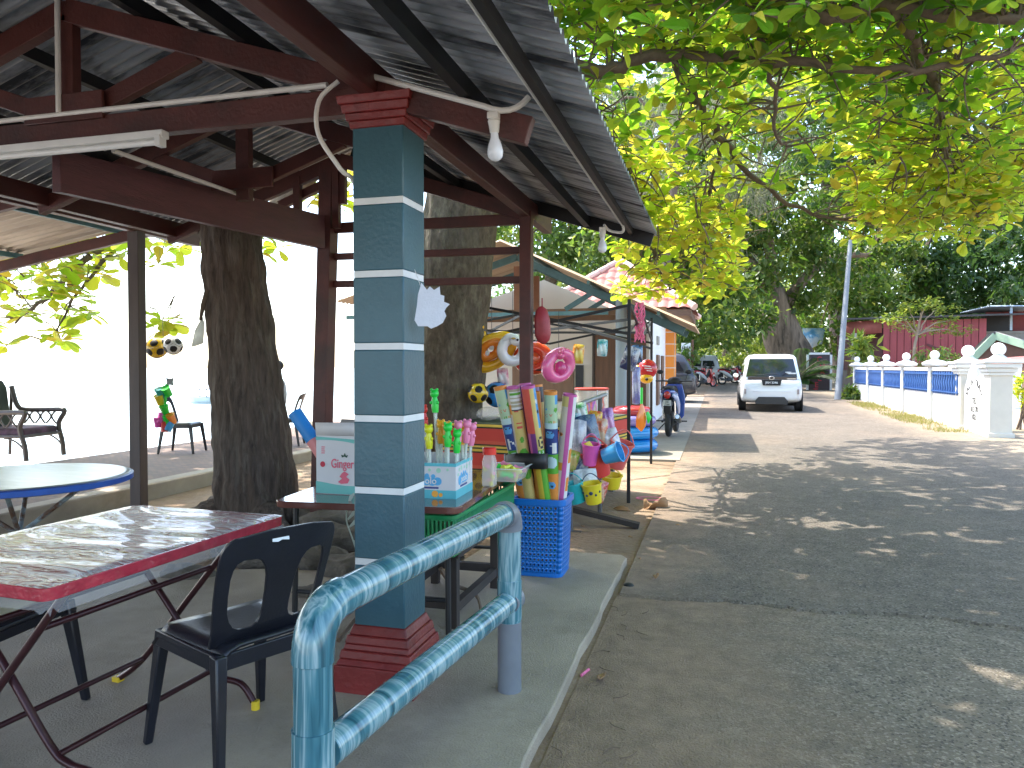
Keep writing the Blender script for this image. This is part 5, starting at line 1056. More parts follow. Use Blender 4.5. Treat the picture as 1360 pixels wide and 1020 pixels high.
for s_ in (-1,1):
    MB().prism([(s_*.71,.93),(s_*.775,.95),(s_*.70,1.28),(s_*.665,1.26)][::s_], (0,.052,0), (1,.0,0), (0,.25,1), .03).build('tail_light', cl_, wc)
    MB().box((s_*.70-.025,-.012,.50), (s_*.70+.025,.06,.64)).build('reflector', M('reflector', (.30,.25,.24), .2), wc, bevel=.006)
st_ = MB()
for x0, x1, z in ((.36,.52,1.10),(.40,.66,1.075),(.44,.64,1.055)): st_.box((x0,.078,z), (x1,.086,z+.018))
st_.build('window_sticker', whitep, wc); MB().box((-.50,-.022,.56), (.50,-.018,.566)).build('tailgate_seam', M('seam_grey', (.3,.3,.3), .5), wc)
MB().box((.40,-.014,.915), (.64,-.0125,.935)).build('model_badge', chrome, wc)
darkp = M('dark_grey_paint', (.035,.037,.045), .25, .08, 2, coat=.5)
SUVp = PY(925,531,28.6); suv = car('dark_car', 'dark grey car parked tail out beyond the orange pillar', (PY(926,500,26.4).x, 26.6, zg(26.5)+.03), rad(90), darkp, 4.3, 1.78, 1.68, hood=1.0, belt=1.0, hoodz=.98, windl=.7, rear_r=.50)
silv = M('silver_paint', (.52,.54,.56), .3, .05, 2, metal=.3, coat=.4)
van = car('silver_car', 'silver car parked far up the road behind motorcycles and a cone', (.12, 47.5, zg(47)), rad(89), silv, 4.5, 1.8, 1.72, hood=1.0, belt=1.0, windl=.6)

def motorbike(label, loc, rz, body, tank2, group='parked motorcycles'):
    """rear wheel at local origin, nose towards +y"""
    t = thing('motorcycle', label, 'motorcycle', loc, rz, group); T = Matrix.Rotation(rad(90),3,'Y')
    for y, nm in ((.0,'rear_wheel'),(1.22,'front_wheel')):
        wt = MB().torus((0,y,.285), .235, .05, 30, 10, T=T).build(nm, tyre_m, t); MB().torus((0,y,.285), .19, .014, 26, 6, T=T).build('rim', alloy, wt); sp_ = MB()
        for k in range(10): a = k*PI/5; sp_.tube([(0,y,.285),(0,y+.185*math.cos(a),.285+.185*math.sin(a))], .006, 5)
        sp_.build('spokes', alloy, wt)
    MB().tube([(0,-.16,.50),(0,-.12,.60),(0,0,.66),(0,.12,.62)], [.06,.075,.085,.07], 10, sy=.35 if False else 1).build('rear_mudguard', blackm, t)
    MB().prism([(-.065,.0),(.065,.0),(.05,-.30),(-.05,-.30)], (0,-.245,.66), (1,0,0), (0,-.15,1), .02).build('mud_flap', blackm, t, bevel=.006)
    pl = MB().box((-.075,-.272,.60), (.075,-.262,.70)).build('number_plate', M('plate', (.45,.46,.45), .5), t); MB().text('JSE', .05, (0,-.274,.655), (1,0,0), (0,0,1), .001).text('1164', .045, (0,-.274,.61), (1,0,0), (0,0,1), .001).build('lettering', blackm, pl)
    MB().ball((0,-.255,.80), .062, 14, 9, sc=(1,.6,1.25)).build('tail_light', redlamp, t)
    MB().tube([(0,-.27,.86),(0,-.10,.85),(0,.20,.78),(0,.45,.72)], [.05,.125,.15,.12], 14, sx=.62, sy=1.05).build('tail_body', body, t)
    for s_ in (-1,1): MB().tube([(s_*.10,-.22,.80),(s_*.135,.0,.76),(s_*.14,.3,.60),(s_*.13,.55,.45)], [.03,.075,.10,.06], 10, sy=.45).build('side_fairing', tank2, t)
    MB().tube([(0,-.20,.92),(0,.0,.93),(0,.30,.88),(0,.50,.84)], [.06,.12,.13,.09], 12, sx=.35).build('seat', blackm, t)
    for s_ in (-1,1): MB().tube([(s_*.11,-.28,.90),(s_*.10,-.05,.95)], .014, 6).build('grab_rail', steel_d, t)
    MB().tube([(0,.5,.50),(0,.75,.60),(0,.95,.90)], [.10,.09,.08], 10).build('frame_tunnel', steel_d, t)
    MB().prism([(-.20,.35),(-.22,.70),(-.15,.98),(.15,.98),(.22,.70),(.20,.35),(.12,.25),(-.12,.25)], (0,.90,0), (1,0,0), (0,.05,1), .05).build('leg_shield', body, t, bevel=.015)
    MB().ball((0,1.0,1.02), .13, 14, 9, sc=(1.15,.8,.8)).build('handlebar_cowl', blackm, t); MB().ball((0,1.09,1.02), .08, 12, 8).build('headlight', cl_, t)
    MB().tube(spline([(-.36,.86,1.04),(-.2,.92,1.04),(0,.95,1.03),(.2,.92,1.04),(.36,.86,1.04)],4), .016, 8).build('handlebar', steel_d, t)
    for s_ in (-1,1):
        MB().tube([(s_*.22,.92,1.05),(s_*.26,.92,1.18)], .008, 6).ball((s_*.28,.91,1.22), .055, 10, 7, sc=(1.2,.4,.8)).build('mirror', blackm, t); MB().tube([(s_*.10,1.0,.80),(s_*.09,1.22,.285)], .025, 8).build('fork', alloy, t)
    MB().tube([(0,1.0,.56),(0,1.12,.60),(0,1.25,.59),(0,1.42,.48)], [.03,.07,.075,.05], 10, sx=.4).build('front_mudguard', body, t)
    MB().tube([(.17,.55,.26),(.18,.2,.27),(.185,-.02,.33),(.19,-.28,.40)], [.025,.03,.055,.05], 12).build('exhaust', M('exhaust_metal', (.12,.12,.12), .35, .2, 9, metal=.6), t); MB().tube([(.19,-.275,.40),(.19,-.285,.402)], .04, 12).build('exhaust_tip', chrome, t)
    MB().tube([(0,.35,.30),(0,.62,.34)], [.13,.12], 12).build('engine', M('engine_grey', (.09,.09,.095), .45, .3, 12), t)
    for s_ in (-1,1): MB().tube([(s_*.12,.0,.285),(s_*.10,.45,.33)], .022, 8).build('swing_arm', steel_d, t); MB().tube([(s_*.11,.05,.34),(s_*.10,.05,.68)], .022, 8).build('shock_absorber', chrome, t)
    MB().tube([(-.10,.40,.25),(-.32,.33,.01)], .012, 6).build('side_stand', steel_d, t); MB().tube([(-.30,.45,.27),(.30,.45,.27)], .014, 6).build('footrest', steel_d, t)
    return t
mb1 = motorbike('blue and white motorcycle parked on the paving by the black pole', (-.92,14.5,zg(14.5)+.035), rad(-3), M('blue_fairing', (.03,.07,.30), .22, .1, 5, coat=.5), M('pale_blue_fairing', (.32,.40,.62), .25, .1, 5, coat=.5))
mr = motorbike('red and white motorcycle parked beyond the dark car', (-1.1,40.5,zg(40.5)), rad(-40), M('red_fairing', (.40,.02,.03), .25, .1, 5, coat=.5), M('white_fairing', (.62,.62,.62), .3, .05, 5))
for (x, y, a, lb) in ((.15,45.0,-60,'distant motorcycle behind the orange cone'), (.9,48.0,-80,'distant motorcycle in the middle of the far row'), (1.9,50,-75,'farthest motorcycle in the row left of the white car'), (-1.6,44.5,-50,'distant motorcycle between the silver car and the red motorcycle')):
    o = copy_tree(mr); o.location = (x, y, zg(y)); o.rotation_euler.z = rad(a); o['label'] = lb
cn = thing('traffic_cone', 'orange red traffic cone standing far up the road', 'cone', (-.30,43.5,zg(43.5)))
conem = M('cone_red', (.75,.08,.05), .5, .08, 6); MB().box((-.22,-.22,0), (.22,.22,.04)).build('base', conem, cn, bevel=.01); MB().lathe([(.17,.04),(.045,.72),(.03,.75),(0,.75)], n=20).build('cone_body', conem, cn); MB().lathe([(.083,.52),(.062,.64)], n=20).build('pale_band', M('cone_band', (.75,.55,.5), .5), cn)
sg_ = thing('roadside_sign', 'white notice board with red mark on a brown post beyond the dark car', 'sign', (-1.5,36,zg(36)))
MB().box((-.22,-.02,1.1), (.20,.02,2.25)).build('board', whitep, sg_, bevel=.01); MB().box((.24,-.05,0), (.34,.05,2.4)).build('post', doorb, sg_)
s5 = MB()
for k in range(5): s5.prism([(-.18+.075*k,1.95),(-.15+.075*k,1.93),(-.13+.075*k,2.05+.04*(k%2)),(-.165+.075*k,2.12)], (0,-.022,0), (1,0,0), (0,0,1), .003)
s5.build('black_marks', blackm, sg_); MB().ball((.04,-.02,1.45), .12, 14, 8, sc=(1.2,.1,.6)).build('red_mark', redp, sg_)

# ------------------------------------------------------------------ RIGHT SIDE: wall, gate, houses, pole
wpaint = M('white_wall_paint', (.66,.66,.65), .65, .05, 3, col2=(.60,.61,.57), t2=(.58,.76)); bluebal = M('blue_balustrade', (.035,.105,.31), .4, .1, 6)
mossy = M('mossy_white_paint', (.66,.67,.64), .75, .1, 4, stretch=(3,3,.5), col2=(.24,.27,.12), t2=(.56,.70))
WX = 4.90
gw = thing('garden_wall', 'white garden wall with blue balustrade panels and ball topped posts', 'wall', (WX,23,zg(23)))
def GW(mb, name, mat, par=gw, **kw): return mb.build(name, mat, par, world=True, **kw)
ys_ = [30.2,27.6,25.15,22.6,19.8,17.55]
for i, y in enumerate(ys_):
    g0 = zg(y)
    if i < 5:
        po = GW(MB().box((WX-.12,y-.11,g0-.1), (WX+.12,y+.11,1.46)), 'post', wpaint, bevel=.008)
        GW(MB().lathe([(.14,1.46),(.26,1.50),(.28,1.55),(.20,1.60),(.10,1.63),(.07,1.66)], (WX,y,0), 20), 'pedestal', wpaint, po); GW(MB().ball((WX,y,1.745), .105, 18, 12), 'ball', wpaint, po)
    if i < 5:
        y1 = ys_[i+1]; ga, gb_ = zg(y), zg(y1)
        GW(MB().box((WX-.06,y1+.11,-.1), (WX+.06,y-.11,.86)), 'panel', mossy if i in (1,2) else wpaint)
        GW(MB().box((WX-.10,y1+.11,1.37), (WX+.10,y-.11,1.455)), 'coping', wpaint, bevel=.008)
        GW(MB().box((WX-.02,y1+.115,.86), (WX+.02,y-.115,1.37)), 'blue_backing', bluebal)
        bl = MB(); n = max(5, int((y-y1-.3)/.17))
        for k in range(n): yy = y1+.2+(y-y1-.4)*k/(n-1); bl.lathe([(.03,.86),(.05,.92),(.035,1.0),(.06,1.12),(.035,1.25),(.05,1.32),(.03,1.37)], (WX-.055,yy,0), 8)
        GW(bl, 'balusters', bluebal); GW(MB().box((WX-.10,y1+.115,1.29), (WX-.04,y-.115,1.315)).box((WX-.10,y1+.115,.90), (WX-.04,y-.115,.925)), 'blue_rail', bluebal)
# gate posts and name panel
creamp = M('cream_post_paint', (.60,.57,.52), .7, .06, 3, bump=.1, bscale=30)
def gatepost(label, x, y, w, ztop, rb):
    t = thing('gate_post', label, 'gate post', (x,y,zg(y)), 0, 'ball topped gate posts'); g0 = zg(y); z1 = ztop-g0
    MB().box((-w,-w,-.1), (w,w,z1)).build('shaft', creamp, t, bevel=.01); MB().box((-w-.03,-w-.03,0), (w+.03,w+.03,.10)).build('plinth', creamp, t, bevel=.008)
    cp = MB()
    for k, (a, z0, z2) in enumerate(((.03,-.22,-.16),(.06,-.16,-.08),(.11,-.08,.0),(.14,.0,.05))): cp.box((-w-a,-w-a,z1+z0+.002*k), (w+a,w+a,z1+z2))
    cp.build('capital', wpaint, t, bevel=.01); MB().lathe([(w+.10,z1+.05),(w*.75,z1+.11),(.10,z1+.15),(.06,z1+.18)], n=20).build('pedestal', wpaint, t); MB().ball((0,0,z1+.17+rb*.8), rb, 18, 12).build('ball', wpaint, t)
gatepost('smaller cream gate post between the blue balustrade and the lettered panel', 5.02, 17.75, .19, 1.52, .125)
gatepost('larger cream gate post nearest the camera, right of the lettered panel', 5.06, 16.1, .19, 1.52, .125)
np_ = thing('name_panel', 'white gate panel with dark arched lettering between the two gate posts', 'sign', (5.0,16.9,zg(16.9)))
po_ = [(-.68,-.0),(.62,-.0),(.62,1.20),(.42,1.16),(.30,1.08),(.12,1.14),(.10,1.40),(-.10,1.43),(-.35,1.25),(-.55,1.0),(-.66,.75)]
# local frame: x runs towards the camera along the road, normal faces the road
MB().prism(po_, (0,.02,0), (0,-1,0), (0,0,1), .10).build('panel_board', wpaint, np_, bevel=.008)
tx = MB(); ins = M('lettering_paint', (.05,.05,.05), .6)
for k, ch in enumerate('SALIN TRAIL'):
    if ch == ' ': continue
    a = rad(62 - 11.5*k*1.08); c_ = Vector((-.085, .0 - (-math.sin(0))*0, 0)); X = -.06 - .0; px = -.46*math.sin(a); pz = .56 + .42*math.cos(a); ux_ = Vector((0,-math.cos(a),math.sin(a))); uy_ = Vector((0,math.sin(a),math.cos(a)))
    tx.text(ch, .17, (-.103, .02-px*1.0-.0, pz), ux_, uy_, .003)
for s_, yy, zz in (('TEL', .0, .60), ('013 78', .0, .43), ('1021', .0, .28)): tx.text(s_, .16, (-.103, yy, zz), (0,-1,0), (0,0,1), .003)
tx.build('lettering', ins, np_)
ti = MB()
for k in range(6): ti.box((-.106,-.60,1.08-.15*k), (-.1005,-.46,1.10-.15*k))
ti.build('grey_dashes', M('grey_paint', (.35,.35,.36), .6), np_)
# red plank house
rh = thing('plank_house', 'old red plank house with dark eaves beyond the garden wall', 'house', (9,41,zg(41)))
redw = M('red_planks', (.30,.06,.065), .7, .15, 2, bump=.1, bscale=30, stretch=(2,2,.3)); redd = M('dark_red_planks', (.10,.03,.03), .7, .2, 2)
def RH(mb, name, mat, **kw): return mb.build(name, mat, rh, world=True, **kw)
A_, B_ = Vector((7.75,40.6,0)), Vector((11.95,39.6,0)); dv = (B_-A_).normalized(); nv = Vector((dv.y,-dv.x,0)); plk = MB(); n = 14
for k in range(n):
    a = A_ + (B_-A_)*(k/n) + dv*.012; b_ = A_ + (B_-A_)*((k+1)/n) - dv*.012; o = nv*(.03 if k % 2 else .0)
    plk.add([a+o, b_+o, b_+o+Vector((0,0,3.72)), a+o+Vector((0,0,3.72)), a-nv*.1, b_-nv*.1, b_-nv*.1+Vector((0,0,3.72)), a-nv*.1+Vector((0,0,3.72))], [(0,1,2,3),(7,6,5,4),(0,4,5,1),(1,5,6,2),(2,6,7,3),(3,7,4,0)])
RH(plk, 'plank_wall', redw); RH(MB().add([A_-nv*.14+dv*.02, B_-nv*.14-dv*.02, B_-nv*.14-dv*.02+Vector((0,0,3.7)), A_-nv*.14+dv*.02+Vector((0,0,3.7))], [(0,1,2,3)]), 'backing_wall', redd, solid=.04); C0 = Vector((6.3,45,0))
RH(MB().add([A_-nv*.15, A_-nv*.15+Vector((0,0,3.4)), C0+Vector((0,0,3.2)), C0], [(0,1,2,3)]), 'shaded_wall', redd, solid=.1)  # dark red stands in for the shade on this recessed wall
RH(MB().add([A_-nv*.2+Vector((-1.6,.3,3.05)), A_+Vector((-.05,0,3.15)), A_+Vector((-.05,0,3.8)), A_+Vector((-1.7,.5,3.72))], [(0,1,2,3)]), 'gable_board', M('worn_red_board', (.27,.075,.06), .7, .2, 3), solid=.05)
dr0 = M('dark_roofing', (.055,.05,.05), .6, .2, 3)
RH(MB().add([p + Vector((0,0,z)) for z in (3.82,3.90) for p in (A_-dv*1.9+nv*.5, B_+dv*1.6+nv*.5, B_+dv*1.6-nv*6, A_-dv*1.9-nv*6)], [(3,2,1,0),(4,5,6,7),(0,1,5,4),(1,2,6,5),(2,3,7,6),(3,0,4,7)]), 'roof', dr0)
for v in [o for o in COL.objects if o.parent == rh and o.name.startswith('roof')][0].data.vertices: v.co.z += .35 if v.co.y > 3 else 0
RH(MB().beam(A_+dv*1.9+nv*.05+Vector((0,0,2.55)), B_-dv*.1+nv*.05+Vector((0,0,1.5)), .06,.1), 'diagonal_pipe', redd)
gbk = thing('block_house', 'grey concrete block wall with a blue grey metal roof right of the plank house', 'house', (14,40,zg(40)))
def GB(mb, name, mat, **kw): return mb.build(name, mat, gbk, world=True, **kw)
blockm = M('grey_blockwork', (.30,.28,.25), .9, .15, 3, bump=.2, bscale=20)
p0, p1 = D(1293,470,38), D(1356,470,36); p1b = D(1420,470,35)
GB(MB().box((p0.x,p0.y-1.4,0), (p0.x+6,p0.y-1.2,3.1)), 'block_wall', blockm); GB(MB().box((p0.x-.05,p0.y-1.45,3.1), (p0.x+6,p0.y-1.15,3.2)), 'coping', blockm)
q0 = D(1300,412,37); bl_roof = M('blue_grey_roofing', (.42,.50,.58), .45, .1, 2)
GB(sheet(q0.x, q0.x+8, q0.y-1.6, q0.y+3, lambda x: 4.35-.02*(x-q0.x), pitch=.25, amp=.03, per=4), 'metal_roof', bl_roof, rn=False); GB(MB().box((q0.x+.9,q0.y-1.4,3.2), (q0.x+1.0,q0.y-1.3,4.3)), 'roof_post', bl_roof); GB(MB().box((q0.x+.5,q0.y+.5,0), (q0.x+8,q0.y+.7,4.2)), 'red_wall', M('red_wall', (.26,.05,.05), .7)); GB(MB().box((q0.x+.2,q0.y-.2,3.15), (q0.x+1.4,q0.y+.3,3.95)), 'dark_opening', blackm)
pg = thing('green_gable_house', 'low house with pale green bargeboards behind the gate posts', 'house', (13,28,zg(28)))
def PG(mb, name, mat, **kw): return mb.build(name, mat, pg, world=True, **kw)
ap, le, ri = D(1322,446,28), D(1290,478,28), D(1400,470,26); grb = M('pale_green_board', (.30,.42,.29), .6, .1, 4)
PG(MB().beam(ap, le, .06,.26), 'bargeboard', grb); PG(MB().beam(ap, ri, .06,.26), 'bargeboard', grb)
dvec = Vector((.2,1.3,0)); PG(MB().add([ap+Vector((0,0,.14)), le+Vector((0,0,.14)), le+dvec+Vector((0,0,.14)), ap+dvec+Vector((0,0,.14))], [(0,1,2,3)]), 'roof', dr0, solid=.05); PG(MB().add([ap+Vector((0,0,.14)), ri+Vector((0,0,.14)), ri+dvec+Vector((0,0,.14)), ap+dvec+Vector((0,0,.14))], [(0,1,2,3)]), 'roof', M('grey_roofing', (.2,.19,.19), .6), solid=.05)
gv = Vector((0,.35,0)); PG(MB().add([Vector((le.x,le.y,0))+gv, Vector((ri.x,ri.y,0))+gv, ri+gv, ap+gv, le+gv], [(0,1,2,3,4)]), 'gable_wall', M('brown_gable', (.16,.09,.07), .8), solid=.08)
rr0 = D(1310,482,24); PG(MB().add([D(1285,487,25.5), D(1420,478,22), D(1420,470,25), D(1300,478,27)], [(0,1,2,3)]), 'porch_roof', M('faded_red_roofing', (.42,.16,.15), .6, .15, 3), solid=.05)
PG(MB().box((D(1352,500,22).x-.1,D(1352,500,22).y,0), (D(1352,500,22).x+.1,D(1352,500,22).y+.2,1.5)), 'porch_post', wpaint)
# lamp pole
pb = Vector((4.07,29.0,zg(29))); pt_ = D(1129,325,29.2); pole = thing('street_pole', 'tall pale grey metal pole leaning slightly right at the roadside', 'pole', pb)
W(MB().tube([pb, pb.lerp(pt_,.5), pt_, pt_+(pt_-pb)*.03], [.115,.10,.08,.07], 16), 'shaft', M('pale_grey_metal', (.17,.185,.195), .5, .1, 2), pole); W(MB().box((pb.x-.22,pb.y-.22,pb.z-.05), (pb.x+.22,pb.y+.22,pb.z+.04)), 'base', concrete, pole)
# dark vertical name board, tarp, fence bits
cb_ = thing('chalet_board', 'dark upright board with red letters in a white frame by the palm fronds', 'sign', (4.75,38,zg(38))); cx0 = D(1092,500,39)
def CB(mb, name, mat): return mb.build(name, mat, cb_, world=True)
yb_ = 38.0; xa, xb = PY(1074,500,yb_).x, PY(1102,500,yb_).x; zb_, zt = zg(38), 2.05
CB(MB().box((xa,yb_,zb_), (xb,yb_+.08,zt)), 'board', M('dark_board', (.045,.03,.035), .6)); CB(MB().box((xa-.1,yb_-.02,zb_), (xa-.002,yb_+.1,zt+.1)).box((xb+.002,yb_-.02,zb_), (xb+.1,yb_+.1,zt+.1)).box((xa-.1,yb_-.02,zt+.002), (xb+.1,yb_+.1,zt+.1)), 'frame', wpaint)
tl_ = MB()
for k, ch in enumerate('CHALET'): tl_.text(ch, .34, ((xa+xb)/2+.15*math.sin(k), yb_-.004, 1.72-.30*k), (1,0,0), (0,0,1), .003)
CB(tl_, 'lettering', redp)
tq = D(1080,455,50); MB().add([D(1066,436,50), D(1096,436,50), D(1092,456,49.5), D(1070,466,49.5)], [(0,1,2,3)]).solo('blue_tarp', 'sky blue and white tarpaulin glimpsed between the trees', 'tarp', M('tarp', (.16,.42,.72), .5, .2, 2, col2=(.7,.75,.8), t2=(.45,.55)), tq, solid=.05)
fw_ = thing('board_fence', 'weathered grey board fence between the pole and the shrub', 'fence', (4.9,31,zg(31)))
for k in range(9): x = PY(1117+5.2*k,520,32).x; W(MB().box((x-.075,32-.01*(k%2),0), (x+.075,32.03-.01*(k%2),1.25+.12*math.sin(k*2.3))), 'board', M('grey_boards', (.13,.115,.10), .85, .2, 4, stretch=(3,3,.3)) if k == 0 else bpy.data.materials['grey_boards'], fw_)
pp = D(1137,480,34); MB().box((pp.x-.16,pp.y,0), (pp.x+.16,pp.y+.3,3.0)).solo('concrete_post', 'grey concrete post beside the plank house', 'post', blockm, (pp.x,pp.y,0))
# ------------------------------------------------------------------ VEGETATION
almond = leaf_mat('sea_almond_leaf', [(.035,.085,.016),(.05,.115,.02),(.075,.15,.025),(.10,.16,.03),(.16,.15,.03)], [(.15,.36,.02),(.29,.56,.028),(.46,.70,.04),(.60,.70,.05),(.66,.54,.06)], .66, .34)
almond_y = leaf_mat('sunlit_almond_leaf', [(.06,.12,.022),(.10,.16,.03),(.14,.17,.03),(.20,.14,.03)], [(.42,.64,.03),(.60,.76,.045),(.74,.74,.055),(.70,.50,.07)], .68, .34)  # brighter, yellower copy of the almond leaf, sunlight put into its colours
def crown_mesh(name, P, axis_up, nl, Ln, mat, par, loc, droop=.22, wf=.52):
    """rosettes of broad leaves at points P"""
    k = len(P); ang = (NR.rand(k, 1)*2*PI + np.arange(nl)[None]*2*PI/nl + NR.normal(0,.25,(k,nl))); el = NR.normal(.18,.38,(k,nl))
    A = np.stack([np.cos(ang)*np.cos(el), np.sin(ang)*np.cos(el), np.sin(el)], -1).reshape(-1,3); P3 = np.repeat(P, nl, 0) + A*.02
    ln = Ln*(.65+.6*NR.rand(k*nl)); U = np.tile(np.array([[0,0,1.]]), (k*nl,1)) + NR.normal(0,.3,(k*nl,3))
    V, F = leaves(P3, A, U, ln, ln*(wf+.12*NR.rand(k*nl)), droop=droop); return np_mesh(name, V, F, mat, par, loc)
def branch(mb, pts, r0, r1, n=8, sub=5, wob=.03):
    S_ = spline(pts, sub); k = len(S_); S_ = [p + Vector((R_.uniform(-wob,wob), R_.uniform(-wob,wob), R_.uniform(-wob,wob))) if 0 < i < k-1 else p for i, p in enumerate(S_)]
    mb.tube(S_, [r0 + (r1-r0)*i/(k-1) for i in range(k)], n); return S_
def trunk_mesh(pts, rs, n=40, sub=8, ridge=.06, lobes=9, seed=0, flare=.0):
    S_ = spline(pts, sub); k = len(S_); rr = []
    for i in range(k): f = i/(k-1)*(len(rs)-1); a = min(int(f), len(rs)-2); rr.append(rs[a]+(rs[a+1]-rs[a])*(f-a))
    mb = MB(); mb.tube(S_, rr, n)
    for i in range(k):
        for j in range(n):
            q = mb.v[i*n+j]; d = q - S_[i]; t = 2*PI*j/n
            w = 1 + ridge*(math.sin(lobes*t+.35*i+seed)+.6*math.sin((lobes*2+3)*t-.22*i+seed*2)+.5*R_.uniform(-1,1)*(n > 50)) + .03*math.sin(i*.9+t*2) + flare*max(0, 1-i/k*3.5)*(.5+.5*math.sin(5*t+seed))
            mb.v[i*n+j] = S_[i] + d*w
    return mb
# the great almond tree over the shelter and the road
at_ = thing('sea_almond_tree', 'great sea almond tree with broad yellow green leaves spreading over the shelter and road', 'tree', (-2.85,7.6,0))
tk = trunk_mesh([(-2.95,7.6,-.2),(-2.90,7.6,.5),(-2.76,7.6,2),(-2.62,7.6,3.4),(-2.3,7.4,5.2)], [.62,.43,.39,.38,.34], 64, 14, .022, 13, 1, .25)
trk = W(tk, 'trunk', bark2, at_, ang=80)
lm = MB(); LP = []
limbs = [([(-2.3,7.4,5.0), D(640,70,7.2), D(720,78,6.6), D(790,95,6.4), D(850,80,6.3), D(950,74,6.2), D(1080,88,6.0), D(1220,93,5.8), D(1340,70,5.6)], .085, .018),
 ([(-2.3,7.4,5.0), D(760,-60,6.4), D(900,-40,5.9), D(1040,-3,5.6), D(1100,20,5.5), D(1180,5,5.5), D(1300,26,5.4), D(1420,18,5.3)], .11, .03),
 ([D(790,-50,6.3), D(870,40,6.8), D(905,100,7.2), D(935,150,7.6), D(960,190,8.1), D(1010,240,8.7), D(1080,285,9.4), D(1180,300,10)], .06, .016),
 ([D(720,78,6.6), D(770,110,7.2), D(790,170,7.9), D(835,225,8.6), D(855,300,9.4), D(890,385,10.2)], .045, .012),
 ([D(985,-20,5.8), D(1010,40,6.0), D(1025,110,6.2), D(1028,170,6.5), D(1045,195,6.7)], .03, .010), ([D(885,77,6.3), D(905,50,6.3), D(920,10,6.2), D(915,-30,6.2)], .022, .012),
 ([D(1180,5,5.5), D(1230,90,6.4), D(1250,170,7.4), D(1270,240,8.4), D(1300,290,9.2)], .05, .014), ([D(960,190,8.1), D(940,260,8.8), D(930,330,9.6)], .025, .01),
 ([(-2.5,7.5,4.6), (-1.6,5,5.6), (-.6,2,6.2), (.4,-2,6.6)], .14, .05), ([(-2.3,7.4,5.2), (-.5,9.5,6.4), (1.2,12,7.0), (2.4,15,7.0)], .15, .05), ([(-2.3,7.4,5.2), (-3.5,5.0,6.6), (-4.5,2,7)], .14, .05),
 ([(-2.7,7.6,3.3), D(470,192,8.5), D(400,245,9.0), D(330,310,9.4)], .16, .06)]
for pts, a, b_ in limbs: S_ = branch(lm, pts, a, b_); LP += S_
W(lm, 'limbs', branchm, at_, ang=80)
# gaps in the canopy through which the sun reaches the road
GAPS = [G(u, v) for u, v in ((1268,955),(1335,905),(1245,712),(1310,812),(1350,610),(1010,722),(1085,700))]
def gaps(P, r=.27):
    keep = np.ones(len(P), bool); s = np.array(tuple(SUN))
    for g in GAPS:
        d = P - np.array(tuple(g)); t = d @ s; keep &= np.linalg.norm(d - t[:,None]*s, axis=1) > r
    return P[keep]
def vmax(u): return np.interp(u, [690,740,800,850,900,960,1000,1060,1110,1160,1250,1330,1370,1420], [180,250,300,390,395,375,300,230,250,310,325,315,270,250])
P = []
while len(P) < 1650:
    u, v = NR.uniform(690,1430), NR.uniform(-230,400); vm = vmax(u)
    if v > vm - 10: continue
    f = (v+100)/500; Z = np.clip(5.2 + 5.0*max(0,f)**1.1 + NR.normal(0,.7), 4.3, 12)
    dens = 1. if v < 60 else .75 if v < 200 else .85
    if 985 < u < 1120 and v > 150: dens = .35
    if 850 < u < 960 and 110 < v < 250: dens = .5
    if NR.rand() > dens: continue
    P.append(D(u, v, Z))
for n_, u0, u1, v0, v1, z0, z1 in ((85,815,985,285,395,9,11.5), (150,1120,1345,190,322,8,11), (60,800,900,200,330,8.5,10.5)):
    for _ in range(n_): P.append(D(NR.uniform(u0,u1), NR.uniform(v0,v1), NR.uniform(z0,z1)))
Pn = gaps(np.array([tuple(p) for p in P]), .25); LPn = np.array([tuple(p) for p in LP])
far = Pn[:,1] > 8.2
def twigs(P, LPn, r=.007):
    mb = MB()
    for p in P:
        d = np.linalg.norm(LPn - p, axis=1); i = int(d.argmin()); q = Vector(LPn[int(np.argsort(d)[min(len(d)-1, R_.randrange(6))])]); p_ = Vector(p)
        if d[i] > .6: q = p_ + ((q-p_).normalized() + Vector((R_.uniform(-.5,.5), R_.uniform(-.5,.5), R_.uniform(-.2,.5)))).normalized()*R_.uniform(.25,.55)
        m_ = (p_+q)/2 + Vector((R_.uniform(-.12,.12), R_.uniform(-.12,.12), R_.uniform(-.05,.18))); S_ = bez(q, m_, p_, 4); mb.tube(S_, [r*1.6,r*1.3,r,r*.8,r*.7], 5, cap=False)
    return mb
W(twigs(Pn, LPn), 'twigs', branchm, at_)
loc0 = (-2.85,7.6,0)
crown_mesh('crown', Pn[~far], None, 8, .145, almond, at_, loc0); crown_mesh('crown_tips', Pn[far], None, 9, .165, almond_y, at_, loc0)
# the part of the crown overhead and above the roofs (it shades the place)
Q = np.concatenate([in_ell((-.4,1.2,6.6), (4.6,4.2,1.2), 180), in_ell((2.0,2.6,6.3), (3.2,3.6,.9), 90), in_ell((-3.2,6.0,6.6), (3.2,3.0,1.2), 200), in_ell((.3,10.0,7.4), (3.0,4.2,1.2), 170), in_ell((.3,13.5,7.6), (2.8,3.8,1.1), 190), in_ell((3.0,9.0,6.8), (1.8,4.5,.8), 120)])
Q = gaps(Q[Q[:,2] > 4.5])
crown_mesh('upper_crown', Q, None, 8, .30, almond, at_, loc0)
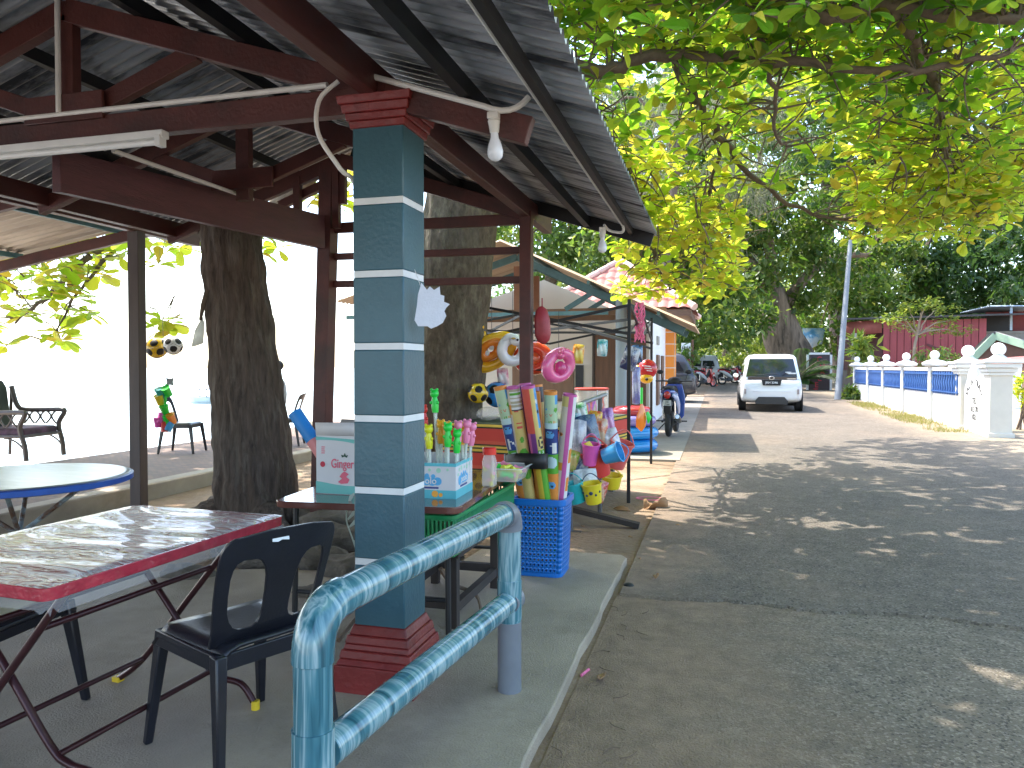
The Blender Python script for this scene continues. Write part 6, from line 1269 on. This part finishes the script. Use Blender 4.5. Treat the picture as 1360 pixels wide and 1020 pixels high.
# dark trunk growing through the shelter roof
dk = thing('dark_trunk_tree', 'dark furrowed tree trunk growing up through the shelter roof', 'tree', (-3.97,5.8,.05))
W(trunk_mesh([(-3.93,5.8,-.1),(-3.95,5.8,.35),(-4.02,5.8,1.2),(-4.14,5.8,2.2),(-4.2,5.8,2.9),(-4.24,5.85,3.8),(-4.1,5.9,6)], [.40,.335,.30,.258,.243,.25,.22], 72, 14, .040, 11, 3, .18), 'trunk', bark, dk, ang=80)
Q2 = in_ell((-4.4,5.6,6.8), (2.6,2.6,1.1), 170); crown_mesh('crown', Q2, None, 8, .28, almond, dk, (-3.97,5.8,.05))
# almond boughs over the beach, seen below the left roof
bt = thing('beach_almond_tree', 'sea almond boughs hanging over the beach behind the left shelter', 'tree', (-11.5,9.5,0))
bm_ = MB(); BP = []
for pts, a, b_ in (([(-11.5,9.5,-.5),(-11.3,9.3,2),(-10.6,9.2,3.6),D(30,330,10.5),D(130,330,10.2),D(225,300,9.8)], .22, .03), ([D(120,340,10.2),D(60,395,10.2),D(20,430,10.2)], .05, .015), ([D(150,335,10),D(105,385,9.9),D(75,440,9.8)], .03, .01), ([D(225,300,9.8),D(280,290,9.6),D(350,310,9.4)], .03, .012), ([(-11.3,9.3,2),(-12.5,8,3.8),(-13.5,6.5,4.6)], .15, .04)): BP += branch(bm_, pts, a, b_)
W(bm_, 'trunk', branchm, bt)
P = []
while len(P) < 135:
    u, v = NR.uniform(-80,265), NR.uniform(250,475); lim = np.interp(u, [-80,0,40,90,125,140,190,265], [490,475,440,470,440,350,345,330])
    if v < lim - 6 and NR.rand() < (.8 if v < 400 else .6): P.append(tuple(D(u, v, NR.uniform(9,11.5))))
P += [tuple(D(u, v, 9.3)) for u, v in ((352,318),(368,330),(360,300),(345,335),(445,250),(455,262),(440,272),(412,262),(468,214),(462,240),(215,425),(212,440),(222,430),(210,352),(240,330),(255,322))]
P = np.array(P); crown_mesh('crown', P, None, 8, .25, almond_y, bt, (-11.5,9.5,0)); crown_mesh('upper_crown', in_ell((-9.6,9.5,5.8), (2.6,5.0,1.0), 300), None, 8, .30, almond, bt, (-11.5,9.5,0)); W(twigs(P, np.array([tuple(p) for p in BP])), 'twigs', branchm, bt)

# background trees: clumps of small leaves spread through each crown
greens = {'mid': leaf_mat('mid_green_leaf', [(.030,.065,.014),(.05,.10,.02),(.08,.13,.028),(.12,.15,.04)], [(.10,.24,.02),(.18,.34,.03),(.28,.42,.05),(.42,.46,.08)], .4, .45),
          'dark': leaf_mat('dark_green_leaf', [(.020,.050,.014),(.03,.075,.02),(.05,.10,.026)], [(.07,.18,.02),(.12,.26,.03),(.2,.34,.05)], .35, .45),
          'grey': leaf_mat('casuarina_needles', [(.06,.075,.045),(.10,.115,.07),(.15,.15,.10)], [(.20,.24,.12),(.3,.32,.18),(.4,.40,.25)], .4, .6),
          'light': leaf_mat('light_green_leaf', [(.07,.13,.02),(.11,.18,.03),(.16,.20,.05)], [(.3,.45,.04),(.42,.52,.06),(.55,.55,.1)], .45, .45)}
def leaf_pts(centers, rad_, per):
    k = len(centers); d = NR.normal(size=(k, per, 3)); d /= np.linalg.norm(d, axis=2)[..., None]; q = NR.rand(k, per, 1)**.55
    r = rad_*(.6+.8*NR.rand(k,1,1)); return (centers[:,None] + d*q*r*np.array([1,1,.75])).reshape(-1,3)
def bg_crown(par, loc, ells, n, per, cr, Ln, mat, asp=.5, needle=False):
    C_ = np.concatenate([in_ell(c, r, max(3,int(n*wt)), .25) for c, r, wt in ells]); Pp = leaf_pts(C_, cr, per); k = len(Pp)
    A = NR.normal(size=(k,3)); A[:,2] -= 1.4 if needle else .35; U = NR.normal(0,.6,(k,3)); U[:,2] += 1
    ln = Ln*(.6+.8*NR.rand(k)); V, F = leaves(Pp, A, U, ln, ln*asp, .1, DIAM, DIAM_F); return np_mesh('crown', V, F, mat, par, loc)
def tree(label, base, top, r0, ells, n, per, cr, Ln, kind, barkm=None, asp=.5, name='tree', group='trees along the road', lobes=6, needle=False, forks=5):
    base, top = Vector(base), Vector(top); t = thing(name, label, 'tree', base, 0, group); m_ = base.lerp(top,.5) + Vector((R_.uniform(-.3,.3), R_.uniform(-.3,.3), 0))
    mb = trunk_mesh([base-Vector((0,0,.3)), base.lerp(top,.25), m_, top], [r0*1.25,r0,r0*.85,r0*.6], 28, 5, .08, lobes, R_.uniform(0,6), .3); W(mb, 'trunk', barkm or branchm, t, ang=80)
    lb = MB()
    for k in range(forks):
        c, r, wt = ells[k % len(ells)]; q = in_ell(c, np.array(r)*.7, 1)[0]; branch(lb, [m_.lerp(top,.3+.14*k % .7), top.lerp(Vector(q),.5)+Vector((0,0,.6)), Vector(q)], r0*.35, r0*.08, 7, 4, .08)
    W(lb, 'limbs', barkm or branchm, t)
    bg_crown(t, base, ells, n, per, cr, Ln, greens[kind], asp, needle); return t
def E(u, v, Z, r, wt=1.): return (tuple(D(u,v,Z)), r, wt)
banb = M('banyan_bark', (.27,.20,.145), .9, .35, 3, bump=.8, bscale=8, stretch=(2,2,.2), col2=(.10,.075,.055), t2=(.48,.6))
b0 = D(1066,503,46); b0.z = zg(44)
tree('massive leaning banyan with a pale ribbed trunk behind the white car', b0, D(1022,385,45), 1.25, [E(1010,300,44,(5,5,4.2),.35), E(1090,330,46,(6,5,4.6),.4), E(1060,220,46,(7,6,4.5),.35), E(960,330,43,(4,4,3),.15)], 85, 130, 1.25, .42, 'mid', banb, name='banyan_tree', lobes=9)
tree('leafy dark tree at the left roadside behind the tiled roof', (-4.5,37,zg(37)), D(890,350,38), .4, [E(880,400,37,(4.5,4,3.6),.5), E(935,410,40,(3.6,3.5,2.8),.3), E(830,330,38,(4,4,3),.3)], 75, 125, 1.1, .36, 'mid')
tree('tall dark evergreen mass behind the plank house', (15,56,zg(56)), D(1200,300,58), .6, [E(1230,330,57,(8,5,6),.5), E(1320,300,55,(8,5,7),.5), E(1180,380,54,(4,4,4),.2)], 105, 130, 1.5, .46, 'dark')
tree('dark tree at the right edge behind the block house', (22,48,zg(48)), D(1390,280,52), .5, [E(1380,280,52,(7,5,6),.5), E(1330,380,50,(5,4,3.5),.4), E(1420,370,50,(5,4,4),.3)], 80, 130, 1.3, .44, 'dark')
tree('mid green tree right of the leaning metal pole', (8.6,52,zg(52)), D(1145,330,52), .4, [E(1150,330,52,(4.5,4,5),.5), E(1120,410,50,(3.5,3,3),.3), E(1180,250,53,(5,4,4),.3)], 75, 125, 1.2, .42, 'mid')
tree('light green tree closing the far end of the road', (.5,80,zg(80)), D(965,440,80), .4, [E(960,435,78,(6,4,4.5),.6), E(1000,420,84,(6,4,5),.4), E(910,450,74,(5,4,3.5),.3)], 75, 120, 1.3, .46, 'light')
tree('leafy tree rising behind the beach shop roofs', (-11,36,zg(36)), D(760,320,40), .4, [E(760,300,40,(6,4,3.6),.6), E(690,300,40,(4,4,3),.3), E(830,290,41,(4,4,3.5),.3)], 85, 125, 1.15, .36, 'mid')
tree('feathery grey green casuarina high over the left roadside', (-2.6,31,zg(31)), D(905,150,32), .3, [E(930,200,31,(3.6,3,4.5),.5), E(990,170,32,(3.4,3,4),.4), E(880,240,31,(3,3,3),.3), E(800,180,32,(3,3,3),.2)], 46, 110, 1.1, .55, 'grey', None, .07, 'casuarina_tree', needle=True)
tree('tall pale green tree beyond the banyan on the right', (10,70,zg(70)), D(1100,240,70), .6, [E(1120,180,70,(9,6,7),.5), E(1000,130,72,(9,6,7),.5), E(1260,190,70,(11,6,7),.5)], 110, 120, 1.7, .55, 'mid')
tree('tall dark tree far behind the leafy left tree', (-8,60,zg(60)), D(850,200,62), .5, [E(850,220,62,(8,5,8),.6), E(760,180,62,(8,5,7),.5), E(940,280,64,(6,5,6),.4)], 95, 120, 1.6, .52, 'dark')
tree('dark spreading tree high above the garden wall', (23,35,zg(35)), D(1450,120,36), .4, [E(1150,110,34,(5,5,4.5),.4), E(1290,130,34,(5,5,4.5),.4), E(1020,90,38,(5,5,4.5),.4), E(1360,220,34,(4,4,4),.3)], 100, 130, 1.2, .34, 'dark')
tree('bushy green tree between the shop roofs and the banyan', (-5,46,zg(46)), D(860,260,47), .4, [E(850,240,47,(6,4,4),.5), E(940,300,47,(5,4,4),.4), E(780,220,48,(5,4,4),.3)], 95, 125, 1.3, .42, 'mid')
# far wood behind everything
C_ = np.array([tuple(D(u, 488 - v, Z)) for u, v, Z in zip(NR.uniform(650,1600,330), NR.rand(330)**1.2*150 - 4, NR.uniform(92,110,330))]); Pp = leaf_pts(C_, 2.6, 60); k = len(Pp); A = NR.normal(size=(k,3)); U = NR.normal(0,.6,(k,3)); U[:,2] += 1
V, F = leaves(Pp, A, U, .9*(.6+.8*NR.rand(k)), .5*(.6+.8*NR.rand(k)), .1, DIAM, DIAM_F); fw2 = np_mesh('far_wood', V, F, greens['dark']); fw2['kind'] = 'stuff'
# shrubs and small plants
def shrub(name, label, base, ells, n, per, cr, Ln, kind, asp=.45, stems=5, cat='plant', group=None):
    base = Vector(base); t = thing(name, label, cat, base, 0, group); mb = MB()
    for k in range(stems): c, r, wt = ells[k % len(ells)]; q = Vector(in_ell(c, np.array(r)*.6, 1)[0]); branch(mb, [base+Vector((R_.uniform(-.08,.08),R_.uniform(-.08,.08),-.05)), base.lerp(q,.5)+Vector((0,0,.1)), q], .02, .008, 6, 4, .02)
    W(mb, 'stems', branchm, t); o = bg_crown(t, base, ells, n, per, cr, Ln, greens[kind] if isinstance(kind, str) else kind, asp); o.name = 'foliage'; return t
q = D(1150,530,27.5); q.z = zg(27); shrub('shrub', 'glossy green shrub growing at the left end of the garden wall', q, [E(1150,525,27.5,(.95,.8,.45),.6), E(1128,530,27.5,(.4,.4,.3),.3)], 24, 70, .26, .20, 'mid')
q = D(1143,520,28.5); q.z = zg(28); shrub('heliconia', 'tall yellow green leafy plant rising above the wall end shrub', q, [E(1143,480,28.5,(.35,.4,.75),.7), E(1146,455,28.5,(.2,.3,.3),.3)], 14, 22, .3, .50, 'light', .25)
q = D(1356,560,15.8); q.z = zg(15); shrub('yellow_shrub', 'yellow leaved garden plant right of the larger gate post', q, [E(1360,520,15.8,(.35,.4,.42),.7)], 18, 40, .18, .16, almond_y, .35)
q = D(1245,520,27); q.z = zg(27); shrub('garden_shrub', 'feathery dark shrub showing over the wall coping', q, [E(1245,477,26.8,(.75,.6,.35),.7)], 20, 60, .25, .16, 'mid', .3)
# moringa like sapling
sp0 = D(1215,520,30); sp0.z = zg(30); sp_t = thing('sapling', 'thin airy sapling with layered pale leaves before the plank house', 'tree', sp0); mb = MB(); tips = []
top_ = D(1218,445,30)
branch(mb, [sp0, D(1213,480,30), top_], .07, .05, 8)
for u, v in ((1190,420),(1205,405),(1232,398),(1245,410),(1262,425),(1270,440),(1180,425),(1250,440),(1225,410),(1200,435)): q = D(u,v,30+R_.uniform(-.8,.8)); tips.append(q); branch(mb, [top_, top_.lerp(q,.5)+Vector((0,0,.15)), q], .035, .012, 6)
W(mb, 'trunk', M('sapling_bark', (.27,.21,.15), .8, .2, 8), sp_t)
Cn = np.concatenate([np.array([[t_.x, t_.y, t_.z]]) + NR.normal(0,1,(4,3))*np.array([.30,.3,.09]) for t_ in tips]); Pp = leaf_pts(Cn, .26, 26); Pp[:,2] = Pp[:,2]*1; k = len(Pp); A = NR.normal(size=(k,3)); A[:,2] = A[:,2]*.25-.2; U = NR.normal(0,.25,(k,3)); U[:,2] += 1
V, F = leaves(Pp, A, U, .15+.1*NR.rand(k), .07+.04*NR.rand(k), .1, DIAM, DIAM_F); np_mesh('crown', V, F, greens['light'], sp_t, sp0)
# cycad fronds by the name board
def fronds(label, base, tips, Ln, mat, name='cycad'):
    base = Vector(base); t = thing(name, label, 'plant', base, 0, 'arching palm like plants'); mb = MB(); Pq = []; Aq = []; Uq = []
    for tp_ in tips:
        tp_ = Vector(tp_); mid = (base+tp_)/2 + Vector((0,0,(tp_-base).length*.38)); S_ = bez(base+Vector((0,0,.5)), mid, tp_, 16); mb.tube(S_, .018, 5)
        for i in range(3, 17):
            d = (S_[i]-S_[i-1]).normalized(); sd = d.cross(Vector((0,0,1))).normalized()
            for s_ in (-1,1):
                for o in (0,.5): Pq.append(tuple(S_[i-1].lerp(S_[i],o))); Aq.append(tuple(sd*s_*.9 + d*.45 - Vector((0,0,.35)))); Uq.append((0,0,1))
    W(mb, 'stalks', branchm, t); k = len(Pq); V, F = leaves(np.array(Pq), np.array(Aq), np.array(Uq), np.full(k, Ln), np.full(k, Ln*.16), .15, DIAM, DIAM_F); np_mesh('fronds', V, F, mat, t, base)
q = D(1058,512,35); q.z = zg(34)
fronds('dark arching cycad fronds in front of the name board', q, [D(u,v,35+R_.uniform(-1,1)) for u, v in ((1098,478),(1100,492),(1090,470),(1030,480),(1025,495),(1045,470),(1075,505),(1108,500),(1065,462),(1110,486),(1085,498))], .45, greens['dark'])
q = D(1128,512,33); q.z = zg(33); fronds('small dark cycad fronds behind the shrub at the wall end', q, [D(u,v,33) for u, v in ((1150,482),(1158,495),(1110,485),(1105,495),(1135,470),(1145,474))], .35, greens['dark'])
# grass and weeds at the wall foot
gk = 5200; gx = 4.1 + .75*NR.rand(gk)**.8; gy = NR.uniform(16.8,27.5,gk); keep = (np.sin(gy*1.3)+np.sin(gy*3.1+gx*4)*.6 + NR.normal(0,.6,gk)) > -.3; gx, gy = gx[keep], gy[keep]; k = len(gx)
Pg = np.stack([gx, gy, np.array([zg(y) for y in gy])], -1); Ag = NR.normal(0,.55,(k,3)); Ag[:,2] = 1; V, F = leaves(Pg, Ag, NR.normal(size=(k,3)), .06+.10*NR.rand(k), np.full(k,.012), .3, DIAM, DIAM_F)
gr_ = np_mesh('verge_grass', V, F, leaf_mat('dry_grass', [(.14,.16,.04),(.24,.22,.07),(.32,.26,.12)], [(.3,.34,.06),(.45,.4,.12)], .35, .6)); gr_['kind'] = 'stuff'

# ------------------------------------------------------------------ SMALL GROUND THINGS
def rock(p, r, label, group=None, seed=0, sc_=(1,1,.7)):
    bm = bmesh.new(); bmesh.ops.create_icosphere(bm, subdivisions=4, radius=r); mb = MB(); rr = random.Random(seed); ph = [rr.uniform(0,6) for _ in range(6)]
    pl_ = [Vector((rr.uniform(-1,1), rr.uniform(-1,1), rr.uniform(-.4,1))).normalized() for _ in range(9)]
    vs = []
    for v in bm.verts:
        q = v.co.copy(); u = q.normalized()
        for n_ in pl_:
            d = u.dot(n_)*r
            if d > r*.72: q -= n_*(q.dot(n_) - r*.72)*.85
        q *= 1 + .05*math.sin(9*u.x+ph[0]+3*u.z) + .04*math.sin(13*u.y+ph[1]) + .03*math.sin(21*u.z+ph[2]+8*u.x); vs.append(Vector(p) + Vector((q.x*sc_[0], q.y*sc_[1], q.z*sc_[2])))
    mb.add(vs, [tuple(v.index for v in f.verts) for f in bm.faces]); bm.free(); return mb.solo('rock', label, 'rock', rockm, p, group, ang=50)
rockm = M('rough_rock', (.17,.145,.115), .95, .35, 4, bump=1., bscale=18, col2=(.08,.068,.055), t2=(.45,.65))
for k, (u, v, r, z) in enumerate(((250,765,.15,.05),(425,745,.17,.08),(470,760,.21,.06),(400,725,.19,.10),(455,718,.23,.10),(350,748,.14,.05),(415,790,.10,.05),(310,738,.15,.05),(470,695,.26,.14),(525,760,.16,.03),(585,735,.15,.04),(440,698,.24,.16))):
    rock(G(u, v, z), r, 'rough grey stone in the ring around the dark trunk', 'stones around the dark trunk', k, (1.35,1,.62))
rock((-2.55,5.85,.12), .36, 'broad low boulder under the far rails behind the serving table', None, 40, (1.7,.7,.6)); rock((-3.3,5.9,.12), .34, 'largest low boulder at the foot of the leaning maroon post', None, 41, (1.5,.8,.75))
rm_ = MB()
for a in ((-3.3,5.3),(-4.5,5.2),(-3.2,5.75),(-4.7,5.7)): rm_.tube(spline([(-3.95,5.75,.25),(( -3.95+a[0])/2,(5.75+a[1])/2,.17),(a[0],a[1],.05)],5), [.14]*6+[.09]*4+[.04], 8)
W(rm_, 'roots', bark, dk)
drym = leaf_mat('dry_leaf', [(.24,.12,.05),(.36,.20,.09),(.42,.26,.14)], [(.3,.14,.05),(.4,.24,.1)], .2, .6)
def dry(p, L_, ang, label, group, seed, curl=.35):
    rr = random.Random(seed); mb = MB(); n = 8; d = Vector((math.cos(ang), math.sin(ang), 0)); s_ = Vector((-d.y, d.x, 0)); vs = []
    for i in range(n+1):
        t = i/n; w = .5*L_*math.sin(PI*min(1,t*.93+.05))**.8*.62
        for j in (-2,-1,0,1,2): vs.append(Vector(p) + d*(L_*t) + s_*(w*j/2) + Vector((0,0,.008 + curl*L_*(abs(j)/2)**1.5*(.5+.5*math.sin(t*4+rr.uniform(0,.8)+j)) + .10*L_*math.sin(t*PI))))
    mb.add(vs, [(i*5+j, i*5+j+1, (i+1)*5+j+1, (i+1)*5+j) for i in range(n) for j in range(4)]); return mb.solo('dry_leaf', label, 'leaf', drym, p, group, solid=.002)
dry(G(855,679,.005), .24, .25, 'large curled dry brown leaf on the dirt beside the near black pole', None, 1, .55)
dry(G(838,682,.004), .20, 2.7, 'flat darker dry leaf just left of the large curled leaf', None, 2, .15)
for k, (u, v) in enumerate(((848,748),(775,700),(905,640),(925,655),(840,715),(770,745),(1010,700),(905,700),(890,630),(820,690),(768,870),(795,905),(870,770),(960,615),(812,770))):
    dry(G(u, v, .026 if v < 795 and u > 850 else .006), R_.uniform(.035,.075), R_.uniform(0,6), 'small dry leaf scrap lying on the dirt or road edge', 'scattered dry leaves', 10+k, .3)
twm = M('twig_bark', (.15,.10,.068), .9, .2, 20)
def twig(pts, r, label, group=None): mb = MB(); S_ = spline(pts, 5); mb.tube(S_, [r*(1.1-.5*i/len(S_)) for i in range(len(S_))], 6); return mb.solo('twig', label, 'twig', twm, pts[0], group)
twig([G(585,755,.30),G(600,775,.20),G(632,790,.12),G(640,820,.075)], .013, 'bent brown branch propped under the serving table')
twig([G(450,850,.075),G(470,825,.09),G(482,812,.10)], .012, 'short brown stick behind the teal pillar foot'); twig([G(558,835,.075),G(575,850,.085),G(590,875,.075)], .012, 'curved brown stick right of the red pillar foot')
for k in range(16):
    u, v = R_.uniform(735,840), R_.uniform(800,1010); p = G(u, v, .008)
    if p.x < -.6: p.x = -.6 + R_.random()*.3
    a = R_.uniform(0,6); twig([p, p+Vector((math.cos(a)*.04, math.sin(a)*.04, .003)), p+Vector((math.cos(a+.4)*.09, math.sin(a+.4)*.09, 0))], .0018, 'thin dry twig on the dirt beside the slab', 'scattered twigs')
MB().tube([G(772,897,.012),G(782,889,.014)], .007, 6).solo('pink_wrapper', 'small red and pink wrapper on the dirt beside the slab', 'litter', pkr, G(772,897,.01))
MB().ball(G(835,778,.02), .03, 10, 7, sc=(1.2,1,.7)).solo('dark_clod', 'small black clod at the broken edge of the newer asphalt', 'clod', blackm, G(835,778,.0))
wt_ = thing('pale_sprig', 'pale limp plant sprig dangling left of the teal pillar', 'plant', G(475,745,.06)); 
W(MB().tube(spline([D(478,745,3.9),D(468,715,3.92),D(460,690,3.95),D(463,668,4.0)],4), .004, 5), 'stem', M('pale_stem', (.4,.45,.38), .5), wt_)
for a_, b2 in (((462,690),(482,672)),((464,700),(480,690)),((461,680),(452,668)),((470,718),(484,735)),((463,668),(470,655))): W(MB().tube([D(*a_,3.95),D((a_[0]+b2[0])/2,(a_[1]+b2[1])/2-2,3.95),D(*b2,3.95)], [.004,.012,.003], 6, sy=.35), 'leaf', bpy.data.materials['pale_stem'], wt_)
pl_p = G(845,578,.1)
# ------------------------------------------------------------------ BOAT AND PERSON
bo = D(285,546,52); bo.z = -1.02; boat = thing('motor_boat', 'small white motorboat with a canopy floating off the beach', 'boat', bo, rad(12))
hull = MB(); vs = []; n = 10
for i in range(n+1):
    t = i/n; x = -1.6+3.4*t; w = .62*(1-max(0,t-.45)**2*2.6)**.5 if t < .999 else .02
    for yy, zz in ((0,-.18),(w*.7,-.08),(w,.36+.16*t*t),(w*.9,.38+.16*t*t),(w*.8,.20),(-w*.8,.20),(-w*.9,.38+.16*t*t),(-w,.36+.16*t*t),(-w*.7,-.08)): vs.append((-x,yy,zz))
hull.add(vs, [(i*9+j, i*9+(j+1)%9, (i+1)*9+(j+1)%9, (i+1)*9+j) for i in range(n) for j in range(9)] + [tuple(range(9)), tuple(range(n*9,n*9+9))]); hull.build('hull', M('boat_white', (.50,.56,.52), .4, .1, 3), boat)
MB().box((-.9,-.58,.95), (1.0,.58,1.02)).build('canopy', M('boat_canopy', (.05,.06,.08), .6), boat, bevel=.02); cp_ = MB()
for x in (-.8,.9):
    for y in (-.5,.5): cp_.tube([(x,y,.3),(x,y,.96)], .025, 6)
cp_.build('canopy_frame', steel_d, boat); MB().box((-.2,-.35,.2), (.3,.35,.62)).build('console', whitep, boat, bevel=.03)
pe = thing('person', 'person in blue trousers and grey top seated behind the dark trunk', 'person', (-7.0,10.85,.18), rad(-70))
def skin(name, J, E_, mats, sub=2):
    me = bpy.data.meshes.new(name); me.from_pydata([j[0] for j in J], E_, []); me.skin_vertices or me.attributes
    o = bpy.data.objects.new(name, me); COL.objects.link(o); md = o.modifiers.new('skin', 'SKIN'); s2_ = o.modifiers.new('smooth', 'SUBSURF'); s2_.levels = s2_.render_levels = sub
    return o
# one continuous body grown around a seated skeleton (front is local -y)
bmp = bmesh.new(); lay = bmp.verts.layers.skin.verify()
J = {'pel':((0,.05,.52),.15),'wst':((0,.08,.70),.13),'chs':((0,.07,.92),.15),'nck':((0,.04,1.10),.055),'hd0':((0,.02,1.19),.085),'hd1':((0,.0,1.29),.085)}
for s_, n_ in ((-1,'l'),(1,'r')): J.update({n_+'hip':((s_*.10,-.02,.51),.095),n_+'kne':((s_*.14,-.42,.50),.065),n_+'ank':((s_*.14,-.40,.10),.042),n_+'toe':((s_*.15,-.56,.045),.035),n_+'sho':((s_*.17,.06,1.03),.06),n_+'elb':((s_*.25,.0,.78),.045),n_+'wri':((s_*.20,-.24,.64),.030),n_+'pal':((s_*.19,-.31,.60),.032)})
for s_, n_ in ((-1,'l'),(1,'r')):
    for f_ in range(5): dx = (-.03+.018*f_ if f_ < 4 else s_*-.05); J[n_+'f%d'%f_] = ((s_*.19+dx, -.38+.012*abs(f_-1.5) if f_ < 4 else -.34, .575-.01*f_), .009)
VV = {k: bmp.verts.new(p) for k, (p, r) in J.items()}
Ed = [('pel','wst'),('wst','chs'),('chs','nck'),('nck','hd0'),('hd0','hd1')]
for n_ in 'lr': Ed += [('pel',n_+'hip'),(n_+'hip',n_+'kne'),(n_+'kne',n_+'ank'),(n_+'ank',n_+'toe'),('chs',n_+'sho'),(n_+'sho',n_+'elb'),(n_+'elb',n_+'wri'),(n_+'wri',n_+'pal')] + [(n_+'pal',n_+'f%d'%f_) for f_ in range(5)]
for a, b_ in Ed: bmp.edges.new((VV[a], VV[b_]))
for k, (p, r) in J.items(): VV[k][lay].radius = (r, r); VV[k][lay].use_root = (k == 'pel')
me = bpy.data.meshes.new('body'); bmp.to_mesh(me); bmp.free(); ob = bpy.data.objects.new('body', me); COL.objects.link(ob); ob.parent = pe; ob.modifiers.new('skin','SKIN'); sd_ = ob.modifiers.new('smooth','SUBSURF'); sd_.levels = sd_.render_levels = 2
pm_ = bpy.data.materials.new('clothes_and_skin'); pm_.use_nodes = True; pb_ = pm_.node_tree.nodes['Principled BSDF']; tcz = N(pm_,'ShaderNodeTexCoord'); sz = N(pm_,'ShaderNodeSeparateXYZ'); L(pm_, tcz.outputs['Object'], sz.inputs[0]); rz2 = N(pm_,'ShaderNodeValToRGB'); rz2.color_ramp.interpolation = 'CONSTANT'; e = rz2.color_ramp.elements
e[0].color = (.45,.45,.45,1); e[1].position = .075; e[1].color = (.02,.035,.09,1); x_ = e.new(.445); x_.color = (.30,.31,.33,1); x_ = e.new(.80); x_.color = (.30,.17,.11,1); hz = N(pm_,'ShaderNodeMath', operation='MULTIPLY'); hz.inputs[1].default_value = 1/1.38; L(pm_, sz.outputs[2], hz.inputs[0]); L(pm_, hz.outputs[0], rz2.inputs[0]); L(pm_, rz2.outputs[0], pb_.inputs['Base Color']); me.materials.append(pm_)
MB().ball((0,.025,1.30), .098, 18, 12, sc=(.95,1.05,.95)).build('hair', blackm, pe); fc = MB()
MB().ball((-.032,-.085,1.24), .011, 8, 6).build('eye', blackm, pe); MB().ball((.032,-.085,1.24), .011, 8, 6).build('eye', blackm, pe)
